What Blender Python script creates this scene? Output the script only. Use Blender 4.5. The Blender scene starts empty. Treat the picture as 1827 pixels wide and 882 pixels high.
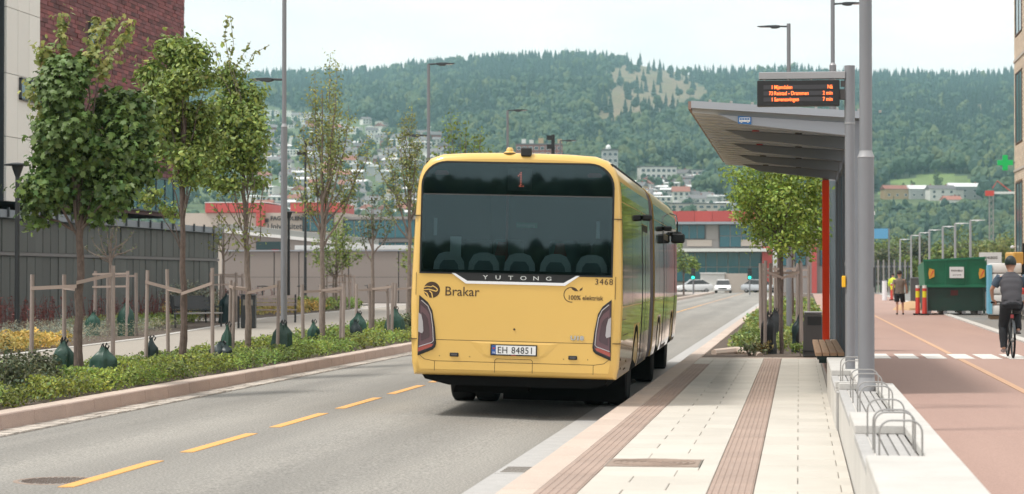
import bpy, bmesh, math, random
import numpy as np
from mathutils import Vector, Matrix

R = math.radians
rnd = random.Random(11)
S = bpy.context.scene
COL = S.collection

# ------------------------------------------------------------------ camera
cam_d = bpy.data.cameras.new('camera')
cam = bpy.data.objects.new('camera', cam_d)
COL.objects.link(cam)
cam.location = (0.0, 0.0, 1.75)
cam.rotation_euler = (R(90.80), 0.0, R(7.53))
cam_d.sensor_width = 36.0
cam_d.lens = 76.26
cam_d.clip_start = 0.1
cam_d.clip_end = 20000
cam_d.dof.use_dof = True
cam_d.dof.focus_distance = 30.0
cam_d.dof.aperture_fstop = 3.6
S.camera = cam

# ------------------------------------------------------------------ sky, sun, exposure
SUN = Vector((-0.50, -0.22, 1.0)).normalized()
world = bpy.data.worlds.new('World')
S.world = world
world.use_nodes = True
wn, wl = world.node_tree.nodes, world.node_tree.links
wn.clear()
w_out = wn.new('ShaderNodeOutputWorld')
w_bg = wn.new('ShaderNodeBackground')
w_bg.inputs['Strength'].default_value = 0.1
w_sky = wn.new('ShaderNodeTexSky')
w_sky.sky_type = 'NISHITA'
w_sky.sun_disc = False
w_sky.sun_elevation = math.asin(SUN.z)
w_sky.sun_rotation = math.atan2(SUN.x, SUN.y)
w_tc = wn.new('ShaderNodeTexCoord')
w_map = wn.new('ShaderNodeMapping')
w_map.inputs['Scale'].default_value = (1.0, 1.0, 3.5)
w_noise = wn.new('ShaderNodeTexNoise')
w_noise.inputs['Scale'].default_value = 5.0
w_noise.inputs['Detail'].default_value = 5.0
w_noise.inputs['Roughness'].default_value = 0.55
w_ramp = wn.new('ShaderNodeValToRGB')
w_ramp.color_ramp.elements[0].position = 0.36
w_ramp.color_ramp.elements[0].color = (4.85, 4.78, 4.72, 1)
w_ramp.color_ramp.elements[1].position = 0.60
w_ramp.color_ramp.elements[1].color = (6.0, 5.75, 5.5, 1)
w_mix = wn.new('ShaderNodeMix')
w_mix.data_type = 'RGBA'
w_mix.inputs[0].default_value = 0.96
wl.new(w_tc.outputs['Generated'], w_map.inputs['Vector'])
wl.new(w_map.outputs['Vector'], w_noise.inputs['Vector'])
wl.new(w_noise.outputs['Fac'], w_ramp.inputs['Fac'])
wl.new(w_sky.outputs['Color'], w_mix.inputs[6])
wl.new(w_ramp.outputs['Color'], w_mix.inputs[7])
wl.new(w_mix.outputs[2], w_bg.inputs['Color'])
wl.new(w_bg.outputs['Background'], w_out.inputs['Surface'])

sun_d = bpy.data.lights.new('sun', 'SUN')
sun_d.energy = 1.4
sun_d.angle = R(10)
sun_d.color = (1.0, 0.955, 0.88)
sun = bpy.data.objects.new('sun', sun_d)
sun.rotation_euler = SUN.to_track_quat('Z', 'Y').to_euler()
sun.location = (0, 0, 60)
COL.objects.link(sun)

S.view_settings.view_transform = 'Standard'
S.view_settings.look = 'None'
S.view_settings.gamma = 1.0
S.view_settings.exposure = 1.22
S.render.engine = 'CYCLES'
S.cycles.use_denoising = True
S.cycles.max_bounces = 7
S.cycles.diffuse_bounces = 4
S.cycles.glossy_bounces = 3
S.cycles.transmission_bounces = 5
S.cycles.transparent_max_bounces = 8
S.cycles.volume_bounces = 1
S.cycles.caustics_reflective = False
S.cycles.caustics_refractive = False

# ------------------------------------------------------------------ materials
MATS = {}
def mat(name, col, rough=0.65, metal=0.0, amt=0.0, ns=4.0, col2=None, var=0.0, bump=0.0, bs=40.0,
        coat=0.0, spec=0.5, attr=False, transl=0.0, emit=None, stretch=(1, 1, 1), fine=0.0):
    m = bpy.data.materials.new(name)
    m.use_nodes = True
    N, L = m.node_tree.nodes, m.node_tree.links
    p = N['Principled BSDF']
    p.inputs['Roughness'].default_value = rough
    p.inputs['Metallic'].default_value = metal
    p.inputs['Specular IOR Level'].default_value = spec
    if coat:
        p.inputs['Coat Weight'].default_value = coat
        p.inputs['Coat Roughness'].default_value = 0.04
    rgb = N.new('ShaderNodeRGB')
    rgb.outputs[0].default_value = (*col, 1)
    out = rgb.outputs[0]
    need = amt > 0 or bump > 0 or fine > 0
    if need:
        geo = N.new('ShaderNodeNewGeometry')
        mp = N.new('ShaderNodeMapping')
        mp.inputs['Scale'].default_value = stretch
        L.new(geo.outputs['Position'], mp.inputs['Vector'])
    if amt > 0:
        n = N.new('ShaderNodeTexNoise')
        n.inputs['Scale'].default_value = ns
        n.inputs['Detail'].default_value = 6
        n.inputs['Roughness'].default_value = 0.62
        L.new(mp.outputs['Vector'], n.inputs['Vector'])
        r = N.new('ShaderNodeMapRange')
        r.inputs['From Min'].default_value = 0.32
        r.inputs['From Max'].default_value = 0.68
        r.inputs['To Max'].default_value = amt
        L.new(n.outputs['Fac'], r.inputs['Value'])
        mx = N.new('ShaderNodeMix')
        mx.data_type = 'RGBA'
        c2 = col2 if col2 else tuple(c * 0.45 for c in col)
        mx.inputs[7].default_value = (*c2, 1)
        L.new(r.outputs[0], mx.inputs[0])
        L.new(out, mx.inputs[6])
        out = mx.outputs[2]
    if fine > 0:
        n2 = N.new('ShaderNodeTexNoise')
        n2.inputs['Scale'].default_value = bs
        n2.inputs['Detail'].default_value = 3
        L.new(geo.outputs['Position'], n2.inputs['Vector'])
        r2 = N.new('ShaderNodeMapRange')
        r2.inputs['From Min'].default_value = 0.3
        r2.inputs['From Max'].default_value = 0.7
        r2.inputs['To Min'].default_value = 1 - fine
        r2.inputs['To Max'].default_value = 1 + fine
        L.new(n2.outputs['Fac'], r2.inputs['Value'])
        mm = N.new('ShaderNodeVectorMath')
        mm.operation = 'SCALE'
        L.new(out, mm.inputs[0])
        L.new(r2.outputs[0], mm.inputs['Scale'])
        out = mm.outputs[0]
    if var > 0:
        oi = N.new('ShaderNodeObjectInfo')
        r3 = N.new('ShaderNodeMapRange')
        r3.inputs['To Min'].default_value = 1 - var
        r3.inputs['To Max'].default_value = 1 + var
        L.new(oi.outputs['Random'], r3.inputs['Value'])
        mm = N.new('ShaderNodeVectorMath')
        mm.operation = 'SCALE'
        L.new(out, mm.inputs[0])
        L.new(r3.outputs[0], mm.inputs['Scale'])
        out = mm.outputs[0]
    if attr:
        at = N.new('ShaderNodeAttribute')
        at.attribute_name = 'Col'
        mm = N.new('ShaderNodeVectorMath')
        mm.operation = 'MULTIPLY'
        L.new(out, mm.inputs[0])
        L.new(at.outputs['Color'], mm.inputs[1])
        out = mm.outputs[0]
    L.new(out, p.inputs['Base Color'])
    if bump > 0:
        nb = N.new('ShaderNodeTexNoise')
        nb.inputs['Scale'].default_value = bs
        nb.inputs['Detail'].default_value = 4
        L.new(geo.outputs['Position'] if fine > 0 else mp.outputs['Vector'], nb.inputs['Vector'])
        b = N.new('ShaderNodeBump')
        b.inputs['Strength'].default_value = bump
        b.inputs['Distance'].default_value = 0.02
        L.new(nb.outputs['Fac'], b.inputs['Height'])
        L.new(b.outputs['Normal'], p.inputs['Normal'])
    if emit:
        p.inputs['Emission Color'].default_value = (*emit[:3], 1)
        p.inputs['Emission Strength'].default_value = emit[3]
    if transl > 0:
        t = N.new('ShaderNodeBsdfTranslucent')
        L.new(out, t.inputs['Color'])
        ms = N.new('ShaderNodeMixShader')
        ms.inputs[0].default_value = transl
        o = N['Material Output']
        L.new(p.outputs[0], ms.inputs[1])
        L.new(t.outputs[0], ms.inputs[2])
        L.new(ms.outputs[0], o.inputs['Surface'])
    MATS[name] = m
    return m

def glass_mat(name, tint, refl_rough=0.02, ior=1.52):
    m = bpy.data.materials.new(name)
    m.use_nodes = True
    N, L = m.node_tree.nodes, m.node_tree.links
    N.remove(N['Principled BSDF'])
    o = N['Material Output']
    t = N.new('ShaderNodeBsdfTransparent')
    t.inputs['Color'].default_value = (*tint, 1)
    g = N.new('ShaderNodeBsdfGlossy')
    g.inputs['Roughness'].default_value = refl_rough
    g.inputs['Color'].default_value = (0.66, 0.92, 1, 1)
    fr = N.new('ShaderNodeFresnel')
    fr.inputs['IOR'].default_value = ior
    ms = N.new('ShaderNodeMixShader')
    L.new(fr.outputs[0], ms.inputs[0])
    L.new(t.outputs[0], ms.inputs[1])
    L.new(g.outputs[0], ms.inputs[2])
    L.new(ms.outputs[0], o.inputs['Surface'])
    MATS[name] = m
    return m

# ------------------------------------------------------------------ mesh building
def tag(o, label=None, cat=None, group=None, kind=None):
    if label: o['label'] = label
    if cat: o['category'] = cat
    if group: o['group'] = group
    if kind: o['kind'] = kind
    return o

def thing(name, label, cat, loc=(0, 0, 0), rz=0.0, group=None):
    o = bpy.data.objects.new(name, None)
    o.empty_display_size = 0.2
    COL.objects.link(o)
    o.location = loc
    o.rotation_euler = (0, 0, rz)
    return tag(o, label, cat, group)

def link(name, me, parent=None, loc=None):
    o = bpy.data.objects.new(name, me)
    COL.objects.link(o)
    if parent is not None:
        o.parent = parent
    if loc is not None:
        o.location = loc
    return o

def kids(o):
    return [c for c in bpy.data.objects if c.parent == o]

def copy_tree(src, loc=None, rz=None, label=None, scale=None):
    def rec(o, par):
        c = o.copy()
        COL.objects.link(c)
        if par is not None:
            c.parent = par
        for ch in list(o.children):
            rec(ch, c)
        return c
    c = rec(src, None)
    if loc is not None: c.location = loc
    if rz is not None: c.rotation_euler = (0, 0, rz)
    if scale is not None: c.scale = (scale,) * 3
    if label: c['label'] = label
    return c

class MB:
    def __init__(self):
        self.v, self.f, self.m, self.c = [], [], [], []
        self.mi = 0
        self.col = (1, 1, 1)
    def add(self, vs, fs):
        b = len(self.v)
        self.v.extend([tuple(p) for p in vs])
        for f in fs:
            self.f.append([b + i for i in f])
            self.m.append(self.mi)
            self.c.append(self.col)
        return self
    def box(self, x0, x1, y0, y1, z0, z1):
        return self.add([(x0, y0, z0), (x1, y0, z0), (x1, y1, z0), (x0, y1, z0), (x0, y0, z1), (x1, y0, z1), (x1, y1, z1), (x0, y1, z1)],
                        [(3, 2, 1, 0), (4, 5, 6, 7), (0, 1, 5, 4), (1, 2, 6, 5), (2, 3, 7, 6), (3, 0, 4, 7)])
    def tbox(self, c, sx, sy, sz, rz=0.0, top=1.0, rx=0.0):
        M = Matrix.Rotation(rz, 3, 'Z') @ Matrix.Rotation(rx, 3, 'X')
        vs = []
        for k, s in ((-1, 1.0), (1, top)):
            for a, b in ((-1, -1), (1, -1), (1, 1), (-1, 1)):
                vs.append(Vector(c) + M @ Vector((a * sx * s / 2, b * sy * s / 2, k * sz / 2)))
        return self.add(vs, [(3, 2, 1, 0), (4, 5, 6, 7), (0, 1, 5, 4), (1, 2, 6, 5), (2, 3, 7, 6), (3, 0, 4, 7)])
    def tube(self, pts, rad, n=8, caps=True, flat=1.0):
        pts = [Vector(p) for p in pts]
        if not hasattr(rad, '__len__'): rad = [rad] * len(pts)
        rings = []
        prev = None
        for i, p in enumerate(pts):
            if i == 0: t = pts[1] - p
            elif i == len(pts) - 1: t = p - pts[i - 1]
            else: t = pts[i + 1] - pts[i - 1]
            t = t.normalized() if t.length > 1e-9 else Vector((0, 0, 1))
            if prev is None:
                up = Vector((0, 1, 0)) if abs(t.y) < 0.9 else Vector((1, 0, 0))
                a = t.cross(up).normalized()
            else:
                a = (prev - t * prev.dot(t))
                a = a.normalized() if a.length > 1e-6 else t.orthogonal().normalized()
            prev = a
            b = t.cross(a)
            rings.append([p + (a * math.cos(2 * math.pi * k / n) + b * flat * math.sin(2 * math.pi * k / n)) * rad[i] for k in range(n)])
        vs = [q for r in rings for q in r]
        fs = []
        for i in range(len(rings) - 1):
            for k in range(n):
                k2 = (k + 1) % n
                fs.append((i * n + k, i * n + k2, (i + 1) * n + k2, (i + 1) * n + k))
        if caps:
            fs.append(tuple(range(n))[::-1])
            fs.append(tuple((len(rings) - 1) * n + k for k in range(n)))
        return self.add(vs, fs)
    def lathe(self, prof, n=16, c=(0, 0, 0), axis='Z', jit=0.0, rr=None):
        vs, fs = [], []
        for (r, z) in prof:
            for k in range(n):
                a = 2 * math.pi * k / n
                q = r * (1 + (jit * (rr.random() - 0.5) * 2 if jit else 0))
                if axis == 'Z': vs.append((c[0] + q * math.cos(a), c[1] + q * math.sin(a), c[2] + z))
                elif axis == 'X': vs.append((c[0] + z, c[1] + q * math.cos(a), c[2] + q * math.sin(a)))
                else: vs.append((c[0] + q * math.sin(a), c[1] + z, c[2] + q * math.cos(a)))
        for i in range(len(prof) - 1):
            for k in range(n):
                k2 = (k + 1) % n
                fs.append((i * n + k, i * n + k2, (i + 1) * n + k2, (i + 1) * n + k))
        fs.append(tuple(range(n))[::-1])
        fs.append(tuple((len(prof) - 1) * n + k for k in range(n)))
        return self.add(vs, fs)
    def prism(self, poly, a, b, axis='Y'):
        n = len(poly)
        def P(u, w, t):
            return (u, t, w) if axis == 'Y' else ((t, u, w) if axis == 'X' else (u, w, t))
        vs = [P(u, w, a) for u, w in poly] + [P(u, w, b) for u, w in poly]
        fs = [tuple(range(n)), tuple(range(2 * n - 1, n - 1, -1))]
        for k in range(n):
            k2 = (k + 1) % n
            fs.append((k2, k, n + k, n + k2))
        return self.add(vs, fs)
    def poly(self, pts):
        return self.add(pts, [tuple(range(len(pts)))])
    def mesh(self, name, mats, smooth=False, bevel=0.0, colors=False, angle=35, seg=1):
        me = bpy.data.meshes.new(name)
        me.from_pydata(self.v, [], self.f)
        if not isinstance(mats, (list, tuple)): mats = [mats]
        for m in mats:
            me.materials.append(MATS[m] if isinstance(m, str) else m)
        if len(mats) > 1:
            me.polygons.foreach_set('material_index', self.m)
        if colors:
            ca = me.color_attributes.new('Col', 'FLOAT_COLOR', 'CORNER')
            arr = []
            for f, c in zip(self.f, self.c):
                arr.extend((c[0], c[1], c[2], 1.0) * len(f))
            ca.data.foreach_set('color', arr)
        bm = bmesh.new()
        bm.from_mesh(me)
        bmesh.ops.recalc_face_normals(bm, faces=bm.faces)
        if bevel > 0:
            es = [e for e in bm.edges if len(e.link_faces) == 2 and e.calc_face_angle(0) > R(30)]
            bmesh.ops.bevel(bm, geom=es, offset=bevel, segments=seg, affect='EDGES', profile=0.5, clamp_overlap=True)
        bm.to_mesh(me)
        bm.free()
        if smooth:
            me.polygons.foreach_set('use_smooth', [True] * len(me.polygons))
            me.set_sharp_from_angle(angle=R(angle))
        me.update()
        return me
    def build(self, name, mats, parent=None, loc=None, **k):
        return link(name, self.mesh(name, mats, **k), parent, loc)

def text_mesh(body, size, thick=0.002, bold=0.0, align='LEFT', spacing=1.0, xs=1.0):
    cu = bpy.data.curves.new('lettering', 'FONT')
    cu.body = body
    cu.size = size
    cu.extrude = thick
    cu.offset = bold
    cu.align_x = align
    cu.space_character = spacing
    cu.resolution_u = 3
    tmp = bpy.data.objects.new('lettering', cu)
    me = bpy.data.meshes.new_from_object(tmp)
    bpy.data.objects.remove(tmp)
    bpy.data.curves.remove(cu)
    if xs != 1.0:
        for v in me.vertices: v.co.x *= xs
    return me

def text(name, body, size, m, parent, origin, xdir=(1, 0, 0), ydir=(0, 0, 1), **k):
    me = text_mesh(body, size, **k)
    x, y = Vector(xdir).normalized(), Vector(ydir).normalized()
    z = x.cross(y)
    M = Matrix((x, y, z)).transposed().to_4x4()
    M.translation = Vector(origin)
    me.transform(M)
    me.name = name
    me.materials.append(MATS[m])
    return link(name, me, parent)

def holed(outer, holes, to3):
    """faces filling a 2-D outline with holes; returns verts, faces"""
    bm = bmesh.new()
    es = []
    for loop in [outer] + holes:
        vs = [bm.verts.new((p[0], p[1], 0)) for p in loop]
        for i in range(len(vs)):
            es.append(bm.edges.new((vs[i], vs[(i + 1) % len(vs)])))
    bmesh.ops.triangle_fill(bm, edges=es, use_beauty=True)
    bm.verts.index_update()
    vs = [to3(v.co.x, v.co.y) for v in bm.verts]
    fs = [[v.index for v in f.verts] for f in bm.faces]
    bm.free()
    return vs, fs

def np_mesh(name, verts, counts, idx, mats, cols=None, smooth=False):
    """fast mesh from flat arrays; cols is one colour per face"""
    me = bpy.data.meshes.new(name)
    nv, nl, nf = len(verts), len(idx), len(counts)
    me.vertices.add(nv)
    me.vertices.foreach_set('co', np.asarray(verts, np.float32).ravel())
    me.loops.add(nl)
    me.loops.foreach_set('vertex_index', np.asarray(idx, np.int32))
    me.polygons.add(nf)
    counts = np.asarray(counts, np.int32)
    starts = np.concatenate(([0], np.cumsum(counts)[:-1])).astype(np.int32)
    me.polygons.foreach_set('loop_start', starts)
    for m in (mats if isinstance(mats, (list, tuple)) else [mats]):
        me.materials.append(MATS[m])
    if smooth:
        me.polygons.foreach_set('use_smooth', np.ones(nf, bool))
    me.update(calc_edges=True)
    if cols is not None:
        ca = me.color_attributes.new('Col', 'FLOAT_COLOR', 'CORNER')
        c4 = np.ones((nf, 4), np.float32)
        c4[:, :3] = cols
        ca.data.foreach_set('color', np.repeat(c4, counts, axis=0).ravel())
    return me

LEAF = {
    'oval': np.array([(0, -.5, 0), (.26, -.1, .05), (.2, .25, .03), (0, .5, -.04), (-.2, .25, .03), (-.26, -.1, .05)]),
    'maple': np.array([(0, -.5, 0), (.2, -.33, .03), (.46, -.3, -.06), (.3, -.05, .04), (.5, .22, -.08), (.17, .2, .04), (0, .55, -.06), (-.17, .2, .04), (-.5, .22, -.08), (-.3, -.05, .04), (-.46, -.3, -.06), (-.2, -.33, .03)]),
    'rhomb': np.array([(0, -.5, 0), (.22, 0, .05), (0, .5, 0), (-.22, 0, .05)]),
    'blade': np.array([(-.06, -.5, 0), (.06, -.5, 0), (.05, .1, .02), (0, .5, .08), (-.05, .1, .02)]),
}
def leaf_mesh(name, pts, nrm, size, shape, mats, rg, cols, tilt=0.7, szvar=0.35):
    pts = np.asarray(pts, float)
    n = len(pts)
    L = LEAF[shape]
    k = len(L)
    nz = np.asarray(nrm, float) + rg.normal(0, tilt, (n, 3))
    nz /= np.linalg.norm(nz, axis=1, keepdims=True) + 1e-9
    ax = rg.normal(0, 1, (n, 3))
    ax[:, 2] -= 0.5
    ax -= nz * np.sum(ax * nz, axis=1, keepdims=True)
    ax /= np.linalg.norm(ax, axis=1, keepdims=True) + 1e-9
    bx = np.cross(ax, nz)
    sz = size * (1 + rg.uniform(-szvar, szvar, n))[:, None, None]
    V = pts[:, None, :] + sz * (L[None, :, 0:1] * bx[:, None, :] + L[None, :, 1:2] * ax[:, None, :] + L[None, :, 2:3] * nz[:, None, :])
    return np_mesh(name, V.reshape(-1, 3), np.full(n, k), np.arange(n * k), mats, cols)

def in_clumps(clumps, n, rg, shell=0.55):
    """points and outward normals in ellipsoid clumps (cx,cy,cz,rx,ry,rz[,weight])"""
    vol = np.array([c[3] * c[4] * c[5] * (c[6] if len(c) > 6 else 1) for c in clumps]) ** 0.8
    cnt = rg.multinomial(n, vol / vol.sum())
    P, Nn = [], []
    for c, m in zip(clumps, cnt):
        d = rg.normal(0, 1, (m, 3))
        d /= np.linalg.norm(d, axis=1, keepdims=True)
        r = shell + (1 - shell) * rg.random(m) ** 0.7
        r *= 1 + 0.12 * np.sin(d[:, 0] * 7 + c[0] * 9) * np.cos(d[:, 2] * 6 + c[2] * 5)
        P.append(np.array(c[:3]) + d * r[:, None] * np.array(c[3:6]))
        Nn.append(d * 0.8 + np.array((0, 0, .55)))
    P = np.vstack(P)
    P += rg.normal(0, 1, P.shape) * (.035 + .10 * (rg.random(len(P)) ** 4))[:, None] * min(1.0, clumps[0][3] * 3)
    return P, np.vstack(Nn)
# ------------------------------------------------------------------ palette (real-world base colours)
mat('asphalt', (.285, .27, .245), .85, amt=.8, ns=.75, col2=(.19, .183, .17), fine=.42, bs=42, bump=.25, stretch=(1.1, .07, 1))
mat('asphalt_grey', (.20, .195, .185), .85, amt=.4, ns=.5, col2=(.16, .155, .15), fine=.25, bs=50, bump=.2)
mat('path_asphalt', (.33, .295, .255), .85, amt=.4, ns=.3, col2=(.29, .265, .23), fine=.2, bs=50)
mat('ground', (.16, .17, .09), .95, amt=.7, ns=.05, col2=(.10, .13, .05))
mat('red_asphalt', (.365, .24, .20), .85, amt=.8, ns=.7, col2=(.31, .20, .17), fine=.16, bs=60, stretch=(1, .12, 1))
mat('plaza', (.36, .325, .30), .85, amt=.4, ns=.4, col2=(.31, .28, .26), fine=.1, bs=30)
mat('yellow_paint', (.80, .38, .085), .6, amt=.5, ns=14, col2=(.52, .34, .14), fine=.18, bs=90)
mat('faded_yellow', (.55, .33, .19), .7, amt=.6, ns=9, col2=(.43, .27, .2))
mat('white_paint', (.72, .70, .66), .6, amt=.4, ns=8, col2=(.5, .45, .41), fine=.1, bs=80)
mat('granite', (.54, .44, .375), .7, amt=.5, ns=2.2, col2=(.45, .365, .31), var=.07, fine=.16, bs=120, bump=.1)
mat('granite_red_shaded', (.45, .335, .285), .75, amt=.55, ns=2.5, col2=(.37, .28, .245), var=.07, fine=.18, bs=110, bump=.12)  # reddish granite, darkened as the shaded face of the left kerb
mat('sett', (.46, .42, .38), .8, attr=True, fine=.15, bs=90)
mat('joint', (.22, .20, .175), .95, amt=.4, ns=30)
mat('paver', (.555, .52, .465), .72, amt=.8, ns=1.1, col2=(.47, .44, .39), var=.05, fine=.06, bs=140)
mat('tactile', (.385, .285, .235), .75, amt=.6, ns=2.5, col2=(.31, .235, .20), var=.06, fine=.12, bs=110)
mat('concrete_white', (.54, .525, .50), .7, amt=.8, ns=1.6, col2=(.44, .425, .40), fine=.05, bs=90, bump=.06)
mat('concrete_face', (.60, .58, .545), .75, amt=.6, ns=1.6, col2=(.49, .475, .45), var=.05, fine=.06, bs=60, stretch=(1, 1, .35))
mat('slab_grey', (.42, .41, .40), .75, amt=.6, ns=5, col2=(.33, .325, .32), var=.08, fine=.12, bs=100)
mat('steel', (.42, .41, .40), .35, metal=.9, amt=.3, ns=12, col2=(.3, .29, .29))
mat('galv', (.235, .24, .26), .45, metal=.25, amt=.4, ns=3, col2=(.18, .185, .20), stretch=(1, 1, .3))
mat('galv_light', (.36, .36, .375), .45, metal=.3, amt=.4, ns=3, col2=(.29, .29, .30))
mat('dark_steel', (.055, .062, .07), .5, metal=.3, amt=.4, ns=4, col2=(.035, .04, .045))
mat('black_metal', (.018, .02, .022), .5, amt=.3, ns=6, col2=(.03, .032, .035))
mat('cast_iron', (.31, .235, .19), .8, amt=.6, ns=22, col2=(.22, .17, .14))
mat('timber_stake', (.34, .28, .25), .85, amt=.8, ns=9, col2=(.22, .18, .165), var=.16, stretch=(4, 4, .4))
mat('strap', (.38, .30, .26), .85, var=.15)
mat('bark', (.17, .125, .105), .9, amt=.8, ns=24, col2=(.075, .055, .048), bump=.6, bs=45, stretch=(1, 1, .45))
mat('bark_pale', (.25, .20, .17), .9, amt=.8, ns=20, col2=(.13, .10, .085), bump=.4, bs=45, stretch=(1, 1, .5))
mat('leaf_dark', (.122, .195, .05), .48, attr=True, transl=.28)
mat('leaf_mid', (.235, .31, .075), .5, attr=True, transl=.32)
mat('leaf_light', (.30, .33, .11), .55, attr=True, transl=.38)
mat('leaf_fresh', (.275, .37, .07), .55, attr=True, transl=.35)
mat('leaf_yellow', (.50, .40, .11), .6, attr=True, transl=.25)
mat('leaf_red', (.16, .05, .045), .6, attr=True, transl=.15)
mat('leaf_grey', (.25, .265, .20), .7, attr=True, transl=.2)
mat('leaf_olive', (.12, .14, .07), .6, attr=True, transl=.25)
mat('soil', (.115, .085, .065), .95, amt=.7, ns=10, col2=(.06, .045, .035), bump=.6, bs=25)
mat('bag_green', (.018, .07, .048), .42, amt=.5, ns=9, col2=(.009, .04, .03), var=.25, bump=.35, bs=14)
mat('bag_dark', (.014, .032, .034), .42, amt=.5, ns=9, col2=(.006, .016, .018), var=.25, bump=.35, bs=14)
mat('bag_black', (.010, .011, .013), .4, var=.2, bump=.3, bs=14)
mat('bus_yellow', (.74, .475, .125), .36, coat=.5, spec=.5, amt=.3, ns=1.3, col2=(.68, .43, .115))
mat('bus_gap', (.05, .03, .012), .7)
mat('bus_black', (.010, .011, .012), .45)
mat('under_black', (.006, .006, .006), .95, spec=.1)
mat('side_glass', (.012, .014, .015), .05, spec=.6, coat=.3, bump=.05, bs=2.2)
mat('bus_side', (.66, .42, .10), .10, coat=1.0, spec=.6)
mat('bellows', (.20, .165, .17), .7)
mat('tyre', (.011, .011, .012), .9, amt=.4, ns=20, col2=(.022, .021, .02), spec=.2)
mat('rim', (.30, .30, .31), .4, metal=.7)
mat('letter_brown', (.052, .026, .012), .5)
mat('chrome', (.75, .76, .78), .18, metal=1.0)
mat('white_trim', (.80, .81, .83), .3)
mat('lamp_dark', (.075, .045, .058), .12, coat=.8)
mat('lamp_mid', (.135, .072, .088), .15, coat=.6)
mat('lamp_red', (.36, .075, .06), .15, coat=.8)
mat('lamp_clear', (.42, .40, .42), .15, coat=.6)
mat('plate_white', (.78, .79, .79), .4)
mat('plate_blue', (.03, .10, .34), .4)
mat('letter_black', (.012, .012, .014), .5)
mat('reflector_red', (.42, .05, .06), .3, coat=.5)
mat('seat_grey', (.86, .88, .87), .6)
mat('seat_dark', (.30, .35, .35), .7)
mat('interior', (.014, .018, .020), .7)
mat('interior_red', (.45, .05, .05), .6)
mat('sign_green', (.02, .36, .20), .5)
mat('display_face', (.012, .012, .014), .35)
mat('display_row', (.045, .045, .052), .5)
mat('led', (.8, .2, .05), .5, emit=(1.0, .13, .025, 1.5))
mat('led_red', (.8, .25, .2), .5, emit=(1.0, .16, .10, .75))
mat('green_light', (.02, .8, .5), .5, emit=(.02, .95, .62, 1.6))
mat('cross_green', (.012, .33, .09), .5, emit=(.0, .40, .08, .22))
mat('sign_blue', (.03, .17, .46), .45)
mat('sign_blue_light', (.12, .36, .60), .45)
mat('shelter_grey', (.215, .235, .27), .5, metal=.2, amt=.3, ns=3, col2=(.165, .17, .18))
mat('shelter_light', (.35, .38, .43), .5, metal=.15)
mat('shelter_soffit', (.52, .56, .62), .55, amt=.3, ns=2, col2=(.46, .50, .56))
mat('shelter_brown', (.25, .17, .145), .6)
mat('orange_red', (.95, .17, .055), .4, transl=.55)
mat('wood_slat', (.64, .42, .28), .75, amt=.7, ns=7, col2=(.52, .32, .20), var=.1, stretch=(5, .4, 5))
mat('teal_dark', (.02, .05, .055), .5)
mat('bin_grey', (.075, .072, .072), .55)
mat('button_yellow', (.85, .47, .02), .4)
mat('red_fascia', (.50, .085, .08), .5, var=.06, amt=.2, ns=.3, col2=(.44, .075, .072))
mat('red_brick', (.19, .058, .060), .75, attr=True)
mat('mortar', (.10, .055, .052), .9)
mat('white_panel', (.80, .77, .72), .6, var=.03, amt=.25, ns=.4, col2=(.73, .70, .66))
mat('window_teal', (.028, .125, .155), .16, coat=.2, spec=.6)
mat('window_pale', (.16, .27, .27), .1, coat=.3)
mat('frame_dark', (.045, .052, .058), .5)
mat('fence_panel', (.092, .098, .092), .65, var=.13, amt=.45, ns=.9, col2=(.075, .072, .07), stretch=(1, 1, .3))
mat('fence_rail', (.15, .14, .14), .6)
mat('wall_mauve', (.265, .232, .215), .7, var=.05, amt=.25, ns=.3, col2=(.235, .205, .195))
mat('beige_wall', (.50, .44, .385), .75, amt=.2, ns=.2, col2=(.45, .40, .355))
mat('grey_wall', (.30, .28, .27), .75, amt=.25, ns=.2, col2=(.26, .245, .24))
mat('grey_band', (.28, .29, .28), .7)
mat('white_band', (.72, .72, .71), .6)
mat('white_render', (.70, .69, .66), .75, amt=.2, ns=.3, col2=(.62, .61, .59))
mat('beige_brick', (.66, .535, .42), .8, attr=True)
mat('car_white', (.78, .79, .80), .25, coat=.8)
mat('car_silver', (.48, .50, .53), .3, coat=.8, metal=.3)
mat('car_dark', (.03, .035, .05), .3, coat=.8)
mat('headlight', (.7, .72, .75), .15, emit=(1, .97, .9, .8))
mat('skin', (.52, .29, .20), .55)
mat('shirt_taupe', (.19, .155, .13), .85, amt=.3, ns=18, col2=(.15, .12, .1))
mat('shirt_grey', (.068, .066, .076), .8, amt=.4, ns=12, col2=(.05, .05, .058))
mat('sleeve_blue', (.07, .105, .15), .85)
mat('cloth_black', (.013, .014, .018), .85)
mat('hi_vis', (.62, .78, .05), .6)
mat('hair_dark', (.022, .015, .012), .7)
mat('helmet', (.012, .022, .02), .4)
mat('shoe_grey', (.30, .24, .235), .7)
mat('shoe_black', (.02, .018, .018), .7)
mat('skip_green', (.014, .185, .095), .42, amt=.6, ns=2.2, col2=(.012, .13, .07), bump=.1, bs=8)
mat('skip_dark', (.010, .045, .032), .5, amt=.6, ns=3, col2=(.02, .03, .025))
mat('skip_rust', (.10, .02, .018), .6)
mat('label_orange', (.72, .36, .05), .5)
mat('wrap_white', (.72, .73, .73), .35, var=.05, amt=.3, ns=4, col2=(.62, .64, .66))
mat('foil_blue', (.14, .44, .62), .45)
mat('pallet_wood', (.24, .16, .1), .8)
mat('cone_red', (.62, .065, .05), .45)
mat('cone_yellow', (.75, .68, .03), .45)
mat('cone_white', (.75, .74, .72), .45)
mat('digger_orange', (.65, .36, .08), .5)
mat('sand', (.50, .33, .18), .9, amt=.5, ns=3, col2=(.40, .27, .16))
mat('terrain', (1, 1, 1), .95, attr=True, amt=.45, ns=.02, col2=(.72, .72, .66))
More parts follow.
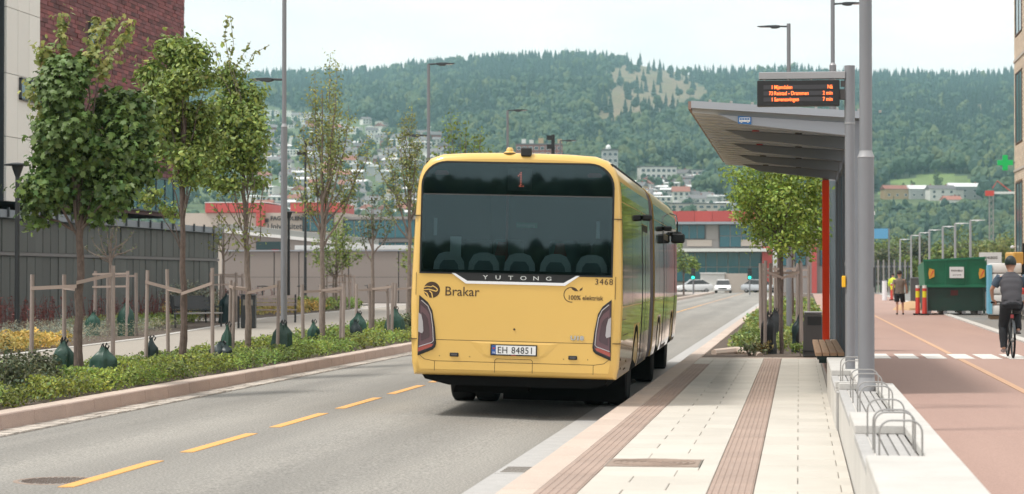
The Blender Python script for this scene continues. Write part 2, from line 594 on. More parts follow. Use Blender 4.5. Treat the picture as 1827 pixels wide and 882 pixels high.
for i, c in enumerate([(.020, .058, .044), (.028, .074, .048), (.046, .100, .052), (.076, .126, .054), (.110, .150, .058)]):
    mat('wood_%d' % i, c, .75, amt=.7, ns=.5, col2=tuple(k * .62 for k in c), transl=.12)
mat('house_white', (.68, .67, .64), .8, var=.08)
mat('house_ochre', (.48, .34, .19), .8, var=.1)
mat('house_red', (.27, .085, .065), .8, var=.15)
mat('house_grey', (.36, .37, .37), .8, var=.12)
mat('roof_grey', (.14, .135, .14), .8, var=.25)
mat('roof_red', (.27, .11, .08), .8, var=.2)
mat('roof_white', (.66, .67, .67), .7, var=.05)
mat('pane_far', (.05, .07, .085), .2)
glass_mat('rear_glass', (.52, .60, .62), ior=1.58)
glass_mat('shelter_glass', (.80, .87, .88))
glass_mat('clear_glass', (.8, .86, .86))

# worn wheel tracks along the carriageway
_m = MATS['asphalt']
_N, _L = _m.node_tree.nodes, _m.node_tree.links
_p = _N['Principled BSDF']
_src = _p.inputs['Base Color'].links[0].from_socket
_g = _N.new('ShaderNodeNewGeometry'); _s = _N.new('ShaderNodeSeparateXYZ')
_L.new(_g.outputs['Position'], _s.inputs[0])
_w = _N.new('ShaderNodeMath'); _w.operation = 'MULTIPLY_ADD'; _w.inputs[1].default_value = 3.65; _w.inputs[2].default_value = 1.1
_L.new(_s.outputs['X'], _w.inputs[0])
_si = _N.new('ShaderNodeMath'); _si.operation = 'SINE'; _L.new(_w.outputs[0], _si.inputs[0])
_n = _N.new('ShaderNodeTexNoise'); _n.inputs['Scale'].default_value = .35; _n.inputs['Detail'].default_value = 4
_L.new(_g.outputs['Position'], _n.inputs['Vector'])
_mu = _N.new('ShaderNodeMath'); _mu.operation = 'MULTIPLY'; _L.new(_si.outputs[0], _mu.inputs[0]); _L.new(_n.outputs['Fac'], _mu.inputs[1])
_ma = _N.new('ShaderNodeMath'); _ma.operation = 'MULTIPLY_ADD'; _ma.inputs[1].default_value = .15; _ma.inputs[2].default_value = .96
_L.new(_mu.outputs[0], _ma.inputs[0])
_sc = _N.new('ShaderNodeVectorMath'); _sc.operation = 'SCALE'
_L.new(_src, _sc.inputs[0]); _L.new(_ma.outputs[0], _sc.inputs['Scale'])
_L.new(_sc.outputs[0], _p.inputs['Base Color'])
# ------------------------------------------------------------------ ground, road, kerbs, platform
def sheet(name, pts, z, m, kind='structure', parent=None):
    b = MB()
    b.poly([(x, y, z) for x, y in pts])
    o = b.build(name, m, parent)
    if kind: o['kind'] = kind
    return o

sheet('ground', [(-2600, -400), (2600, -400), (2600, 3400), (-2600, 3400)], -0.06, 'ground')
def camber(x):
    return .075 * max(0.0, 1 - ((x + 5.85) / 2.75) ** 2)
b = MB()
xs_ = [-9.0, -8.6] + [-8.6 + .55 * i for i in range(1, 11)] + [-2.7, -2.2]
for i in range(len(xs_) - 1):
    xa, xb = xs_[i], xs_[i + 1]
    b.poly([(xa, -20, camber(xa)), (xb, -20, camber(xb)), (xb, 232, camber(xb)), (xa, 232, camber(xa))])
b.poly([(-60, 232, -.004), (40, 232, -.004), (40, 258, -.004), (-60, 258, -.004)])
road = b.build('road', 'asphalt', smooth=True)
road['kind'] = 'structure'
sheet('gutter_strip', [(-2.70, -20), (-2.2, -20), (-2.2, 236), (-2.70, 236)], 0.004, 'slab_grey')

# setts along the left kerb, two courses of separate stones
b = MB()
b.col = (.28, .25, .22)
y = 18.0
while y < 74:
    for k in range(2):
        L = 0.17 + rnd.random() * .05
        x0 = -9.0 + k * .175 + .004
        g = .8 + rnd.random() * .4
        b.col = (g, g * .985, g * .96)
        h = 0.010 + rnd.random() * .012
        b.box(x0, x0 + .165, y + (.09 if k else 0), y + L + (.09 if k else 0) - .014, -.02, h)
    y += .205
o = b.build('sett_strip', 'sett', colors=True)
o['kind'] = 'stuff'
sheet('sett_bedding', [(-9.0, 10), (-8.64, 10), (-8.64, 200), (-9.0, 200)], 0.004, 'plaza')

# centre line dashes
dash = None
k = 0
y = 16.70
mk = bpy.data.objects.new('centre_line', None)
COL.objects.link(mk)
mk['kind'] = 'structure'
while y < 130:
    bb = MB()
    xa = -5.865 + rnd.uniform(-.008, .008)
    bb.add([(xa, y, .070), (xa + .125, y + .02, .070), (xa + .125, y + 2.51, .070), (xa, y + 2.49, .070), (xa, y, .080), (xa + .125, y + .02, .080), (xa + .125, y + 2.51, .080), (xa, y + 2.49, .080)],
           [(3, 2, 1, 0), (4, 5, 6, 7), (0, 1, 5, 4), (1, 2, 6, 5), (2, 3, 7, 6), (3, 0, 4, 7)])
    bb.build('dash', 'yellow_paint', mk)
    y += 3.485
b = MB()
b.box(-5.86, -5.75, 131, 230, .070, .080)
b.build('far_line', 'faded_yellow', mk)

# manhole cover in the road: rim, plate and raised lugs
t = thing('manhole_cover', 'round rusty manhole cover in the road overlapping the nearest yellow dash', 'manhole cover', (-6.06, 17.26, .071))
b = MB()
b.lathe([(.36, -.02), (.36, .004), (.32, .006), (.315, .001), (.0, .001)], 40)
b.build('rim', 'cast_iron', t)
b = MB()
for i in range(-6, 7):
    for j in range(-6, 7):
        x, yy = i * .05 + (.025 if j % 2 else 0), j * .05
        if x * x + yy * yy < .29 ** 2:
            b.box(x - .015, x + .015, yy - .013, yy + .013, .001, .007)
o = b.build('lug_pattern', 'bark', t)
o['kind'] = 'stuff'
t.rotation_euler = (0, 0, .3)

# gully grating in the gutter
t = thing('gully_grating', 'iron gully grating set in the gutter beside the platform kerb', 'drain grating', (-2.54, 19.5, .004))
b = MB()
b.box(-.15, .27, -.36, .40, .0, .004)
b.build('frame', 'slab_grey', t)
for k in range(5):
    MB().box(-.11, .13, -.26 + k * .12, -.215 + k * .12, .004, .009).build('slot', 'joint', t)

# kerbs
def kerb_row(root, x0, x1, ys, ztop, m, lean=0.0, zb=-.05, bev=.012):
    for i in range(len(ys) - 1):
        dz = rnd.uniform(-.003, .003)
        dx = rnd.uniform(-.003, .003)
        b = MB()
        a, c = ys[i] + .004, ys[i + 1] - .004
        b.prism([(x0 - lean + dx, zb), (x1 + dx, zb), (x1 + dx, ztop + dz), (x0 + dx, ztop + dz)], a, c)
        b.build('kerb_stone', m, root, bevel=bev)
def steps(a, b, s):
    n = max(1, round((b - a) / s))
    return [a + (b - a) * i / n for i in range(n + 1)]

kl = bpy.data.objects.new('kerb', None); COL.objects.link(kl); kl['kind'] = 'structure'
ml = steps(16, 60, 1.1)
for i in range(len(ml) - 1):
    b = MB()
    dz = rnd.uniform(-.004, .004)
    b.mi = 0
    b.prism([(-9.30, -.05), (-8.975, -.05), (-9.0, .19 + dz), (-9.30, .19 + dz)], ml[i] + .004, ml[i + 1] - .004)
    me = b.mesh('kerb_stone', ['granite_red_shaded', 'granite'], bevel=.014)
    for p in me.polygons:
        p.material_index = 1 if p.normal.z > .8 else 0  # lighter granite on top, darker on the faces: shade put into the colour
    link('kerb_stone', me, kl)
for a, c in ((60, 80), (80, 110), (110, 150), (150, 235)):
    b = MB().box(-9.30, -9.0, a + .01, c - .01, -.05, .19)
    b.build('kerb_stone', 'granite', kl, bevel=.012)

kr = bpy.data.objects.new('platform_kerb', None); COL.objects.link(kr); kr['kind'] = 'structure'
ys = steps(9.0, 43.0, 1.0)
for i in range(len(ys) - 1):
    dz = rnd.uniform(-.0025, .0025)
    MB().prism([(-2.30, -.05), (-1.912, -.05), (-1.912, .18 + dz), (-2.19, .18 + dz), (-2.225, .15 + dz), (-2.235, .06)], ys[i] + .003, ys[i + 1] - .003).build('kerb_stone', 'granite', kr, bevel=.006)
kerb_row(kr, -2.22, -1.93, steps(43.0, 70, 1.5), .17, 'granite')
for a, c in ((70, 100), (100, 160), (160, 235)):
    MB().box(-2.22, -1.93, a + .01, c - .01, -.05, .17).build('kerb_stone', 'granite', kr, bevel=.01)

# the platform: bedding sheet, every slab and tactile tile on it a stone of its own
pf = MB().box(-1.912, .40, 8.5, 42.9, -.05, .160).build('platform', 'joint')
pf['kind'] = 'structure'
slab_cache = {}
def slab(x0, x1, y0, y1, m='paver', name='paving_slab', z0=.150, z1=.18):
    key = (round(x1 - x0, 3), round(y1 - y0, 3), m)
    if key not in slab_cache:
        w, h = x1 - x0, y1 - y0
        g = .0028
        slab_cache[key] = MB().box(g, w - g, g, h - g, 0, z1 - z0).mesh(name, m, bevel=.004)
    o = link(name, slab_cache[key], pf, (x0, y0, z0 + rnd.uniform(-.0018, .0018)))
    return o
y, r = 9.4, 0
while y < 42.3:
    h = .555
    if not (18.0 < y + h and y < 18.74):
        slab(-1.607, -1.295 if r % 2 else -.98, y, y + h)
        slab(-1.295 if r % 2 else -.98, -.668, y, y + h)
    else:
        slab(-.815, -.668, y, y + h)
        if y < 18.0: slab(-1.607, -.815, y, 17.985)
        if y + h > 18.74: slab(-1.607, -.815, 18.755, y + h)
    slab(-.332, -.01 if r % 2 else .31, y, y + h)
    slab(-.01 if r % 2 else .31, .398, y, y + h)
    y += h
    r += 1
def tile_mesh(w, L, ribs):
    b = MB()
    b.box(.002, w - .002, .002, L - .002, 0, .026)
    p = w / ribs
    for k in range(ribs):
        x = p * (k + .5)
        b.prism([(x - p * .30, .026), (x + p * .30, .026), (x + p * .20, .032), (x - p * .20, .032)], .006, L - .006)
    return b.mesh('tactile_tile', 'tactile')
t1 = tile_mesh(.300, .60, 5)
t2 = tile_mesh(.330, .60, 7)
y = 9.4
while y < 39.4:
    link('tactile_tile', t1, pf, (-1.909, y, .154 + rnd.uniform(-.001, .001)))
    y += .60
y = 9.4
while y < 42.2:
    link('tactile_tile', t2, pf, (-.665, y, .154 + rnd.uniform(-.001, .001)))
    y += .60
y = 39.45
while y < 42.3:
    slab(-1.909, -1.609, y, y + .55)
    y += .555
for i in range(5):
    x0 = -1.9 + i * .462
    MB().box(x0 + .003, x0 + .459, 42.33, 42.62, .12, .186).build('edge_stone', 'granite', pf, bevel=.006)

# inspection hatch in the platform
t = thing('inspection_hatch', 'long brown inspection hatch with ring-patterned lid across the pale platform paving', 'hatch', (-1.62, 18.0, .15))
t.rotation_euler = (0, 0, 0)
MB().box(.01, .80, .005, .735, 0, .030).build('frame', 'joint', t)
MB().box(.022, .788, .017, .723, .02, .034).build('lid', 'cast_iron', t, bevel=.003)
b = MB()
for r_ in (.06, .11, .16, .21, .26, .31):
    pts = [(.405 + math.cos(a) * r_ * 1.12, .37 + math.sin(a) * r_, .036) for a in [i * math.pi / 12 for i in range(25)]]
    b.tube(pts, .006, 4, caps=False)
b.build('ring_relief', 'cast_iron', t)

# the planted strip, path and plaza to the left
sheet('planting_strip', [(-11.0, 12), (-9.3, 12), (-9.3, 200), (-14.4, 200), (-13.15, 77), (-12.55, 56), (-11.55, 40), (-11.3, 34)], .165, 'soil')
near = [(-11.0, 14), (-11.35, 34), (-11.6, 40), (-12.6, 56), (-13.2, 77), (-14.3, 125), (-14.6, 200)]
far = [(-13.6, 14), (-15.1, 34), (-15.64, 41), (-16.6, 54), (-20.2, 81), (-22.1, 123), (-22.5, 200)]
sheet('footpath', near + far[::-1], .185, 'path_asphalt')
sheet('plaza', [(-90, 10), (-11.0, 10)] + near[1:] + [(-9.3, 200), (-9.3, 236), (-90, 236)], .170, 'plaza')
pe = bpy.data.objects.new('path_edging', None); COL.objects.link(pe); pe['kind'] = 'structure'
for seq in (far, near):
    for (xa, ya), (xb, yb) in zip(seq[:-1], seq[1:]):
        n = max(1, int((yb - ya) / 2.5)) if yb < 90 else 3
        for i in range(n):
            p, q = (xa + (xb - xa) * i / n, ya + (yb - ya) * i / n), (xa + (xb - xa) * (i + 1) / n, ya + (yb - ya) * (i + 1) / n)
            b = MB()
            e = .09
            b.add([(p[0] - e, p[1] + .01, .1), (p[0] + e, p[1] + .01, .1), (q[0] + e, q[1] - .01, .1), (q[0] - e, q[1] - .01, .1),
                   (p[0] - e, p[1] + .01, .205), (p[0] + e, p[1] + .01, .205), (q[0] + e, q[1] - .01, .205), (q[0] - e, q[1] - .01, .205)],
                  [(3, 2, 1, 0), (4, 5, 6, 7), (0, 1, 5, 4), (1, 2, 6, 5), (2, 3, 7, 6), (3, 0, 4, 7)])
            b.build('edging_stone', 'concrete_white', pe)
sheet('garden_bed', [(-13.7, 14), (-15.2, 34), (-15.74, 41), (-16.7, 54), (-19.6, 76), (-27.5, 76), (-27.5, 14)], .176, 'soil')
sheet('garden_bed', [(-20.4, 82), (-21.6, 108), (-31, 108), (-29, 82)], .176, 'soil')

# right side: cycle path, verge, yard
sheet('cycle_path', [(.60, 4), (5.15, 4), (5.15, 45), (5.85, 85), (6.6, 130), (7.3, 205), (1.3, 205), (.75, 47), (.40, 46.4), (.40, 42.9)], .195, 'red_asphalt')
sheet('yard', [(5.15, 4), (60, 4), (60, 236), (7.3, 236), (7.3, 205), (6.6, 130), (5.85, 85), (5.15, 45)], .190, 'asphalt_grey')
sheet('median_bed', [(-1.93, 42.9), (.40, 42.9), (.40, 46.4), (.75, 47), (1.3, 205), (-1.93, 236)], .15, 'soil')
ce = bpy.data.objects.new('cycle_path_kerb', None); COL.objects.link(ce); ce['kind'] = 'structure'
kp = [(5.1, 30), (5.15, 45), (5.45, 62), (5.85, 85), (6.6, 130), (7.3, 200)]
for (xa, ya), (xb, yb) in zip(kp[:-1], kp[1:]):
    n = max(1, int((yb - ya) / 4))
    for i in range(n):
        p, q = (xa + (xb - xa) * i / n, ya + (yb - ya) * i / n), (xa + (xb - xa) * (i + 1) / n, ya + (yb - ya) * (i + 1) / n)
        b = MB()
        b.add([(p[0], p[1] + .01, .1), (p[0] + .26, p[1] + .01, .1), (q[0] + .26, q[1] - .01, .1), (q[0], q[1] - .01, .1),
               (p[0], p[1] + .01, .235), (p[0] + .26, p[1] + .01, .235), (q[0] + .26, q[1] - .01, .235), (q[0], q[1] - .01, .235)],
              [(3, 2, 1, 0), (4, 5, 6, 7), (0, 1, 5, 4), (1, 2, 6, 5), (2, 3, 7, 6), (3, 0, 4, 7)])
        b.build('kerb_stone', 'concrete_white', ce)
cl = bpy.data.objects.new('cycle_lane_line', None); COL.objects.link(cl); cl['kind'] = 'structure'
MB().box(2.98, 3.09, 8, 41.9, .196, .201).build('painted_line', 'faded_yellow', cl)
MB().box(2.98, 3.09, 44.8, 120, .196, .201).build('painted_line', 'faded_yellow', cl)
cz = bpy.data.objects.new('crossing', None); COL.objects.link(cz); cz['kind'] = 'structure'
for x in (1.56, 2.09, 2.62, 3.14, 3.65, 4.17, 4.69):
    MB().box(x - .19, x + .19, 42.1, 44.6, .196, .202).build('crossing_bar', 'white_paint', cz)
# low ramp edge of the crossing and a loose edging stone in the bed
MB().box(.40, .62, 30.4, 42.9, .0, .186).build('path_strip', 'plaza')['kind'] = 'structure'
t = tag(MB().tube([(-1.75, 45.2, .17), (-1.3, 45.6, .2), (-.95, 45.3, .19), (-.78, 44.4, .15)], [.09, .1, .09, .07], 8).build('edging_stone', 'granite', smooth=True),
        'curved pale edging stone lying on the bare corner of the median bed', 'stone')
# ------------------------------------------------------------------ low seat wall with hoops
t = thing('seat_wall', 'low white concrete seat wall between the platform and the red cycle path', 'wall', (0, 0, 0))
X0, X1, ZT, ZF = .405, .95, .67, .60
def wall_section(ya, yb, x0, x1, pockets):
    # plinth faces on both sides in separate slabs
    ys_ = steps(ya, yb, 1.15)
    for i in range(len(ys_) - 1):
        MB().box(x0, x0 + .10, ys_[i] + .003, ys_[i + 1] - .003, .12, ZF - .004).build('face_slab', 'concrete_face', t, bevel=.005)
        MB().box(x1 - .09, x1, ys_[i] + .003, ys_[i + 1] - .003, .12, ZF - .004).build('face_slab', 'concrete_face', t, bevel=.005)
    MB().box(x0 + .102, x1 - .092, ya + .01, yb - .01, .12, ZF - .06).build('core', 'concrete_face', t)
    ends = [ya] + [q for p in pockets for q in p] + [yb]
    for i in range(0, len(ends), 2):                       # full height blocks
        a, c = ends[i], ends[i + 1]
        if c - a > .05:
            for q in range(max(1, round((c - a) / 1.3))):
                n_ = max(1, round((c - a) / 1.3))
                MB().box(x0 - .004, x1 + .004, a + (c - a) * q / n_ + .003, a + (c - a) * (q + 1) / n_ - .003, ZF, ZT).build('cap_block', 'concrete_white', t, bevel=.008)
    for a, c in pockets:                                   # lower seats with stone slats, raised rim at the back
        MB().box(x1 - .185, x1 + .004, a + .002, c - .002, ZF, ZT - .002).build('rim_block', 'concrete_white', t, bevel=.008)
        n_ = max(1, round((c - a) / 1.1))
        for q in range(n_):
            p0, p1 = a + (c - a) * q / n_ + .004, a + (c - a) * (q + 1) / n_ - .004
            xs_ = [x0 - .003, x0 + .085, x0 + .165, x0 + .235, x0 + .305, x1 - .187]
            for k in range(5):
                MB().box(xs_[k] + (.0 if k == 0 else .006), xs_[k + 1] - .006, p0, p1, ZF - .05, ZF + .004).build('slat', 'slab_grey', t, bevel=.003)
wall_section(9.0, 22.45, X0, X1, [(13.35, 16.1), (17.65, 22.4)])
wall_section(22.75, 29.6, X0 - .03, X1 - .17, [(22.8, 25.6)])
MB().box(X0 - .02, X1 - .1, 22.46, 22.74, .12, ZF - .03).build('gap_filler', 'slab_grey', t)

hoop_y = [13.62, 14.45, 14.72, 15.95, 17.9, 18.6, 20.2, 21.1, 23.3, 24.4]
names = ['nearest the camera', 'second from the near end', 'third from the near end', 'fourth from the near end', 'fifth from the near end',
         'sixth from the near end', 'seventh from the near end', 'eighth from the near end', 'second from the far end', 'at the far end, behind the thick pole']
pts = []
w, h, rr_ = .262, .265, .075
for k in range(7):
    a = math.pi - k * (math.pi / 2) / 6
    pts.append((rr_ + rr_ * math.cos(a), 0, h - rr_ + rr_ * math.sin(a)))
for k in range(7):
    a = math.pi / 2 - k * (math.pi / 2) / 6
    pts.append((w - rr_ + rr_ * math.cos(a), 0, h - rr_ + rr_ * math.sin(a)))
pts = [(0, 0, -.04)] + pts + [(w, 0, -.04)]
hoop = MB().tube(pts, .0062, 8).mesh('hoop', 'steel', smooth=True)
for y, nm in zip(hoop_y, names):
    o = link('steel_hoop', hoop, None, (.492 if y < 22.4 else .46, y, ZF))
    tag(o, 'thin steel hoop on the low white wall, ' + nm, 'hoop', 'steel hoops along the seat wall')
# ------------------------------------------------------------------ articulated bus
bus = thing('articulated_bus', 'long yellow articulated electric bus seen from behind, pulling along the platform kerb', 'bus', (-3.46, 26.2, .028), R(1.0))
ROLL = R(1.35)
bus.rotation_mode = 'XYZ'
bus.rotation_euler = (0, ROLL, R(1.0))
half = [(1.215, .47), (1.245, .62), (1.262, .95), (1.275, 1.40), (1.266, 1.85), (1.246, 2.45), (1.228, 2.82), (1.205, 3.0), (1.16, 3.13), (1.07, 3.235), (.92, 3.29), (.6, 3.312), (.25, 3.32)]
ring2 = half + [(-x, z) for x, z in reversed(half)]
def inset(r2, d):
    return [(x * (1 - d / 1.25), 1.85 + (z - 1.85) * (1 - d / 1.45)) for x, z in r2]
def loft(rings, m, close=None):
    b = MB()
    n = len(rings[0][1])
    for y, r2 in rings:
        b.v.extend([(x, y, z) for x, z in r2])
    for i in range(len(rings) - 1):
        for k in range(n - 1):
            b.f.append([i * n + k, i * n + k + 1, (i + 1) * n + k + 1, (i + 1) * n + k])
            b.m.append(0); b.c.append((1, 1, 1))
        b.f.append([i * n + n - 1, i * n, (i + 1) * n, (i + 1) * n + n - 1]); b.m.append(0); b.c.append((1, 1, 1))
    return b
L1, L2, LT = 6.85, 8.15, 18.0
b = loft([(-.0, inset(ring2, .085)), (.012, inset(ring2, .052)), (.04, inset(ring2, .022)), (.09, inset(ring2, .005)), (.16, ring2), (L1 - .02, ring2), (L1, inset(ring2, .05))], 'bus_yellow')
body = b.build('rear_body', 'bus_yellow', bus, smooth=True, angle=40)
b = loft([(L2, inset(ring2, .05)), (L2 + .02, ring2), (LT - .5, ring2), (LT - .2, inset(ring2, .03)), (LT - .05, inset(ring2, .10)), (LT, inset(ring2, .2))], 'bus_yellow')
n = len(ring2)
b.f.append(list(range(5 * n, 6 * n))); b.m.append(0); b.c.append((1, 1, 1))
front = b.build('front_body', 'bus_yellow', bus, smooth=True, angle=40)
# bellows
rs = []
for k in range(23):
    yy = L1 + (L2 - L1) * k / 22
    rs.append((yy, inset(ring2, .012 if k % 2 else .055)))
loft(rs, 'bellows').build('bellows', 'bellows', bus)
for yy in (L1 - .012, L2 - .03):
    loft([(yy, inset(ring2, -.006)), (yy + .042, inset(ring2, -.006))], 'bus_black').build('joint_frame', 'bus_black', bus)

# rear face with the glass opening
def arc(cx, cz, r, a0, a1, n=8):
    return [(cx + r * math.cos(R(a0 + (a1 - a0) * i / n)), cz + r * math.sin(R(a0 + (a1 - a0) * i / n))) for i in range(n + 1)]
GL = [(-1.195, 1.775)] + arc(-.885, 2.875, .31, 180, 90) + arc(.885, 2.875, .31, 90, 0) + [(1.195, 1.775)]
outer = inset(ring2, .085)
bowl = lambda x, z: (x, -.004, z)
vs, fs = holed([(x * 1.02 / .982, z) for x, z in outer], [GL], bowl)
b = MB(); b.add(vs, fs)
b.build('rear_panel', 'bus_yellow', bus, smooth=True)
# black surround strip of the screen, then the panes
def grow(p, d):
    cx, cz = 0, 2.45
    return [(x + (d if x > 0 else -d), z + (d if z > 2.3 else -d)) for x, z in p]
vs, fs = holed(grow(GL, .012), [grow(GL, -.045)], lambda x, z: (x, -.009, z))
MB().add(vs, fs).build('screen_seal', 'bus_black', bus)
# dark band behind the upper pane: a destination box
DIV = 2.775
upper = [(-1.183, DIV + .008)] + arc(-.883, 2.873, .30, 180, 90) + arc(.883, 2.873, .30, 90, 0) + [(1.183, DIV + .008)]
lower = [(-1.185, 1.785), (-1.183, DIV - .008), (1.183, DIV - .008), (1.185, 1.785)]
up = MB().prism(upper, -.018, -.012)
up.v = [(x, y - (z - DIV) * .016, z) for x, y, z in up.v]
up.build('upper_pane', 'rear_glass', bus)
MB().prism(lower, -.020, -.014).build('rear_window', 'rear_glass', bus)
MB().prism([(-1.17, DIV - .008), (1.17, DIV - .008), (1.17, DIV + .008), (-1.17, DIV + .008)], -.016, -.010).build('pane_seal', 'bin_grey', bus)
# destination display
MB().prism([(-.13, 2.84), (.17, 2.84), (.17, 3.12), (-.13, 3.12)], .03, .06).build('route_display', 'bin_grey', bus)
disp = bus.children[-1]
b = MB()
for row in range(9):
    b.prism([(.028, 2.89 + row * .021), (.043, 2.89 + row * .021), (.043, 2.902 + row * .021), (.028, 2.902 + row * .021)], .024, .030)
for (x, z) in ((.012, 3.04), (-.004, 3.02), (.012, 2.89), (.058, 2.89)):
    b.prism([(x, z), (x + .014, z), (x + .014, z + .012), (x, z + .012)], .024, .030)
o = b.build('route_number', 'led_red', bus)
for s in (-1, 1):
    b = MB().prism([(s * .955 - .085, 3.02), (s * .955 + .085, 3.02), (s * .955 + .09, 3.05), (s * .955 + .06, 3.078), (s * .955 - .06, 3.078), (s * .955 - .09, 3.05)], .0, .03)
    b.build('high_level_lamp', 'reflector_red', bus)

# interior seen through the rear screen
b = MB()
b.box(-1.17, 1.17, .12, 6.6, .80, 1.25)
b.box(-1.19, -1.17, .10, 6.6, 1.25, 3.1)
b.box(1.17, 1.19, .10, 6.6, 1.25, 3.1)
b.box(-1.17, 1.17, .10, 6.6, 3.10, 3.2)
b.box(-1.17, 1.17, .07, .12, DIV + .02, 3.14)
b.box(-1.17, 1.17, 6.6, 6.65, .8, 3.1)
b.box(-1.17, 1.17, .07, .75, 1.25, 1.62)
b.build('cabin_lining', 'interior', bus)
def seat_back(x, y):
    o_ = [(-.20, 1.55), (-.20, 1.78), (-.185, 1.92), (-.13, 2.015), (-.05, 2.045), (.05, 2.045), (.13, 2.015), (.185, 1.92), (.20, 1.78), (.20, 1.55)]
    i_ = [(-.135, 1.56), (-.13, 1.78), (-.115, 1.88), (-.07, 1.94), (.07, 1.94), (.115, 1.88), (.13, 1.78), (.135, 1.56)]
    vs, fs = holed(o_, [i_], lambda a, z: (x + a, y, z))
    b = MB().add(vs, fs)
    vs2, fs2 = holed(o_, [i_], lambda a, z: (x + a, y + .03, z))
    b.add(vs2, [f[::-1] for f in fs2])
    s = b.build('seat_back', 'seat_grey', bus)
    MB().prism([(x + a, z) for a, z in i_], y + .012, y + .05).build('seat_pad', 'seat_dark', s)
for x in (-.86, -.42, .03, .48, .93):
    seat_back(x, .14)
for x, y in ((-.36, 2.2), (.40, 2.2), (-.9, 3.1), (.9, 3.1), (.40, 4.2)):
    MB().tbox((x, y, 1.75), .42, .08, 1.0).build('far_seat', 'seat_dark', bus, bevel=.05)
for x in (-.33, .43):
    MB().prism([(x - .09, 2.02), (x + .09, 2.02), (x + .05, 2.2), (x - .05, 2.2)], 1.2, 1.25).build('grab_handle', 'interior_red', bus)
MB().tube([(-.24, 1.0, 1.5), (-.24, 1.0, 3.1)], .017, 8).build('grab_pole', 'interior_red', bus)
for x in (-1.02, 1.01):
    MB().prism([(x - .022, 2.25), (x + .022, 2.25), (x + .022, 2.47), (x - .022, 2.47)], .004, .008).build('sticker', 'white_trim', bus)
MB().prism([(-.83, 1.98), (-.69, 1.98), (-.69, 2.24), (-.83, 2.24)], .004, .008).build('notice', 'seat_grey', bus)
o = MB().prism([(-.11, 2.39), (.16, 2.39), (.16, 2.455), (-.11, 2.455)], .9, .92).build('exit_sign', 'sign_green', bus)
text('exit_sign_text', 'Nodutgang', .052, 'white_trim', o, (-.10, .897, 2.405))

# trim below the screen with the maker's lettering
strip_o = [(-.755, 1.775), (.755, 1.775), (.60, 1.675), (-.60, 1.675)]
MB().prism(strip_o, -.012, -.004).build('trim_strip', 'bus_black', bus)
b = MB()
pl = [(-.80, 1.775), (-.755, 1.773), (-.60, 1.680), (.60, 1.680), (.755, 1.773), (.80, 1.775), (.62, 1.645), (-.62, 1.645)]
vs, fs = holed(pl, [], lambda x, z: (x, -.016, z))
b.add(vs, fs)
b.build('white_line', 'white_trim', bus)
ml_ = bus.children[-1]
for k, ch in enumerate('YUTONG'):
    text('letter', ch, .072, 'chrome', ml_, (-.375 + k * .158, -.0135, 1.706), align='CENTER', xs=1.45, bold=.001)
text('fleet_number', '3468', .105, 'letter_brown', bus, (.985, -.0055, 1.672), xs=1.0, spacing=1.12)

# operator emblem: dark disc with a swooping animal head left in body colour, and its name
def face(poly, y=-.0065): return [(x, y, z) for x, z in poly]
em = MB()
cx, cz, r_ = -1.045, 1.555, .103
em.add([(cx + r_ * math.cos(a), -.0060, cz + r_ * math.sin(a)) for a in [i * math.pi / 24 for i in range(48)]], [tuple(range(48))])
em.build('emblem', 'letter_brown', bus)
emb = [o for o in bus.children if o.name.startswith('emblem')][0]
b = MB()
def band(pts, ws):
    a = [Vector((p[0], p[1])) for p in pts]
    for i in range(len(a) - 1):
        d = (a[i + 1] - a[i]).normalized()
        nn = Vector((-d.y, d.x))
        q = [a[i] + nn * ws[i], a[i] - nn * ws[i], a[i + 1] - nn * ws[i + 1], a[i + 1] + nn * ws[i + 1]]
        b.add([(cx + p.x * r_, -.0075, cz + p.y * r_) for p in q], [(0, 1, 2, 3)])
band([(-1.05, .28), (-.6, .42), (-.1, .36), (.12, .5), (.22, .42), (.5, .28), (.72, .02), (.55, -.18), (.2, -.08), (-.4, .06), (-1.0, -.02)], [.06, .05, .05, .06, .06, .06, .06, .07, .07, .06, .05])
band([(-.95, -.25), (-.6, -.42), (-.35, -.95)], [.05, .07, .08])
band([(-.3, -.12), (0.0, -.4), (.12, -1.0)], [.05, .07, .06])
b.build('emblem_lines', 'bus_yellow', emb)
text('operator_name', 'Brakar', .168, 'letter_brown', bus, (-.885, -.0055, 1.487), xs=.97)
text('slogan', '100% elektrisk', .082, 'letter_brown', bus, (.655, -.0055, 1.472), xs=.90, bold=.0008)
b = MB()
ac = [(.70 + .098 * math.cos(R(a)), -.0058, 1.535 + .098 * math.sin(R(a))) for a in range(45, 292, 13)]
for p, q in zip(ac[:-1], ac[1:]):
    pv, qv = Vector(p), Vector(q)
    c0 = Vector((.70, -.0058, 1.535))
    b.add([pv, qv, c0 + (qv - c0) * .90, c0 + (pv - c0) * .90], [(0, 1, 2, 3)])
b.add(face([(.695, 1.622), (.735, 1.618), (.775, 1.595), (.788, 1.583), (.74, 1.583), (.71, 1.60)], -.006), [(0, 1, 2, 3, 4, 5)])
b.add(face([(.795, 1.587), (.808, 1.612), (.838, 1.632), (.832, 1.602), (.815, 1.588)], -.006), [(0, 1, 2, 3, 4)])
b.build('leaf_logo', 'letter_brown', bus)

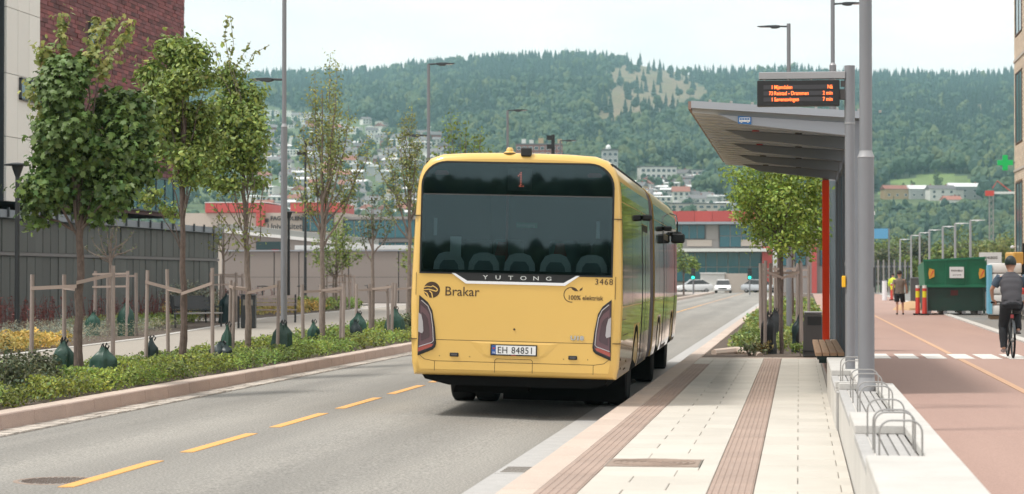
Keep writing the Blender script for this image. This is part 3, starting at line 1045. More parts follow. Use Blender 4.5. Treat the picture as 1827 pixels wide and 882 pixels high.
# seams: thin dark grooves as raised hairlines
def seam(pts, w=.006, y=-.0052, name='seam'):
    b = MB()
    for p, q in zip(pts[:-1], pts[1:]):
        a, c = Vector(p), Vector(q)
        d = (c - a).normalized()
        nn = Vector((-d.y, d.x)) * w / 2
        e = d * w * .4
        b.add([(v.x, y, v.y) for v in (a - e + nn, a - e - nn, c + e - nn, c + e + nn)], [(0, 1, 2, 3)])
    return b.build(name, 'bus_gap', bus)
seam([(-1.17, .925), (1.17, .925)])
seam([(-1.19, .78), (-1.175, .72), (-1.12, .675), (-1.0, .655), (1.0, .655), (1.12, .675), (1.175, .72), (1.19, .78)])
seam([(-.99, .655), (-.99, .535)])
seam([(.99, .655), (.99, .535)])
seam([(-.235, .53), (-.235, .68), (-.215, .70), (.215, .70), (.235, .68), (.235, .53)])
for s in (-1, 1):
    seam([(s * 1.198, 1.77), (s * 1.198, 1.49)])
# body side seams near the tail
for s in (-1, 1):
    for z in (.93, 2.50):
        xz = 1.263 if z < 1 else 1.245
        MB().prism([(.0, z - .004), (.165, z - .004), (.165, z + .004), (.0, z + .004)], s * (xz - .10), s * (xz + .002), axis='X').build('seam', 'bus_gap', bus)

# recess for the plate, plate with its number
b = MB()
o_ = [(-.56, .915), (.56, .915), (.40, .745), (.33, .715), (-.33, .715), (-.40, .745)]
i_ = [(-.45, .895), (.45, .895), (.35, .755), (.30, .735), (-.30, .735), (-.35, .755)]
m_ = len(o_)
b.v = [(x, -.0047, z) for x, z in o_] + [(x, -.010, z) for x, z in i_]
for k in range(m_):
    b.f.append([k, (k + 1) % m_, m_ + (k + 1) % m_, m_ + k]); b.m.append(0); b.c.append((1, 1, 1))
b.f.append([m_ + k for k in range(m_)]); b.m.append(0); b.c.append((1, 1, 1))
b.build('plate_recess', 'bus_yellow', bus)
pb = MB().box(-.29, .29, -.022, -.010, .745, .885).build('plate_holder', 'bus_black', bus)
MB().box(-.275, .275, -.027, -.022, .760, .872).build('number_plate', 'plate_white', pb)
MB().box(-.275, -.222, -.0285, -.0265, .760, .872).build('plate_band', 'plate_blue', pb)
text('plate_letters', 'EH', .118, 'letter_black', pb, (-.205, -.0275, .775), xs=.90, spacing=1.06)
text('plate_digits', '84851', .118, 'letter_black', pb, (-.030, -.0275, .775), xs=.90, spacing=1.06)
text('country_letter', 'N', .038, 'plate_white', pb, (-.262, -.029, .768))
b = MB().box(-.262, -.235, -.030, -.028, .825, .845)
b.build('flag', 'reflector_red', pb)
text('dealer_text', 'elektrisk', .017, 'reflector_red', pb, (.0, -.0225, .7475), align='CENTER', bold=.001)
for x in (-.745, .735):
    o = MB().box(x - .055, x + .055, -.018, -.004, .715, .765).build('tow_cover', 'bus_black', bus, bevel=.01)
    MB().box(x - .038, x + .038, -.022, -.017, .728, .752).build('cover_face', 'bin_grey', o)
MB().lathe([(.013, -.004), (.013, -.012), (.006, -.014)], 12, (0, 0, 1.08), 'Y').build('lock', 'bus_gap', bus)
for x in (-.93, .92, -.55, .30, .62):
    MB().lathe([(.006, -.004), (.006, -.007)], 8, (x, 0, .72 if abs(x) > .5 else .75), 'Y').build('bolt', 'bus_gap', bus)
text('model_badge', 'U18', .075, 'chrome', bus, (.70, -.007, .965), thick=.006, xs=1.3, bold=.003)

# tail lamps
def tail(s):
    P = [(1.200, 1.485), (1.09, 1.395), (1.035, 1.30), (.995, 1.08), (.975, .88), (.985, .83), (1.02, .795), (1.205, .715)]
    def sh(k, cxx=1.13, czz=1.08):
        return [(s * min(1.207, (cxx + (x - cxx) * k)), czz + (z - czz) * k) for x, z in P]
    rim = MB().prism([(s * x, z) for x, z in P], -.016, -.002).build('tail_lamp', 'bus_black', bus, bevel=.003)
    MB().prism(sh(.90), -.022, -.014).build('lens_outer', 'lamp_dark', rim)
    MB().prism(sh(.70), -.026, -.020).build('lens_inner', 'lamp_mid', rim)
    MB().prism(sh(.48), -.030, -.024).build('lens_core', 'lamp_dark', rim)
    w = [(1.20, 1.265), (1.165, 1.235), (1.145, 1.15), (1.135, 1.03), (1.15, 1.0), (1.20, 1.02)]
    MB().prism([(s * x, z) for x, z in w], -.034, -.028).build('reversing_lens', 'lamp_clear', rim)
    q = [(1.01, .865), (1.03, .835), (1.20, .765), (1.20, .815), (1.06, .875)]
    MB().prism([(s * x, z) for x, z in q], -.028, -.020).build('stop_lens', 'lamp_red', rim)
    b = MB()
    ln = [(1.17, 1.42), (1.085, 1.345), (1.045, 1.25), (1.02, 1.08), (1.008, .91), (1.03, .885), (1.19, .83)]
    b.tube([(s * x, -.026, z) for x, z in ln], .006, 5)
    b.build('light_guide', 'lamp_clear', rim)
tail(-1); tail(1)

# roof pieces
o = MB().box(-.09, .04, -.012, .10, 3.27, 3.385).build('rear_camera', 'bus_black', bus, bevel=.015)
o.location = (.12, 0, 0)
pod = MB().lathe([(.075, 0), (.075, .015), (.045, .03), (.045, .05), (.03, .075), (.0, .08)], 14, (-.12, .10, 3.31)).build('aerial', 'bus_yellow', bus, smooth=True)
MB().lathe([(.08, 0), (.08, .01)], 14, (-.12, .10, 3.302)).build('aerial_base', 'bus_gap', pod)
MB().box(-.85, .85, 2.0, 5.6, 3.30, 3.36).build('roof_pod', 'bus_yellow', bus, bevel=.03)
MB().box(-.85, .85, 9.4, 15.5, 3.30, 3.36).build('roof_pod', 'bus_yellow', bus, bevel=.03)

# underbody, skirt and wheels
b = MB()
b.box(-1.10, 1.10, .9, L1, .34, .80)
b.box(-1.10, 1.10, L2, LT - .4, .34, .80)
b.box(-.7, .7, L1, L2, .40, .80)
b.build('underbody', 'under_black', bus)
MB().prism([(-1.19, .52), (-1.12, .42), (-.82, .35), (.95, .35), (1.13, .40), (1.19, .52)], .10, .40).build('rear_skirt', 'under_black', bus)
MB().prism([(-.86, .22), (-.84, .30), (-.80, .345), (.1, .345), (.1, .25), (-.2, .22)], .8, 1.2).build('axle_guard', 'under_black', bus)
def wheel(x, y, wdt=.29, dual=False):
    r = .478
    s = 1 if x > 0 else -1
    zc = r
    prof = [(.30, -wdt / 2), (.44, -wdt / 2), (.47, -wdt / 2 + .02), (r, -wdt / 2 + .06), (r, wdt / 2 - .06), (.47, wdt / 2 - .02), (.44, wdt / 2), (.30, wdt / 2)]
    b = MB().lathe(prof, 36, (x, y, zc), 'X')
    tw = b.build('wheel', 'tyre', bus, smooth=True, angle=30)
    b = MB().lathe([(.30, wdt / 2 - .02), (.27, wdt / 2 - .03), (.25, wdt / 2 - .10), (.14, wdt / 2 - .12), (.12, wdt / 2 - .02), (.0, wdt / 2 - .02)] if s > 0 else
                   [(.0, -wdt / 2 + .02), (.12, -wdt / 2 + .02), (.14, -wdt / 2 + .12), (.25, -wdt / 2 + .10), (.27, -wdt / 2 + .03), (.30, -wdt / 2 + .02)], 20, (x, y, zc), 'X')
    b.build('rim', 'rim', tw, smooth=True, angle=30)
    if dual:
        MB().lathe(prof, 30, (x - s * (wdt + .04), y, zc), 'X').build('inner_tyre', 'tyre', tw, smooth=True, angle=30)
AX = [(3.45, True), (10.1, True), (15.3, False)]
for y, _ in AX:
    MB().box(-.45, 1.19, y - .62, y - .57, .07, .60).build('under_shade', 'under_black', bus)  # added black sheet standing in for the deep shade beneath the bus
    MB().box(-.30, .60, y - .3, y + .3, .18, .60).build('axle_housing', 'under_black', bus)
for y, d in AX:
    for s in (-1, 1):
        wheel(s * 1.06, y, dual=d)

# side glazing, doors and arches on both flanks
def side_x(z):
    for (x0, z0), (x1, z1) in zip(half[:-1], half[1:]):
        if z0 <= z <= z1:
            return x0 + (x1 - x0) * (z - z0) / (z1 - z0)
    return 1.2
def flank(s, y0, y1, z0, z1, off, name, m, parent=None):
    zs = [z0] + [z for _, z in half if z0 < z < z1] + [z1]
    b = MB()
    for z in zs:
        x = side_x(z)
        b.v += [(s * (x + off), y0, z), (s * (x + off), y1, z), (s * (x - .02), y0, z), (s * (x - .02), y1, z)]
    for k in range(len(zs) - 1):
        a, c = k * 4, (k + 1) * 4
        for f in ((a, a + 1, c + 1, c), (a + 2, c + 2, c + 3, a + 3), (a, c, c + 2, a + 2), (a + 1, a + 3, c + 3, c + 1)):
            b.f.append(list(f)); b.m.append(0); b.c.append((1, 1, 1))
    e = (len(zs) - 1) * 4
    for f in ((0, 2, 3, 1), (e, e + 1, e + 3, e + 2)):
        b.f.append(list(f)); b.m.append(0); b.c.append((1, 1, 1))
    return b.build(name, m, parent or bus)
for s in (-1, 1):
    doors = [(4.55, 6.1), (11.5, 13.4), (16.1, 17.4)] if s > 0 else []
    spans = [(.22, 2.2), (2.23, 4.5), (6.15, 6.76), (8.25, 9.9), (9.93, 11.45), (13.45, 16.05)] if s > 0 else [(.22, 2.4), (2.43, 4.6), (4.63, 6.76), (8.25, 10.6), (10.63, 13.0), (13.03, 15.4), (15.43, 17.3)]
    for y0, y1 in spans:
        flank(s, y0, y1, 1.40, 2.72, .004, 'side_window', 'side_glass')
    flank(s, .22, 6.76, 2.735, 2.98, .004, 'glass_cornice', 'side_glass')
    flank(s, 8.25, 17.3, 2.735, 2.98, .004, 'glass_cornice', 'side_glass')
    for y0, y1 in ((.17, 2.80), (4.10, 6.78), (8.22, 9.45), (10.75, 14.65), (15.95, 17.6)):
        flank(s, y0, y1, .48, 1.385, .0025, 'side_panel', 'bus_side')
    for y0 in (2.80, 9.45, 14.65):
        flank(s, y0, y0 + 1.30, 1.12, 1.385, .0025, 'side_panel', 'bus_side')
    for y0, y1 in doors:
        d = flank(s, y0, y1, .48, 2.55, .006, 'door', 'bus_black')
        for a, c in ((y0 + .09, (y0 + y1) / 2 - .05), ((y0 + y1) / 2 + .05, y1 - .09)):
            flank(s, a, c, .55, 2.45, .009, 'door_glass', 'side_glass', d)
        flank(s, y0, y1, 2.56, 2.72, .004, 'door_header', 'side_glass')
        o = MB().box(min(s * 1.24, s * 1.38), max(s * 1.24, s * 1.38), y0 + .05, y0 + .30, 2.61, 2.70).build('door_camera', 'bus_black', bus, bevel=.02)
    for y, d in AX:
        pts2 = [(y - .62, .30), (y - .62, .62), (y - .50, .90), (y - .28, 1.06), (y, 1.10), (y + .28, 1.06), (y + .50, .90), (y + .62, .62), (y + .62, .30)]
        pts2 = [(u, max(w, .475)) for u, w in pts2[1:-1]]
        pts2 = [(pts2[0][0], .475)] + pts2 + [(pts2[-1][0], .475)]
        b = MB()
        b.v = [(s * (side_x(w) + .005), u, w) for u, w in pts2] + [(s * (side_x(w) - .05), u, w) for u, w in pts2]
        n_ = len(pts2)
        b.f = [list(range(n_))] + [[k, (k + 1) % n_, n_ + (k + 1) % n_, n_ + k] for k in range(n_)]
        b.m = [0] * (n_ + 1); b.c = [(1, 1, 1)] * (n_ + 1)
        b.build('wheel_arch', 'under_black', bus)
for z, y0, y1 in ((1.22, .25, .9), (1.02, .5, 1.5)):
    flank(1, y0, y1, z, z + .008, .006, 'hatch_seam', 'bus_gap')
for y0, z0 in ((.5, .60), (1.3, .56), (1.5, .66), (1.55, .56), (.35, .72)):
    MB().lathe([(.016, 0), (.016, .006)], 8, (side_x(z0) + .002, y0, z0), 'X').build('rivet', 'bus_gap', bus)
# windscreen and mirrors
MB().prism([(-1.0, 1.0), (1.0, 1.0), (1.0, 2.7), (.8, 2.9), (-.8, 2.9), (-1.0, 2.7)], LT + .002, LT + .012).build('windscreen', 'side_glass', bus)
o = MB().tube([(1.22, 14.6, 3.02), (1.33, 14.5, 2.98), (1.37, 14.4, 2.85), (1.37, 14.4, 2.62)], .014, 8).build('mirror_arm', 'bus_black', bus)
MB().tbox((1.385, 14.4, 2.53), .25, .14, .19).build('mirror', 'bus_black', o, bevel=.03)
o = MB().tube([(-1.1, 17.7, 2.98), (-1.30, 17.95, 3.0), (-1.36, 18.05, 2.9), (-1.36, 18.05, 2.72)], .018, 8).build('mirror_arm', 'bus_black', bus)
MB().tbox((-1.37, 18.05, 2.60), .24, .14, .20).build('mirror', 'bus_black', o, bevel=.03)

# the measured rear face is a little narrower and lower than first laid out: fit every panel to the real height
SHELL = ('rear_body', 'front_body', 'bellows', 'joint_frame', 'side_', 'glass_cornice', 'door', 'wheel_arch', 'grab_bar', 'hatch_seam', 'rivet', 'windscreen', 'mirror', 'roof_pod')
def refit(o, in_shell):
    for c in o.children:
        nm_ = c.name.split('.')[0]
        if nm_ in ('wheel', 'under_shade'):
            continue
        sh_ = in_shell or nm_.startswith(SHELL) or (nm_ == 'seam' and max(abs(v.co.x) for v in c.data.vertices) > 1.2)
        kx = 1.02 if sh_ else .982
        for v in c.data.vertices:
            v.co.x *= kx
            v.co.z = .050 + .962 * v.co.z
        if nm_ == 'rear_camera': c.location.x *= kx
        refit(c, sh_)
refit(bus, False)
# ------------------------------------------------------------------ bus shelter
sh = thing('bus_shelter', 'grey bus shelter with a tilted slatted cantilever roof over the platform', 'bus shelter', (0, 0, 0))
XL, XR, YA, YB = -1.42, .86, 29.0, 42.5
def zr(x): return 4.045 - (x + 1.45) * .072
def rbox(x0, x1, y0, y1, za, zb, name, m, par=sh, bevel=0.0):
    b = MB()
    b.add([(x0, y0, zr(x0) + za), (x1, y0, zr(x1) + za), (x1, y1, zr(x1) + za), (x0, y1, zr(x0) + za),
           (x0, y0, zr(x0) + zb), (x1, y0, zr(x1) + zb), (x1, y1, zr(x1) + zb), (x0, y1, zr(x0) + zb)],
          [(3, 2, 1, 0), (4, 5, 6, 7), (0, 1, 5, 4), (1, 2, 6, 5), (2, 3, 7, 6), (3, 0, 4, 7)])
    return b.build(name, m, par, bevel=bevel)
roof = rbox(XL + .03, XR, YA + .1, YB - .1, .0, .05, 'roof', 'shelter_grey')
rbox(XL, XR + .02, YA, YA + .09, -.03, .065, 'roof_edge', 'shelter_light')
rbox(XL, XR + .02, YB - .09, YB, -.06, .06, 'roof_edge', 'shelter_light')
rbox(XL - .04, XL, YA, YB, -.05, .055, 'roof_trim', 'shelter_brown')
y = YA + .18
while y < YB - .2:                                     # soffit slats
    rbox(XL + .005, XR - .02, y, y + .40, -.085, -.004, 'soffit_slat', 'shelter_soffit', roof)
    y += .655
for k in range(9):
    MB().lathe([(.02, 0), (.02, .03), (.0, .035)], 8, (XL + .25 + k * .28, YA + .05, zr(XL + .25 + k * .28) + .065)).build('bolt', 'steel', sh)
ribs = [29.16, 32.2, 35.5, 38.8, 42.0]
for i, y in enumerate(ribs):
    b = MB()
    xa = -1.08
    for yy in (y - .045, y + .045):
        b.v += [(xa, yy, zr(xa) - .088), (XR - .1, yy, zr(XR - .1) - .088), (XR - .1, yy, zr(XR - .1) - .27), (-.75, yy, zr(-.75) - .20)]
    for f in ((0, 1, 2, 3), (7, 6, 5, 4), (0, 4, 5, 1), (1, 5, 6, 2), (2, 6, 7, 3), (3, 7, 4, 0)):
        b.f.append(list(f)); b.m.append(0); b.c.append((1, 1, 1))
    b.build('roof_beam', 'shelter_light' if i == 0 else 'shelter_grey', sh, bevel=.006)
    MB().box(XR - .16, XR - .05, y - .055, y + .055, .19, zr(XR - .1) - .05).build('post', 'shelter_grey', sh, bevel=.008)
    if i:
        for x in (-.62, .0):
            MB().lathe([(.055, 0), (.05, .05), (.0, .06)], 12, (x, y - .30, zr(x) - .105)).build('spotlight', 'reflector_red' if x < -.5 and i < 3 else 'bin_grey', sh)
# stop symbol on the first beam
o = MB().prism([(-.80, zr(-.80) - .195), (-.625, zr(-.625) - .195), (-.625, zr(-.625) - .095), (-.80, zr(-.80) - .095)], 29.085, 29.110).build('stop_symbol', 'sign_blue', sh)
z0 = zr(-.71) - .145
b = MB()
b.prism([(-.785, z0 - .022), (-.64, z0 - .022), (-.64, z0 + .03), (-.65, z0 + .036), (-.775, z0 + .036), (-.785, z0 + .03)], 29.078, 29.086)
for x in (-.755, -.67):
    b.lathe([(.012, -.004), (.012, .004)], 10, (x, 29.082, z0 - .024), 'Y')
b.build('bus_pictogram', 'white_trim', o)
b = MB()
for k in range(4):
    x = -.778 + k * .034
    b.prism([(x, z0 + .004), (x + .027, z0 + .004), (x + .027, z0 + .026), (x, z0 + .026)], 29.074, 29.079)
b.build('pictogram_windows', 'sign_blue', o)
# back wall: glass panes between posts, rails
for i in range(4):
    y0, y1 = ribs[i] + .07, ribs[i + 1] - .07
    for a, c in ((y0, (y0 + y1) / 2 - .02), ((y0 + y1) / 2 + .02, y1)):
        MB().box(XR - .115, XR - .100, a, c, .42, 3.52).build('glass_pane', 'shelter_glass', sh)
    MB().box(XR - .13, XR - .085, y0, y1, 3.53, 3.60).build('rail', 'shelter_grey', sh)
    MB().box(XR - .13, XR - .085, y0, y1, .34, .41).build('rail', 'shelter_grey', sh)
    MB().box(XR - .125, XR - .09, (y0 + y1) / 2 - .019, (y0 + y1) / 2 + .019, .42, 3.52).build('mullion', 'shelter_grey', sh)
# orange end panel
o = MB().box(.45, .585, 42.15, 42.25, .19, 3.62).build('end_panel', 'orange_red', sh, bevel=.01)
MB().box(.46, .575, 42.14, 42.26, 3.622, 3.80).build('panel_head', 'shelter_brown', o)
MB().box(.59, .75, 42.17, 42.23, .19, 3.6).build('end_glass', 'shelter_glass', sh)

# bench in the shelter
t = thing('bench', 'slatted orange timber bench seat fixed along the shelter back wall', 'bench', (.245, 33.0, .18))
for k in range(4):
    MB().box(k * .112, k * .112 + .098, 0, 6.8, .385, .44).build('seat_slat', 'wood_slat', t, bevel=.006)
MB().box(.03, .41, .06, 6.7, .33, .382).build('seat_frame', 'teal_dark', t)
for y in (.5, 3.2, 6.2):
    MB().box(.06, .53, y, y + .10, .26, .33).build('arm', 'teal_dark', t)

# litter bin at the far end of the shelter
t = thing('litter_bin', 'dark grey litter bin beside the orange shelter panel', 'litter bin', (.28, 43.6, .17))
b = MB()
b.prism([(-.205, 0), (.205, 0), (.175, .86), (-.175, .86)], -.19, .19)
b.build('body', 'bin_grey', t, bevel=.02)
MB().box(-.11, .165, -.195, -.17, .63, .80).build('mouth', 'black_metal', t)
MB().box(-.18, .18, -.19, .19, .862, .90).build('lid', 'galv_light', t, bevel=.01)
for z in (.1,):
    MB().box(-.20, .20, -.198, -.188, z, z + .03).build('band', 'black_metal', t)

# departure board: post, arm, display
db = thing('departure_board', 'black departure board with orange lettering hung from a grey post arm', 'departure board', (.60, 25.9, .55))
MB().tube([(0, 0, 0), (0, 0, 3.02)], .058, 20).build('post', 'galv', db, smooth=True)
MB().tube([(0, 0, 3.02), (0, 0, 3.70)], .062, 20).build('post_head', 'galv', db, smooth=True)
MB().lathe([(.064, 3.01), (.064, 3.028)], 20).build('collar', 'galv_light', db)
MB().box(-1.065, -.05, -.05, .05, 3.545, 3.63).build('arm', 'galv_light', db, bevel=.006)
for x in (-1.0, -.72, -.45, -.17):
    MB().tube([(x, -.02, 3.52), (x, -.02, 3.56)], .014, 8).build('hanger', 'steel', db)
dd = MB().box(-1.085, -.118, -.075, .075, 3.225, 3.530).build('display', 'display_face', db, bevel=.008)
MB().box(-.118, -.05, -.04, .05, 3.30, 3.42).build('junction_box', 'bin_grey', db, bevel=.005)
MB().box(-.105, -.055, -.03, .03, 3.455, 3.52).build('bracket', 'bin_grey', db)
rows = [('1', 'Mjøndalen', 'Nå'), ('73', 'Røistad - Drammen', '2 min'), ('1', 'Sørensvingen', '7 min')]
rows = [('1', 'Mjøndalen', 'Nå'), ('73', 'Reistad - Drammen', '2 min'), ('1', 'Sørenssvingen', '7 min')]
for k, (a, c, d) in enumerate(rows):
    z = 3.437 - k * .0725
    MB().box(-1.01, -.19, -.0775, -.0765, z - .012, z + .036).build('text_row', 'display_row', dd)
    text('route_text', a, .064, 'led', dd, (-.895, -.0785, z - .010), align='RIGHT', xs=.80, bold=.0004)
    text('destination_text', c, .064, 'led', dd, (-.885, -.0785, z - .010), xs=.80, bold=.0004)
    text('minutes_text', d, .064, 'led', dd, (-.200, -.0785, z - .010), align='RIGHT', xs=.80, bold=.0004)
o = MB().tbox((-.075, -.03, 1.15), .045, .05, .135).build('request_button', 'button_yellow', db, bevel=.008)
MB().tube([(-.055, 0, 1.34), (-.055, 0, 1.38)], .008, 6).build('button_screw', 'galv_light', db)

# lamp posts
def luminaire(root, z, dirx, L=.72, diry=0.0, m='galv'):
    a = MB().tube([(0, 0, z), (dirx * .30, diry * .3, z + .012)], .024, 8).build('bracket_arm', m, root, smooth=True)
    h = MB().prism([(dirx * .24, z - .02), (dirx * .34, z - .045), (dirx * .46, z - .04), (dirx * .50, z - .01), (dirx * L, z + .004), (dirx * (L + .04), z + .018), (dirx * .52, z + .036), (dirx * .34, z + .04), (dirx * .24, z + .03)], -.09, .09).build('lamp_head', m, root, bevel=.006)
    MB().prism([(dirx * .52, z - .0125), (dirx * (L - .03), z - .0015), (dirx * (L - .03), z - .012), (dirx * .52, z - .022)], -.07, .07).build('lamp_lens', 'lamp_clear', h)
def lamp_post(name_label, x, y, z0, H, rl, ru, step, arms, L=.72, m='galv', group=None):
    hm = 'white_trim' if m == 'galv_light' else 'dark_steel'
    t = thing('lamp_post', name_label, 'lamp post', (x, y, z0), 0, group)
    MB().tube([(0, 0, 0), (0, 0, step)], rl, 20).build('lower_pole', m, t, smooth=True)
    MB().lathe([(rl, step), (rl + .004, step + .004), (ru + .004, step + .05), (ru, step + .07)], 20).build('collar', 'galv_light', t, smooth=True)
    MB().tube([(0, 0, step + .06), (0, 0, H)], [ru, ru * .95], 20).build('upper_pole', m, t, smooth=True)
    for z, dx in arms:
        luminaire(t, z, dx, L, m=hm)
    return t
p = lamp_post('thick grey lamp post standing in the low wall behind the steel hoops', .675, 22.2, .60, 8.6, .082, .064, 2.36, [(8.5, -1)])
MB().lathe([(.10, 0), (.10, .05), (.085, .10), (.083, .14)], 20).build('base_collar', 'galv_light', p, smooth=True)
MB().box(.078, .088, -.03, .03, 1.78, 1.815).build('number_tag', 'white_trim', p)
MB().box(.075, .085, -.035, .035, 1.05, 1.25).build('access_hatch', 'dark_steel', p)
lamp_post('grey lamp post rising from the left planted strip in front of the bench', -10.42, 43.3, .17, 7.6, .066, .046, 4.65, [(5.62, -1), (7.6, 1)])
lamp_post('tall street lamp just left of the bus roof with its arm to the right', -10.45, 60.9, .17, 7.65, .066, .046, 4.65, [(5.62, -1), (7.65, 1)])
lamp_post('street lamp showing above the middle of the bus roof', -10.5, 78.2, .17, 7.65, .066, .046, 4.65, [(5.62, -1), (7.65, 1)])
lamp_post('faint street lamp above the bus roof beside the brick block', -10.5, 95.8, .17, 7.65, .066, .046, 4.65, [(5.62, -1), (7.65, 1)])
lamp_post('grey street lamp in the median bed with its arm over the road', -.26, 59.4, .15, 8.5, .078, .055, 4.4, [(8.42, -1)], L=.82)
lamp_post('tall lamp post behind the shelter with its head turned right', .86, 55.2, .19, 11.0, .085, .052, 6.9, [(8.45, 1)])
k = 0
nm = ['nearest', 'second', 'third', 'fourth', 'fifth', 'sixth', 'seventh']
for (px_x, d) in ((9.55, 124), (9.2, 131), (9.0, 139), (8.75, 149), (8.6, 158), (8.5, 168), (8.5, 186)):
    lamp_post(nm[k] + ' of the pale lamp posts in a row beyond the green skip', px_x, d, .19, 4.75, .085, .07, 2.0, [(4.75, 1)], L=.78, m='galv_light', group='pale lamp posts along the far path')
    k += 1

def lantern(label, x, y, H):
    t = thing('garden_lamp', label, 'garden lamp', (x, y, .17), 0, 'black garden lamps')
    MB().tube([(0, 0, 0), (0, 0, H - .3)], [.075, .06], 14).build('post', 'black_metal', t, smooth=True)
    MB().lathe([(.055, H - .32), (.07, H - .28), (.15, H - .05), (.155, H)], 18).build('lantern', 'black_metal', t, smooth=True)
    MB().lathe([(.36, H + .002), (.37, H + .03), (.18, H + .07), (.0, H + .085)], 22).build('cap', 'dark_steel', t, smooth=True)
lantern('black garden lamp with a flat cap at the left edge beside the yellow hedge', -20.95, 56.4, 4.6)
lantern('black garden lamp with a flared lantern behind the tall grey lamp post', -23.6, 99.0, 4.6)
t = thing('camera_mast', 'thin black mast with small cameras rising behind the garden lamp', 'mast', (-27.3, 118.5, .17))
MB().tube([(0, 0, 0), (0, 0, 9.2)], [.09, .06], 10).build('pole', 'black_metal', t)
for z, dx in ((9.0, .2), (8.5, -.25)):
    MB().tbox((dx, 0, z), .42, .2, .18).build('camera', 'black_metal', t)
t = thing('signal_mast', 'dark mast with boxes seen above the middle of the bus roof', 'mast', (-12.2, 108, 0))
MB().tube([(0, 0, 0), (0, 0, 8.9)], [.12, .09], 10).build('pole', 'black_metal', t)
for z in (8.75, 8.3):
    MB().tbox((-.16, 0, z), .3, .2, .22).build('box', 'black_metal', t)
# ------------------------------------------------------------------ trees, stakes, watering bags
def leaf_cols(rg, n, base=1.0, spread=.28, warm=.12):
    g = base * (1 + rg.normal(0, spread, n)).clip(.45, 1.9)
    w = rg.normal(0, warm, n)
    return np.stack([g * (1 + w), g, g * (1 - w * .8)], 1)

def tree(name, label, x, y, z0, trunk, limbs, parts, cat='tree', group=None, bark='bark', seed=1):
    """trunk: [(dx,dy,z,r)...]; limbs: list of such chains; parts: (points, normals, count cfg)"""
    rg = np.random.default_rng(seed)
    t = thing(name, label, cat, (x, y, z0), 0, group)
    b = MB()
    def wob(ch, amp):
        out, rr = [], []
        for i in range(len(ch) - 1):
            p, q = np.array(ch[i]), np.array(ch[i + 1])
            n = max(2, int(np.linalg.norm(q[:3] - p[:3]) / .25))
            for k in range(n):
                f = k / n
                c = p + (q - p) * f
                j = rg.normal(0, amp, 2) if (i + k) else (0, 0)
                out.append((c[0] + j[0], c[1] + j[1], c[2])); rr.append(c[3] * (1 + rg.normal(0, .05)))
        out.append(tuple(ch[-1][:3])); rr.append(ch[-1][3])
        return out, rr
    p, r = wob(trunk, .010)
    b.tube(p, r, 10)
    for l in limbs:
        p, r = wob(l, .018)
        b.tube(p, r, 6)
    b.build('trunk', bark, t, smooth=True)
    for (P, Nn, size, shape, m, base, kw) in parts:
        cols = leaf_cols(rg, len(P), base, kw.get('spread', .25), kw.get('warm', .10))
        me = leaf_mesh('crown', P, Nn, size, shape, m, rg, cols, tilt=kw.get('tilt', .6))
        o = link('crown', me, t)
        o['kind'] = 'stuff'
    return t

def clumps_px(lst, px0, y0, ppm, depth=.85, seed=3):
    """crown clumps given as widths and heights in units of 1/ppm metre from the trunk foot"""
    rg = np.random.default_rng(seed)
    out = []
    for c in lst:
        cx, cz, rx, rz = (c[0] - px0) / ppm, (y0 - c[1]) / ppm, c[2] / ppm, c[3] / ppm
        out.append((cx, rg.uniform(-.35, .35), cz, rx, (rx + rz) / 2 * depth, rz, c[4] if len(c) > 4 else 1))
    return out

def twig_points(lines, n, spread, rg):
    P, Nn = [], []
    for ln in lines:
        a = np.array(ln, float)
        seg = np.linalg.norm(np.diff(a, axis=0), axis=1)
        m = max(4, int(n * seg.sum()))
        s = np.sort(rg.random(m)) * seg.sum()
        cum = np.concatenate(([0], np.cumsum(seg)))
        i = np.clip(np.searchsorted(cum, s) - 1, 0, len(seg) - 1)
        f = (s - cum[i]) / seg[i]
        p = a[i] + (a[i + 1] - a[i]) * f[:, None]
        # thin the leaf cluster in bunches along the twig
        sp = spread * (.35 + .65 * np.abs(np.sin(s * 7 + a[0, 0] * 5)))
        d = rg.normal(0, 1, (m, 3)) * sp[:, None]
        P.append(p + d); Nn.append(d / (sp[:, None] + 1e-6) * .5 + np.array((0, 0, .6)))
    return np.vstack(P), np.vstack(Nn)

# --- first maple: dense dark crown with pale upright shoots
ppm, px0, y0 = 122.5, 140, 693
cl = [(118, 165, 40, 55), (150, 130, 26, 28, .8), (212, 205, 58, 45, 1.2), (235, 250, 45, 40), (128, 245, 62, 45, 1.2), (205, 285, 62, 40, 1.2), (150, 300, 60, 38), (85, 345, 45, 38), (150, 350, 48, 34), (222, 345, 38, 34), (65, 388, 26, 26, .7), (180, 385, 34, 22, .6), (258, 300, 24, 45, .8), (95, 290, 40, 38)]
cl = clumps_px(cl, px0, y0, ppm, .9)
rg = np.random.default_rng(5)
P, Nn = in_clumps(cl, 10500, rg, .5)
shoots = [[(105, 120), (108, 70), (107, 26)], [(150, 128), (160, 75), (162, 30)], [(172, 125), (185, 75), (200, 36)], [(185, 150), (222, 88), (244, 46)], [(80, 150), (72, 120), (72, 88)], [(70, 215), (55, 180), (42, 158)], [(100, 120), (88, 105), (84, 95)]]
sl = [[((a - px0) / ppm, rg.uniform(-.25, .25), (y0 - c) / ppm) for a, c in s] for s in shoots]
P2, N2 = twig_points(sl, 190, .07, rg)
limbs = []
for c in cl[:11]:
    limbs.append([(0, 0, 2.15 + .1 * rg.random(), .024), (c[0] * .5, c[1] * .5, 2.3 + (c[2] - 2.3) * .5, .018), (c[0], c[1], c[2], .008)])
for s in sl:
    limbs.append([(0.0, 0, 2.9, .02)] + [(*q, .008) for q in s])
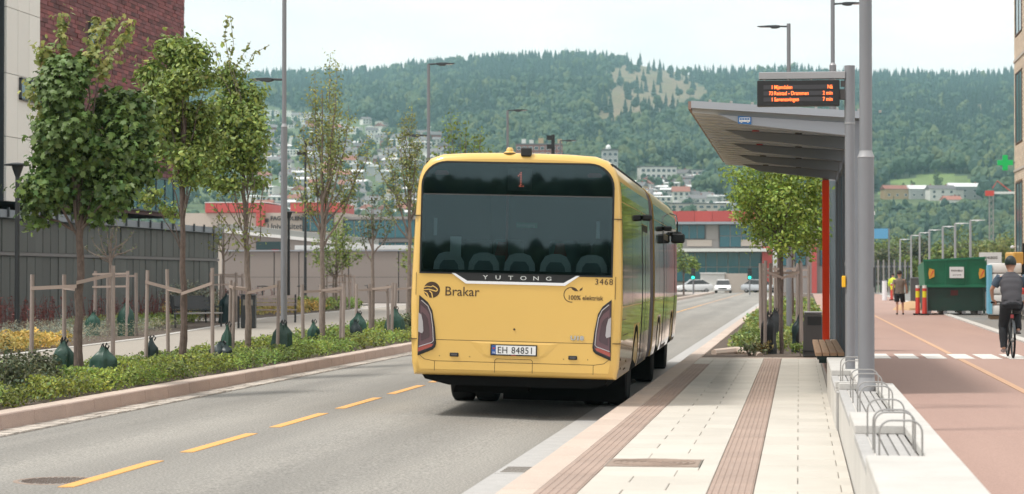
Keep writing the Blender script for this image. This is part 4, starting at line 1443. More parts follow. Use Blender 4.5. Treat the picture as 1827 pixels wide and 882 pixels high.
T1 = tree('maple_tree', 'dense dark green maple with pale upright shoots before the brick tower', -10.4, 30.5, .17,
     [(0, 0, -.05, .078), (0, 0, .5, .068), (.01, 0, 1.6, .058), (.02, 0, 2.4, .05), (-.05, 0, 3.6, .03), (-.1, 0, 4.2, .015)], limbs,
     [(P, Nn, .102, 'maple', 'leaf_dark', 1.0, {'spread': .34}), (P2, N2, .085, 'maple', 'leaf_light', 1.05, {'spread': .2})], group='young street trees along the left strip', seed=21)
# the large leaves nearest the viewer are pieces of their own
order = np.argsort(P[:, 1] - .25 * P[:, 2])[:240]
lv = MB().add([tuple(p * .108) for p in LEAF['maple']], [tuple(range(12))]).mesh('leaf', 'leaf_dark', colors=True)
for i in order:
    o = link('leaf', lv, T1, P[i] + np.array((0, -.03, 0)))
    q = Vector((Nn[i][0] + rg.normal(0, .4), Nn[i][1] - .4 + rg.normal(0, .4), Nn[i][2] + .3)).normalized()
    o.rotation_euler = (q.to_track_quat('Z', 'Y') @ Matrix.Rotation(rg.uniform(0, 6.3), 3, 'Z').to_quaternion()).to_euler()

# --- second tree: looser, gaps through which the tower shows
ppm, px0, y0 = 104, 327, 659
cl = [(300, 88, 38, 26), (345, 100, 34, 26), (262, 128, 34, 24), (335, 150, 42, 26), (285, 165, 34, 22), (372, 140, 20, 26, .7), (350, 205, 36, 26), (290, 215, 30, 20, .7), (365, 255, 30, 26), (318, 270, 28, 20, .6), (280, 270, 26, 18, .6), (340, 315, 34, 22, .7), (268, 352, 26, 16, .7), (300, 375, 24, 14, .5), (312, 122, 30, 22), (300, 195, 40, 26), (330, 240, 40, 26), (300, 245, 34, 22), (345, 285, 36, 22)]
cl = clumps_px(cl, px0, y0, ppm, .9, 4)
rg = np.random.default_rng(6)
P, Nn = in_clumps(cl, 11000, rg, .35)
limbs = [[(0, 0, max(1.9, c[2] * .66), .012), (c[0] * .55, c[1] * .5, c[2] * .87, .009), (c[0], c[1], c[2], .004)] for c in cl]
tree('maple_tree', 'loose bright green tree with gaps in its crown before the tower edge', -10.4, 35.9, .17,
     [(0, 0, -.05, .075), (.01, 0, .8, .06), (0, .01, 1.7, .055), (-.01, 0, 2.6, .042), (0, 0, 4.2, .025), (.05, 0, 5.4, .01)], limbs,
     [(P, Nn, .09, 'oval', 'leaf_mid', 1.0, {'spread': .34})], group='young street trees along the left strip', seed=22)

# --- third tree
ppm, px0, y0 = 93, 443, 652
cl = [(405, 150, 30, 26), (432, 185, 40, 30), (395, 210, 34, 32), (445, 225, 38, 30), (465, 262, 26, 30), (415, 265, 42, 30), (440, 300, 38, 24), (395, 300, 30, 24), (410, 340, 34, 18), (450, 335, 26, 16, .7), (380, 250, 22, 30, .7), (372, 330, 22, 18, .5)]
cl = clumps_px(cl, px0, y0, ppm, .9, 5)
rg = np.random.default_rng(7)
P, Nn = in_clumps(cl, 8500, rg, .35)
shoots = [[(405, 130), (400, 80), (402, 38)], [(410, 130), (412, 90), (409, 40)], [(430, 150), (455, 110), (478, 92)], [(420, 140), (438, 110), (445, 85)], [(390, 140), (384, 110), (380, 88)]]
sl = [[((a - px0) / ppm, rg.uniform(-.2, .2), (y0 - c) / ppm) for a, c in s] for s in shoots]
P2, N2 = twig_points(sl, 42, .035, rg)
low = [[((a - px0) / ppm, rg.uniform(-.2, .2), (y0 - c) / ppm) for a, c in s] for s in ([(440, 440), (425, 390), (415, 350)], [(443, 450), (462, 440), (466, 380), (470, 340)], [(441, 430), (452, 380), (455, 330)], [(440, 455), (405, 410), (385, 380)])]
limbs = [[(0, 0, max(2.0, c[2] * .66), .011), (c[0] * .55, c[1] * .5, c[2] * .87, .008), (c[0], c[1], c[2], .006)] for c in cl]
limbs += [[(-.05, 0, 4.6, .012)] + [(*q, .005) for q in s] for s in sl] + [[(*q, .010) for q in s] for s in low]
P3, N3 = twig_points(low, 40, .10, rg)
tree('maple_tree', 'leafy green tree with bare twigs on top, left of the tall grey lamp post', -10.4, 40.3, .17,
     [(0, 0, -.05, .07), (.01, 0, .8, .06), (-.02, 0, 2.0, .052), (-.08, 0, 3.2, .036), (-.2, 0, 4.8, .012)], limbs,
     [(P, Nn, .088, 'oval', 'leaf_mid', 1.02, {'spread': .34}), (np.vstack([P2, P3]), np.vstack([N2, N3]), .085, 'oval', 'leaf_light', .9, {})], group='young street trees along the left strip', bark='bark_pale', seed=23)

# --- slender upright trees with sparse leaves
def upright(label, x, y, ppm, px0, y0, fork, tops, dens, size, m, seed, spread=.09, base=1.0, r=.06, z0=.17, group='young street trees along the left strip', sway=1.0, name='young_tree'):
    rg = np.random.default_rng(seed)
    zf = (y0 - fork) / ppm
    lines, limbs = [], []
    top = max((y0 - c[1]) / ppm for c in tops)
    for i, (tx, ty) in enumerate(tops):
        ex, ez = (tx - px0) / ppm, (y0 - ty) / ppm
        s = zf * (1 + .55 * (i % 3) * max(.05, (ez / zf - 1)) * .35)
        dy = rg.uniform(-.5, .5) * abs(ez - zf) * .25 * sway
        ch = [(0, 0, s), (ex * .55, dy * .6, s + (ez - s) * .35), (ex * .9, dy * .9, s + (ez - s) * .72), (ex, dy, ez)]
        limbs.append([(0, 0, s, r * .42), (*ch[1], r * .28), (*ch[2], r * .16), (*ch[3], .004)])
        lines.append(ch[1:])
        for q in range(3):
            f = rg.uniform(.2, .8)
            k = int(f * 3)
            p = np.array(ch[k]) + (np.array(ch[k + 1]) - np.array(ch[k])) * (f * 3 - k)
            e = p + np.array((rg.uniform(-.35, .35), rg.uniform(-.35, .35), rg.uniform(.25, .6))) * (ez - zf) * .22
            lines.append([tuple(p), tuple(e)])
            limbs.append([(*p, r * .12), (*e, .003)])
    P, Nn = twig_points(lines, dens, spread, rg)
    return tree(name, label, x, y, z0, [(0, 0, -.05, r), (.01, 0, zf * .5, r * .9), (0, 0, zf, r * .8), (0, 0, zf + (top - zf) * .5, r * .4), (0, 0, zf + (top - zf) * .8, r * .12)], limbs,
                [(P, Nn, size, 'oval', m, base, {'spread': .28})], group=group, bark='bark_pale', seed=seed)
upright('slender tree with sparse olive leaves right of the tall grey lamp post', -10.4, 46.8, 79.5, 575, 614, 440,
        [(582, 92), (604, 118), (560, 130), (555, 175), (628, 190), (538, 228), (640, 262), (528, 300), (612, 230), (590, 180), (655, 240), (545, 340), (598, 150), (570, 200), (618, 300)], 105, .068, 'leaf_light', 31, .12, .92)
upright('small thin tree with brownish leaves between the lamp post and the bus', -10.4, 52.5, 71, 665, 607, 470,
        [(666, 342), (650, 365), (684, 372), (640, 395), (698, 395)], 80, .07, 'leaf_olive', 32, .09, 1.05, r=.05)
upright('slender upright tree close to the left side of the bus', -10.4, 57.6, 65, 730, 598, 430,
        [(734, 188), (716, 228), (748, 246), (690, 240), (764, 285), (672, 285), (706, 300), (740, 300), (760, 330), (682, 340), (724, 210), (742, 270)], 110, .07, 'leaf_light', 33, .11, .88)
upright('tree with yellow-green shoots rising behind the bus roof at the left', -10.4, 67.5, 56, 830, 585, 400,
        [(808, 205), (832, 228), (862, 238), (795, 235), (820, 240), (848, 250), (780, 262), (875, 270)], 60, .10, 'leaf_fresh', 34, .13, .72)
# second row, behind the footpath
upright('small nearly bare tree behind the footpath, seen beside the trunk of the dense maple', -18.3, 56.3, 66, 200, 598, 470,
        [(192, 392), (165, 420), (238, 410), (216, 395), (150, 438), (246, 436), (180, 405), (225, 430), (205, 400), (170, 445)], 22, .06, 'leaf_olive', 35, .07, .95, r=.055, group='small trees behind the footpath', sway=2)
upright('small brownish tree behind the grey lamp post and bench, partly hidden by leaves', -19.7, 73, 51, 402, 577, 470,
        [(402, 375), (378, 400), (425, 398), (392, 385), (415, 420), (370, 430), (430, 440)], 30, .09, 'leaf_light', 36, .13, .75, r=.05, group='small trees behind the footpath', sway=2)
upright('young tree with a vase-shaped green crown in front of the pale wall', -22.2, 103, 37, 618, 553, 500,
        [(618, 385), (596, 400), (642, 395), (585, 430), (655, 420), (606, 390), (632, 388), (575, 455), (664, 450), (600, 440), (640, 450)], 80, .13, 'leaf_mid', 37, .2, 1.0, r=.07, group='small trees behind the footpath', sway=3)
upright('thin tree behind the second garden bed, left of the vase-shaped one', -23.8, 112, 34.5, 580, 551, 490,
        [(580, 405), (566, 425), (594, 420), (560, 450), (600, 455)], 34, .12, 'leaf_light', 38, .16, .8, r=.06, group='small trees behind the footpath', sway=3)
upright('small tree with fresh leaves left of the bus window', -20.9, 118, 33, 690, 547, 500,
        [(690, 425), (672, 440), (706, 436), (664, 462), (714, 460)], 60, .15, 'leaf_fresh', 39, .25, .7, r=.06, group='small trees behind the footpath', sway=3)

# trees in the median to the right
def round_tree(name, label, x, y, z0, ppm, px0, y0, cl, n, size, m, seed, r=.075, base=1.0, group=None, fork=None, shape='oval', mats2=None):
    rg = np.random.default_rng(seed)
    cc = clumps_px(cl, px0, y0, ppm, .95, seed)
    P, Nn = in_clumps(cc, n, rg, .42)
    top = max(c[2] for c in cc)
    zf = fork if fork else top * .4
    limbs = [[(0, 0, max(zf, c[2] * .6), r * .4), (c[0] * .55, c[1] * .5, c[2] * .86, r * .22), (c[0], c[1], c[2], .006)] for c in cc]
    return tree(name, label, x, y, z0, [(0, 0, -.05, r), (0, 0, zf, r * .8), (0, 0, top * .75, r * .35), (0, 0, top, .008)], limbs,
                [(P, Nn, size, shape, m, base, {'spread': .3})], group=group, seed=seed)
rcl = [(1335, 318, 26, 18), (1362, 300, 34, 14, .7), (1330, 350, 24, 26), (1350, 345, 34, 30), (1395, 320, 40, 28), (1400, 365, 44, 34), (1440, 330, 34, 34), (1455, 380, 26, 40), (1425, 415, 32, 32), (1380, 400, 32, 26), (1445, 440, 22, 24), (1345, 380, 26, 22, .7), (1432, 300, 40, 16, .7), (1312, 312, 20, 16, .6), (1462, 345, 24, 30), (1465, 415, 20, 30), (1330, 385, 22, 20, .7), (1400, 440, 28, 22, .7), (1360, 425, 22, 20, .6)]
round_tree('median_tree', 'bright yellow-green tree in the median bed nearest the platform', -.36, 45.9, .15, 84, 1399, 629, rcl, 7500, .085, 'leaf_fresh', 41, .045, 1.0, 'trees in the median bed', fork=2.3)
round_tree('median_tree', 'second yellow-green tree in the median, behind the street lamp', -.5, 55, .15, 70, 1406, 600, [(1380, 360, 34, 30), (1420, 370, 34, 36), (1400, 330, 40, 26), (1410, 410, 34, 26), (1370, 400, 26, 22)], 2600, .10, 'leaf_fresh', 42, .05, .80, 'trees in the median bed', fork=2.2)
round_tree('median_tree', 'third tree in the median, half hidden by the two in front of it', -.2, 66, .15, 58, 1415, 583, [(1400, 375, 26, 26), (1430, 385, 28, 30), (1415, 350, 30, 22), (1418, 415, 28, 22)], 1100, .12, 'leaf_mid', 43, .055, .9, 'trees in the median bed', fork=2.2)
round_tree('street_tree', 'small green tree at the left roadside just past the bus mirror', -10.4, 198, .17, 19.4, 1222, 525, [(1212, 445, 10, 18), (1222, 462, 12, 14), (1214, 475, 10, 12), (1226, 478, 8, 10)], 700, .22, 'leaf_mid', 44, .09, .9, 'far roadside trees', fork=1.5)
round_tree('street_tree', 'smaller bright tree at the left roadside further past the bus mirror', -10.5, 219, .17, 17.5, 1240, 522, [(1238, 466, 9, 10), (1244, 474, 8, 10), (1234, 480, 8, 8)], 450, .24, 'leaf_fresh', 45, .08, .8, 'far roadside trees', fork=1.3)
round_tree('street_tree', 'yellowish tree directly behind the front corner of the bus', -10.4, 176, .17, 22, 1199, 529, [(1196, 440, 12, 22), (1205, 420, 9, 16), (1200, 470, 10, 16)], 700, .2, 'leaf_fresh', 46, .09, .75, 'far roadside trees', fork=1.8)

# stakes with rails that hold the young trees
def stakes(label, x, y, z0, posts, rails, H, r=.034):
    t = thing('tree_stakes', label, 'tree stakes', (x, y, z0), 0, 'timber stakes round young trees')
    for (dx, dy, h) in posts:
        lean = rnd.uniform(-.03, .03)
        MB().tube([(dx, dy, -.1), (dx + lean, dy + rnd.uniform(-.03, .03), h)], [r, r * .92], 10).build('stake', 'timber_stake', t, smooth=True)
    for p, q in rails:
        d = (Vector(q) - Vector(p))
        pv = Vector(p)
        n = Vector((-d.y, d.x, 0)).normalized() * .012
        b = MB()
        for k in (-1, 1):
            b.v += [tuple(pv + n * k + Vector((0, 0, -.026))), tuple(pv + d + n * k + Vector((0, 0, -.026))), tuple(pv + d + n * k + Vector((0, 0, .026))), tuple(pv + n * k + Vector((0, 0, .026)))]
        for f in ((0, 1, 2, 3), (7, 6, 5, 4), (0, 4, 5, 1), (1, 5, 6, 2), (2, 6, 7, 3), (3, 7, 4, 0)):
            b.f.append(list(f)); b.m.append(0); b.c.append((1, 1, 1))
        b.build('rail', 'strap', t)
    return t
def set4(x0, x1, dy=.5, h=1.5, zr_=1.32):
    posts = [(x0, -dy, h), (x0 + .2, dy, h), (x1, -dy * .6, h * 1.02), (x1 - .2, dy * 1.1, h * .98)]
    rails = [((x0, -dy, zr_), (0, -.09, zr_ + .02)), ((x0 + .2, dy, zr_), (0, .09, zr_)), ((0, -.09, zr_ + .03), (x1, -dy * .6, zr_ + .09)), ((0, .09, zr_), (x1 - .2, dy * 1.1, zr_))]
    return posts, rails
stakes('bleached stakes and rails round the dense maple nearest the camera', -10.4, 30.5, .17,
       [(-.62, -.25, 1.62), (-.40, .55, 1.62), (.52, .0, 1.75)], [((-.62, -.28, 1.42), (0, -.09, 1.45)), ((-.40, .5, 1.43), (-.02, .08, 1.40)), ((.0, -.09, 1.50), (.52, -.03, 1.62))], 1.6)
stakes('bleached stakes and rails round the loose bright green tree', -10.4, 35.9, .17,
       [(-.62, -.1, 1.70), (-.40, .5, 1.72), (.55, -.1, 1.74)], [((-.62, -.13, 1.50), (0, -.09, 1.34)), ((-.4, .45, 1.38), (0, .09, 1.32)), ((0, -.09, 1.30), (.55, -.13, 1.48))], 1.7)
stakes('bleached stakes and rails round the leafy tree with bare twigs', -10.4, 40.3, .17,
       [(-.50, .5, 1.52), (-.22, -.3, 1.48), (.55, .1, 1.52)], [((-.5, .5, 1.40), (0, .08, 1.36)), ((-.22, -.33, 1.38), (0, -.08, 1.34)), ((0, -.08, 1.28), (.55, .07, 1.42))], 1.5)
for lab, x, y in (('bleached stakes round the slender tree right of the tall lamp post', -10.4, 46.8), ('bleached stakes round the small thin brownish tree', -10.4, 52.5), ('bleached stakes round the slender tree close to the bus', -10.4, 57.6)):
    p, r_ = set4(-.33, .52, .4, 1.42, 1.26)
    stakes(lab, x, y, .17, p, r_, 1.4, .04)
for lab, x, y, s in (('weathered stakes round the nearly bare tree behind the footpath', -18.3, 56.3, 1), ('weathered stakes round the small brownish tree near the bench', -19.7, 73, 1), ('weathered stakes round the vase-shaped tree', -22.2, 103, 1), ('weathered stakes round the thin tree in the second garden bed', -23.8, 112, 1)):
    p = [(-.45, 0, 1.75), (.45, 0, 1.75), (-.3, .7, 1.7), (.5, .7, 1.7)]
    r_ = [((-.5, -.03, 1.66), (.5, -.03, 1.68)), ((-.5, -.03, 1.32), (.5, -.03, 1.34)), ((-.3, .7, 1.6), (.5, .7, 1.62))]
    stakes(lab, x, y, .17, p, r_, 1.7, .05)
stakes('close-set grey stakes round the median tree nearest the platform', -.36, 45.9, .15,
       [(-.34, -.35, 1.95), (-.25, .45, 1.9), (-.42, .9, 1.9), (.42, -.2, 1.9), (.40, .6, 1.95)], [((-.34, -.35, 1.72), (.0, -.1, 1.60)), ((.0, -.1, 1.58), (.42, -.23, 1.72)), ((-.4, .5, 1.68), (.4, .6, 1.7))], 1.9, .036)
stakes('close-set stakes round the second median tree', -.5, 55, .15,
       [(-.45, -.3, 1.95), (.45, -.3, 1.95), (-.4, .5, 1.95), (.45, .5, 1.9)], [((-.45, -.33, 1.8), (.45, -.33, 1.82)), ((-.45, .5, 1.6), (.45, .5, 1.62))], 1.9, .04)
stakes('close-set stakes round the third median tree', -.2, 66, .15,
       [(-.5, -.3, 1.95), (.5, -.3, 1.95), (-.45, .5, 1.9), (.5, .5, 1.9)], [((-.5, -.33, 1.8), (.5, -.33, 1.82)), ((-.5, .5, 1.6), (.5, .5, 1.62))], 1.9, .045)

# watering bags tied round stakes and trunks
def bag(label, x, y, z0, w, h, seed, m='bag_green', lean=0.0, slump=1.0):
    r2 = random.Random(seed)
    n, rows = 22, 13
    vs, fs = [], []
    ph = [r2.uniform(0, 6.28) for _ in range(6)]
    for i in range(rows):
        f = i / (rows - 1)
        prof = (1.0 - .12 * (1 - f) ** 3) * (1 - .24 * f) * (1 - .68 * (max(0, min(1, (f - .70) / .28)) ** 2) * (3 - 2 * max(0, min(1, (f - .70) / .28)))) * (1 + .05 * math.sin(f * 9 + ph[0]))
        for k in range(n):
            a = 2 * math.pi * k / n
            fold = 1 + .10 * math.sin(3 * a + ph[1] + f * 2) + (.07 + .12 * f) * math.sin(7 * a + ph[2] - f * 3) + .04 * math.sin(11 * a + ph[3] + f * 4)
            rx, ry = w / 2 * prof * fold, w / 2 * .62 * prof * fold
            vs.append((rx * math.cos(a) + lean * f, ry * math.sin(a), h * f * (1 + .05 * math.sin(2 * a + ph[4]) * f * slump)))
    for i in range(rows - 1):
        for k in range(n):
            k2 = (k + 1) % n
            fs.append((i * n + k, i * n + k2, (i + 1) * n + k2, (i + 1) * n + k))
    fs.append(tuple(range((rows - 1) * n, rows * n)))
    t = thing('watering_bag', label, 'watering bag', (x, y, z0), 0, 'watering bags at the foot of the young trees')
    MB().add(vs, fs).build('bag', m, t, smooth=True, angle=60)
    b = MB()
    for dx in (-.02, .05):
        b.tube([(lean + dx, 0, h * .97), (lean + dx * 1.6, -.01, h * 1.06), (lean + dx * .8, .0, h * 1.13), (lean + dx * .2, .01, h * 1.02)], .012, 6)
    b.build('strap', 'bag_black', t)
bag('green watering bag at the left foot of the dense maple', -10.75, 30.9, .17, .36, .62, 1, lean=-.02)
bag('wide dark green watering bag right of the dense maple', -9.95, 30.15, .17, .46, .56, 2, lean=.05)
bag('small blue-black watering bag left of the loose bright green tree', -10.95, 35.9, .17, .27, .52, 3, 'bag_dark')
bag('crumpled dark watering bag lying right of the loose bright green tree', -10.05, 36.9, .17, .42, .42, 4, 'bag_dark', lean=.06, slump=2)
bag('upright green watering bag behind the crumpled dark one', -10.75, 40.0, .17, .24, .66, 5, lean=.03)
bag('large green watering bag just left of the tall grey lamp post', -9.85, 40.6, .17, .46, .68, 6, lean=.06)
bag('green watering bag tied at the left of the slender tree past the lamp post', -10.62, 46.9, .17, .28, .58, 7)
bag('dark green watering bag right of the slender tree past the lamp post', -10.15, 49.2, .17, .30, .55, 8, 'bag_dark')
bag('pointed green watering bag left of the small thin brownish tree', -10.65, 52.0, .17, .46, .68, 9)
bag('broad green watering bag next to the left edge of the bus', -10.0, 53.4, .17, .52, .76, 10)
bag('grey-green watering bag at the stakes of the nearly bare tree', -18.75, 56.2, .17, .42, .62, 11)
bag('tall green watering bag behind the footpath left of the bench', -17.9, 56.4, .17, .48, .85, 12)
bag('dark watering bag behind the litter bin', -19.5, 72.8, .17, .6, 1.0, 13, 'bag_dark')
bag('black watering bag left of the nearest median tree', -.62, 45.75, .15, .36, .80, 14, 'bag_black')
bag('black watering bag behind the nearest median tree', -.55, 51.5, .15, .42, .78, 15, 'bag_black')
bag('grey-green watering bag right of the nearest median tree', .02, 47.0, .15, .36, .72, 16, 'bag_dark')
bag('black watering bag next to the shelter end of the median bed', .14, 46.6, .15, .38, .62, 17, 'bag_black')

# ------------------------------------------------------------------ ground cover and shrubs
def carpet(name, label, xs, ys, n, h, size, m, seed, base=1.0, shape='rhomb', hole=None, mound=1.0, spread=.3, z0=.17, kind='stuff', cat='ground cover', fy=None, tilt=.6):
    rg = np.random.default_rng(seed)
    u = rg.random(n); v = rg.random(n)
    if fy: v = v ** fy
    Y = ys[0] + (ys[1] - ys[0]) * v
    if callable(xs):
        a, c = xs(Y)
        X = a + (c - a) * u
    else:
        X = xs[0] + (xs[1] - xs[0]) * u
    hh = .55 + .25 * np.sin(X * 3.1 + seed) * np.cos(Y * 2.3 + seed) + .25 * np.sin(X * 7.3 + 1) * np.sin(Y * 5.9) + .15 * np.sin(X * 13 + Y * 11)
    hh = h * np.clip(.35 + hh * mound * .8, .15, 1.5)
    if hole:
        mk_ = np.sin(X * 2.1 + seed) * np.sin(Y * 1.7) + .6 * np.sin(X * 5.3 + Y * 3.1) + .3 * np.sin(Y * 9.7 - X * 6) > hole
        X, Y, hh = X[mk_], Y[mk_], hh[mk_]
        n = len(X)
    Z = z0 + hh * (1 - rg.random(n) ** 2.2 * .9)
    P = np.stack([X, Y, Z], 1)
    Nn = np.stack([rg.normal(0, .4, n), rg.normal(-.3, .4, n), np.full(n, .8)], 1)
    cols = leaf_cols(rg, n, base, spread, .12)
    patch = 1 + .25 * np.sin(X * 1.3 + seed) * np.sin(Y * .9) + .18 * np.sin(X * 4.1 + Y * 2.7)
    hue = .5 + .5 * np.sin(X * .9 + Y * .55 + seed * 2) * np.cos(Y * .33 - X * 1.7)
    cols = cols * np.stack([.86 + .34 * hue, .98 + .04 * hue, 1.1 - .25 * hue], 1)
    me = leaf_mesh(name, P, Nn, size, shape, m, rg, cols * patch[:, None], tilt=tilt)
    o = link(name, me)
    o['kind'] = kind
    if label: tag(o, label, cat)
    return o
def strip_x(Y): return np.full_like(Y, -9.34), np.interp(Y, [12, 34, 40, 56, 77, 200], [-10.9, -11.2, -11.45, -12.4, -13.0, -14.2])
carpet('strip_planting', 'low fresh green planting filling the strip behind the left kerb', strip_x, (22, 46), 70000, .20, .048, 'leaf_fresh', 51, .74, 'oval', mound=1.7, spread=.45, hole=-.75)
carpet('strip_sprigs', 'taller loose sprigs standing above the low planting of the left strip', strip_x, (22, 60), 6000, .22, .05, 'leaf_olive', 53, 1.3, 'oval', mound=1.6, spread=.45, tilt=.9)
carpet('strip_planting', 'low green planting in the far part of the left strip', strip_x, (46, 92), 50000, .24, .07, 'leaf_fresh', 52, .72, 'oval', mound=1.5, hole=-.85)
def shrub(label, x, y, w, d, h, n, size, m, seed, shape='oval', base=1.0, name='shrub', group=None, z0=.17, stems=7):
    rg = np.random.default_rng(seed)
    t = thing(name, label, 'shrub', (x, y, z0), 0, group)
    cl = []
    for k in range(9):
        a = rg.uniform(0, 6.28); q = rg.uniform(.1, .75)
        cl.append((math.cos(a) * w * .5 * q, math.sin(a) * d * .5 * q, h * rg.uniform(.3, .72), w * rg.uniform(.16, .28), d * rg.uniform(.16, .28), h * rg.uniform(.2, .32)))
    P, Nn = in_clumps(cl, n, rg, .3)
    P[:, 2] = np.abs(P[:, 2])
    me = leaf_mesh('foliage', P, Nn, size, shape, m, rg, leaf_cols(rg, n, base, .3), tilt=.7)
    o = link('foliage', me, t); o['kind'] = 'stuff'
    b = MB()
    for k in range(stems):
        c = cl[k % 9]
        b.tube([(c[0] * .2, c[1] * .2, -.05), (c[0] * .7, c[1] * .7, c[2] * .6), (c[0], c[1], c[2] + c[5] * .9)], [.012, .008, .003], 5)
    b.build('stems', 'bark', t)
    return t
shrub('dark blue-green shrub nearest the camera at the left edge of the strip', -10.4, 27.4, 1.4, 1.2, .62, 2200, .055, 'leaf_olive', 61, base=.85, group='dark shrubs in the left strip')
shrub('dark upright shrub in front of the stakes of the dense maple', -10.45, 28.9, .95, .9, .62, 1700, .05, 'leaf_olive', 62, base=.8, group='dark shrubs in the left strip')
shrub('mid green shrub at the left frame edge beside the dark one', -10.8, 28.8, .9, .9, .42, 1400, .055, 'leaf_mid', 63, base=.9, group='dark shrubs in the left strip')
shrub('greyish shrub beside the broad watering bag at the bus', -9.75, 54.6, 1.3, 1.1, .75, 1500, .07, 'leaf_olive', 64, base=1.1, group='dark shrubs in the left strip')
t = shrub('tall thin sprig sticking up from the left strip', -10.75, 28.6, .2, .2, .85, 160, .05, 'leaf_olive', 65, base=.9, stems=3)

# beds behind the footpath
def bed_x(a, b_): return lambda Y: (np.interp(Y, [34, 41, 54, 81], [-15.2, -15.8, -16.75, -20.3]) - a, np.interp(Y, [34, 41, 54, 81], [-15.2, -15.8, -16.75, -20.3]) - b_)
carpet('yellow_hedge', 'low golden yellow hedge along the far side of the footpath at the left edge', bed_x(1.5, .15), (38, 48), 9000, .36, .07, 'leaf_yellow', 71, .85, 'oval', kind='stuff', cat='hedge', spread=.2)
carpet('yellow_hedge', 'low yellow hedge behind the bench at the second bed', lambda Y: (np.full_like(Y, -25.4), np.full_like(Y, -21.6)), (84, 99), 6500, .55, .12, 'leaf_yellow', 72, .8, 'oval', cat='hedge', spread=.25)
carpet('green_hedge', 'low bright green hedge at the far end of the second bed', lambda Y: (np.full_like(Y, -25), np.full_like(Y, -21.8)), (99, 108), 4500, .55, .14, 'leaf_fresh', 73, .7, 'oval', cat='hedge')
carpet('grey_planting', 'grey-green lavender-like planting between the yellow hedge and the dark fence', bed_x(4.0, .2), (48, 64), 10000, .42, .075, 'leaf_grey', 74, .95, 'blade', tilt=.5)
carpet('grey_planting', 'grey-green planting behind the yellow hedge at the left edge', bed_x(4.2, 1.7), (38, 48), 6000, .45, .075, 'leaf_grey', 75, .9, 'blade', tilt=.5)
carpet('green_planting', 'green groundcover around the bench behind the footpath', bed_x(4.5, 1.5), (64.2, 76), 5500, .32, .09, 'leaf_fresh', 76, .7, 'oval')
def redstems(label, xs, ys, n, h, seed):
    rg = np.random.default_rng(seed)
    t = thing('red_dogwood', label, 'shrub', ((xs[0] + xs[1]) / 2, (ys[0] + ys[1]) / 2, .17), 0, 'red-stemmed shrubs by the fence')
    w, d = xs[1] - xs[0], ys[1] - ys[0]
    b = MB()
    pts = []
    for k in range(n):
        x, y = rg.uniform(-w / 2, w / 2), rg.uniform(-d / 2, d / 2)
        hh = h * rg.uniform(.5, 1.1)
        e = (x + rg.normal(0, .16), y + rg.normal(0, .16), hh)
        b.tube([(x, y, 0), ((x + e[0]) / 2 + rg.normal(0, .03), (y + e[1]) / 2, hh * .55), e], [.012, .009, .004], 4, caps=False)
        for q in range(5):
            f = rg.uniform(.3, 1)
            pts.append((x + (e[0] - x) * f + rg.normal(0, .04), y + (e[1] - y) * f + rg.normal(0, .04), hh * f))
    o = b.build('stems', 'leaf_red', t, colors=True); o['kind'] = 'stuff'
    P = np.array(pts)
    me = leaf_mesh('foliage', P, np.tile((0, -.3, .6), (len(P), 1)), .075, 'oval', 'leaf_red', rg, leaf_cols(rg, len(P), 1.0, .35), tilt=.8)
    o = link('foliage', me, t); o['kind'] = 'stuff'
redstems('red-stemmed shrubs in front of the dark fence behind the maple stakes', (-25.5, -21.6), (58, 68), 170, .95, 81)
redstems('red-stemmed shrubs by the fence left of the bench', (-25.5, -22), (68, 80), 150, .9, 82)
redstems('red-stemmed shrubs in front of the pale wall behind the lamp post', (-29, -25.6), (88, 108), 320, 1.1, 83)
shrub('round white-flecked bush behind the bench backrest', -21.3, 75.0, 2.6, 2.0, 1.65, 2600, .09, 'leaf_grey', 66, base=.95, z0=.17)
shrub('leafy green bush behind the pale wall beside the bus', -18.5, 137, 7, 3, 5.2, 2200, .34, 'leaf_mid', 67, base=.95)
# median planting
carpet('median_planting', 'patchy green planting in the median bed', (-1.5, .45), (46.6, 62), 9000, .34, .085, 'leaf_mid', 77, .8, 'oval', z0=.14, hole=-.55)
carpet('median_planting', 'green planting in the far part of the median bed', (-1.6, .8), (62, 130), 6500, .45, .15, 'leaf_mid', 78, .85, 'oval', z0=.14)
for k, (lab, x, y) in enumerate((('small brownish plant at the near corner of the median bed', -.95, 44.6), ('low green plant at the front edge of the median bed by the bench', .05, 44.2), ('orange-tinged plant beside the black watering bag', -.72, 45.2))):
    shrub(lab, x, y, .6, .5, .32, 260, .06, ['leaf_olive', 'leaf_mid', 'leaf_yellow'][k], 90 + k, base=[1.1, .9, .35][k], z0=.14, stems=4)
# ------------------------------------------------------------------ buildings and street furniture
def clad_x(parent, name, X, y0, y1, z0, z1, L, H, m, seed, base, holes=(), proud=.02):
    """courses of separate bricks on a face looking along +x, joined as one relief"""
    rg = random.Random(seed)
    b = MB()
    z, r = z0, 0
    while z < z1 - .02:
        y = y0 - (L / 2 if r % 2 else 0)
        while y < y1:
            a, c = max(y, y0) + .008, min(y + L, y1) - .008
            if c - a > .05 and not any(h[0] < c and a < h[1] and h[2] < z + H and z < h[3] for h in holes):
                g = rg.choice([.55, .8, .95, 1.0, 1.1, 1.2, 1.3]) * rg.uniform(.9, 1.1)
                w = rg.uniform(-.12, .12)
                b.col = (g * (1 + w), g, g * (1 - w * .5))
                p = X + proud * rg.uniform(.5, 1.4)
                b.add([(X, a, z), (p, a, z), (p, c, z), (X, c, z), (X, a, z + H - .018), (p, a, z + H - .018), (p, c, z + H - .018), (X, c, z + H - .018)],
                      [(4, 5, 6, 7), (0, 1, 5, 4), (1, 2, 6, 5), (2, 3, 7, 6), (0, 3, 2, 1)])
            y += L
        z += H
        r += 1
    o = b.build(name, m, parent, colors=True)
    o['kind'] = 'stuff'
    return o
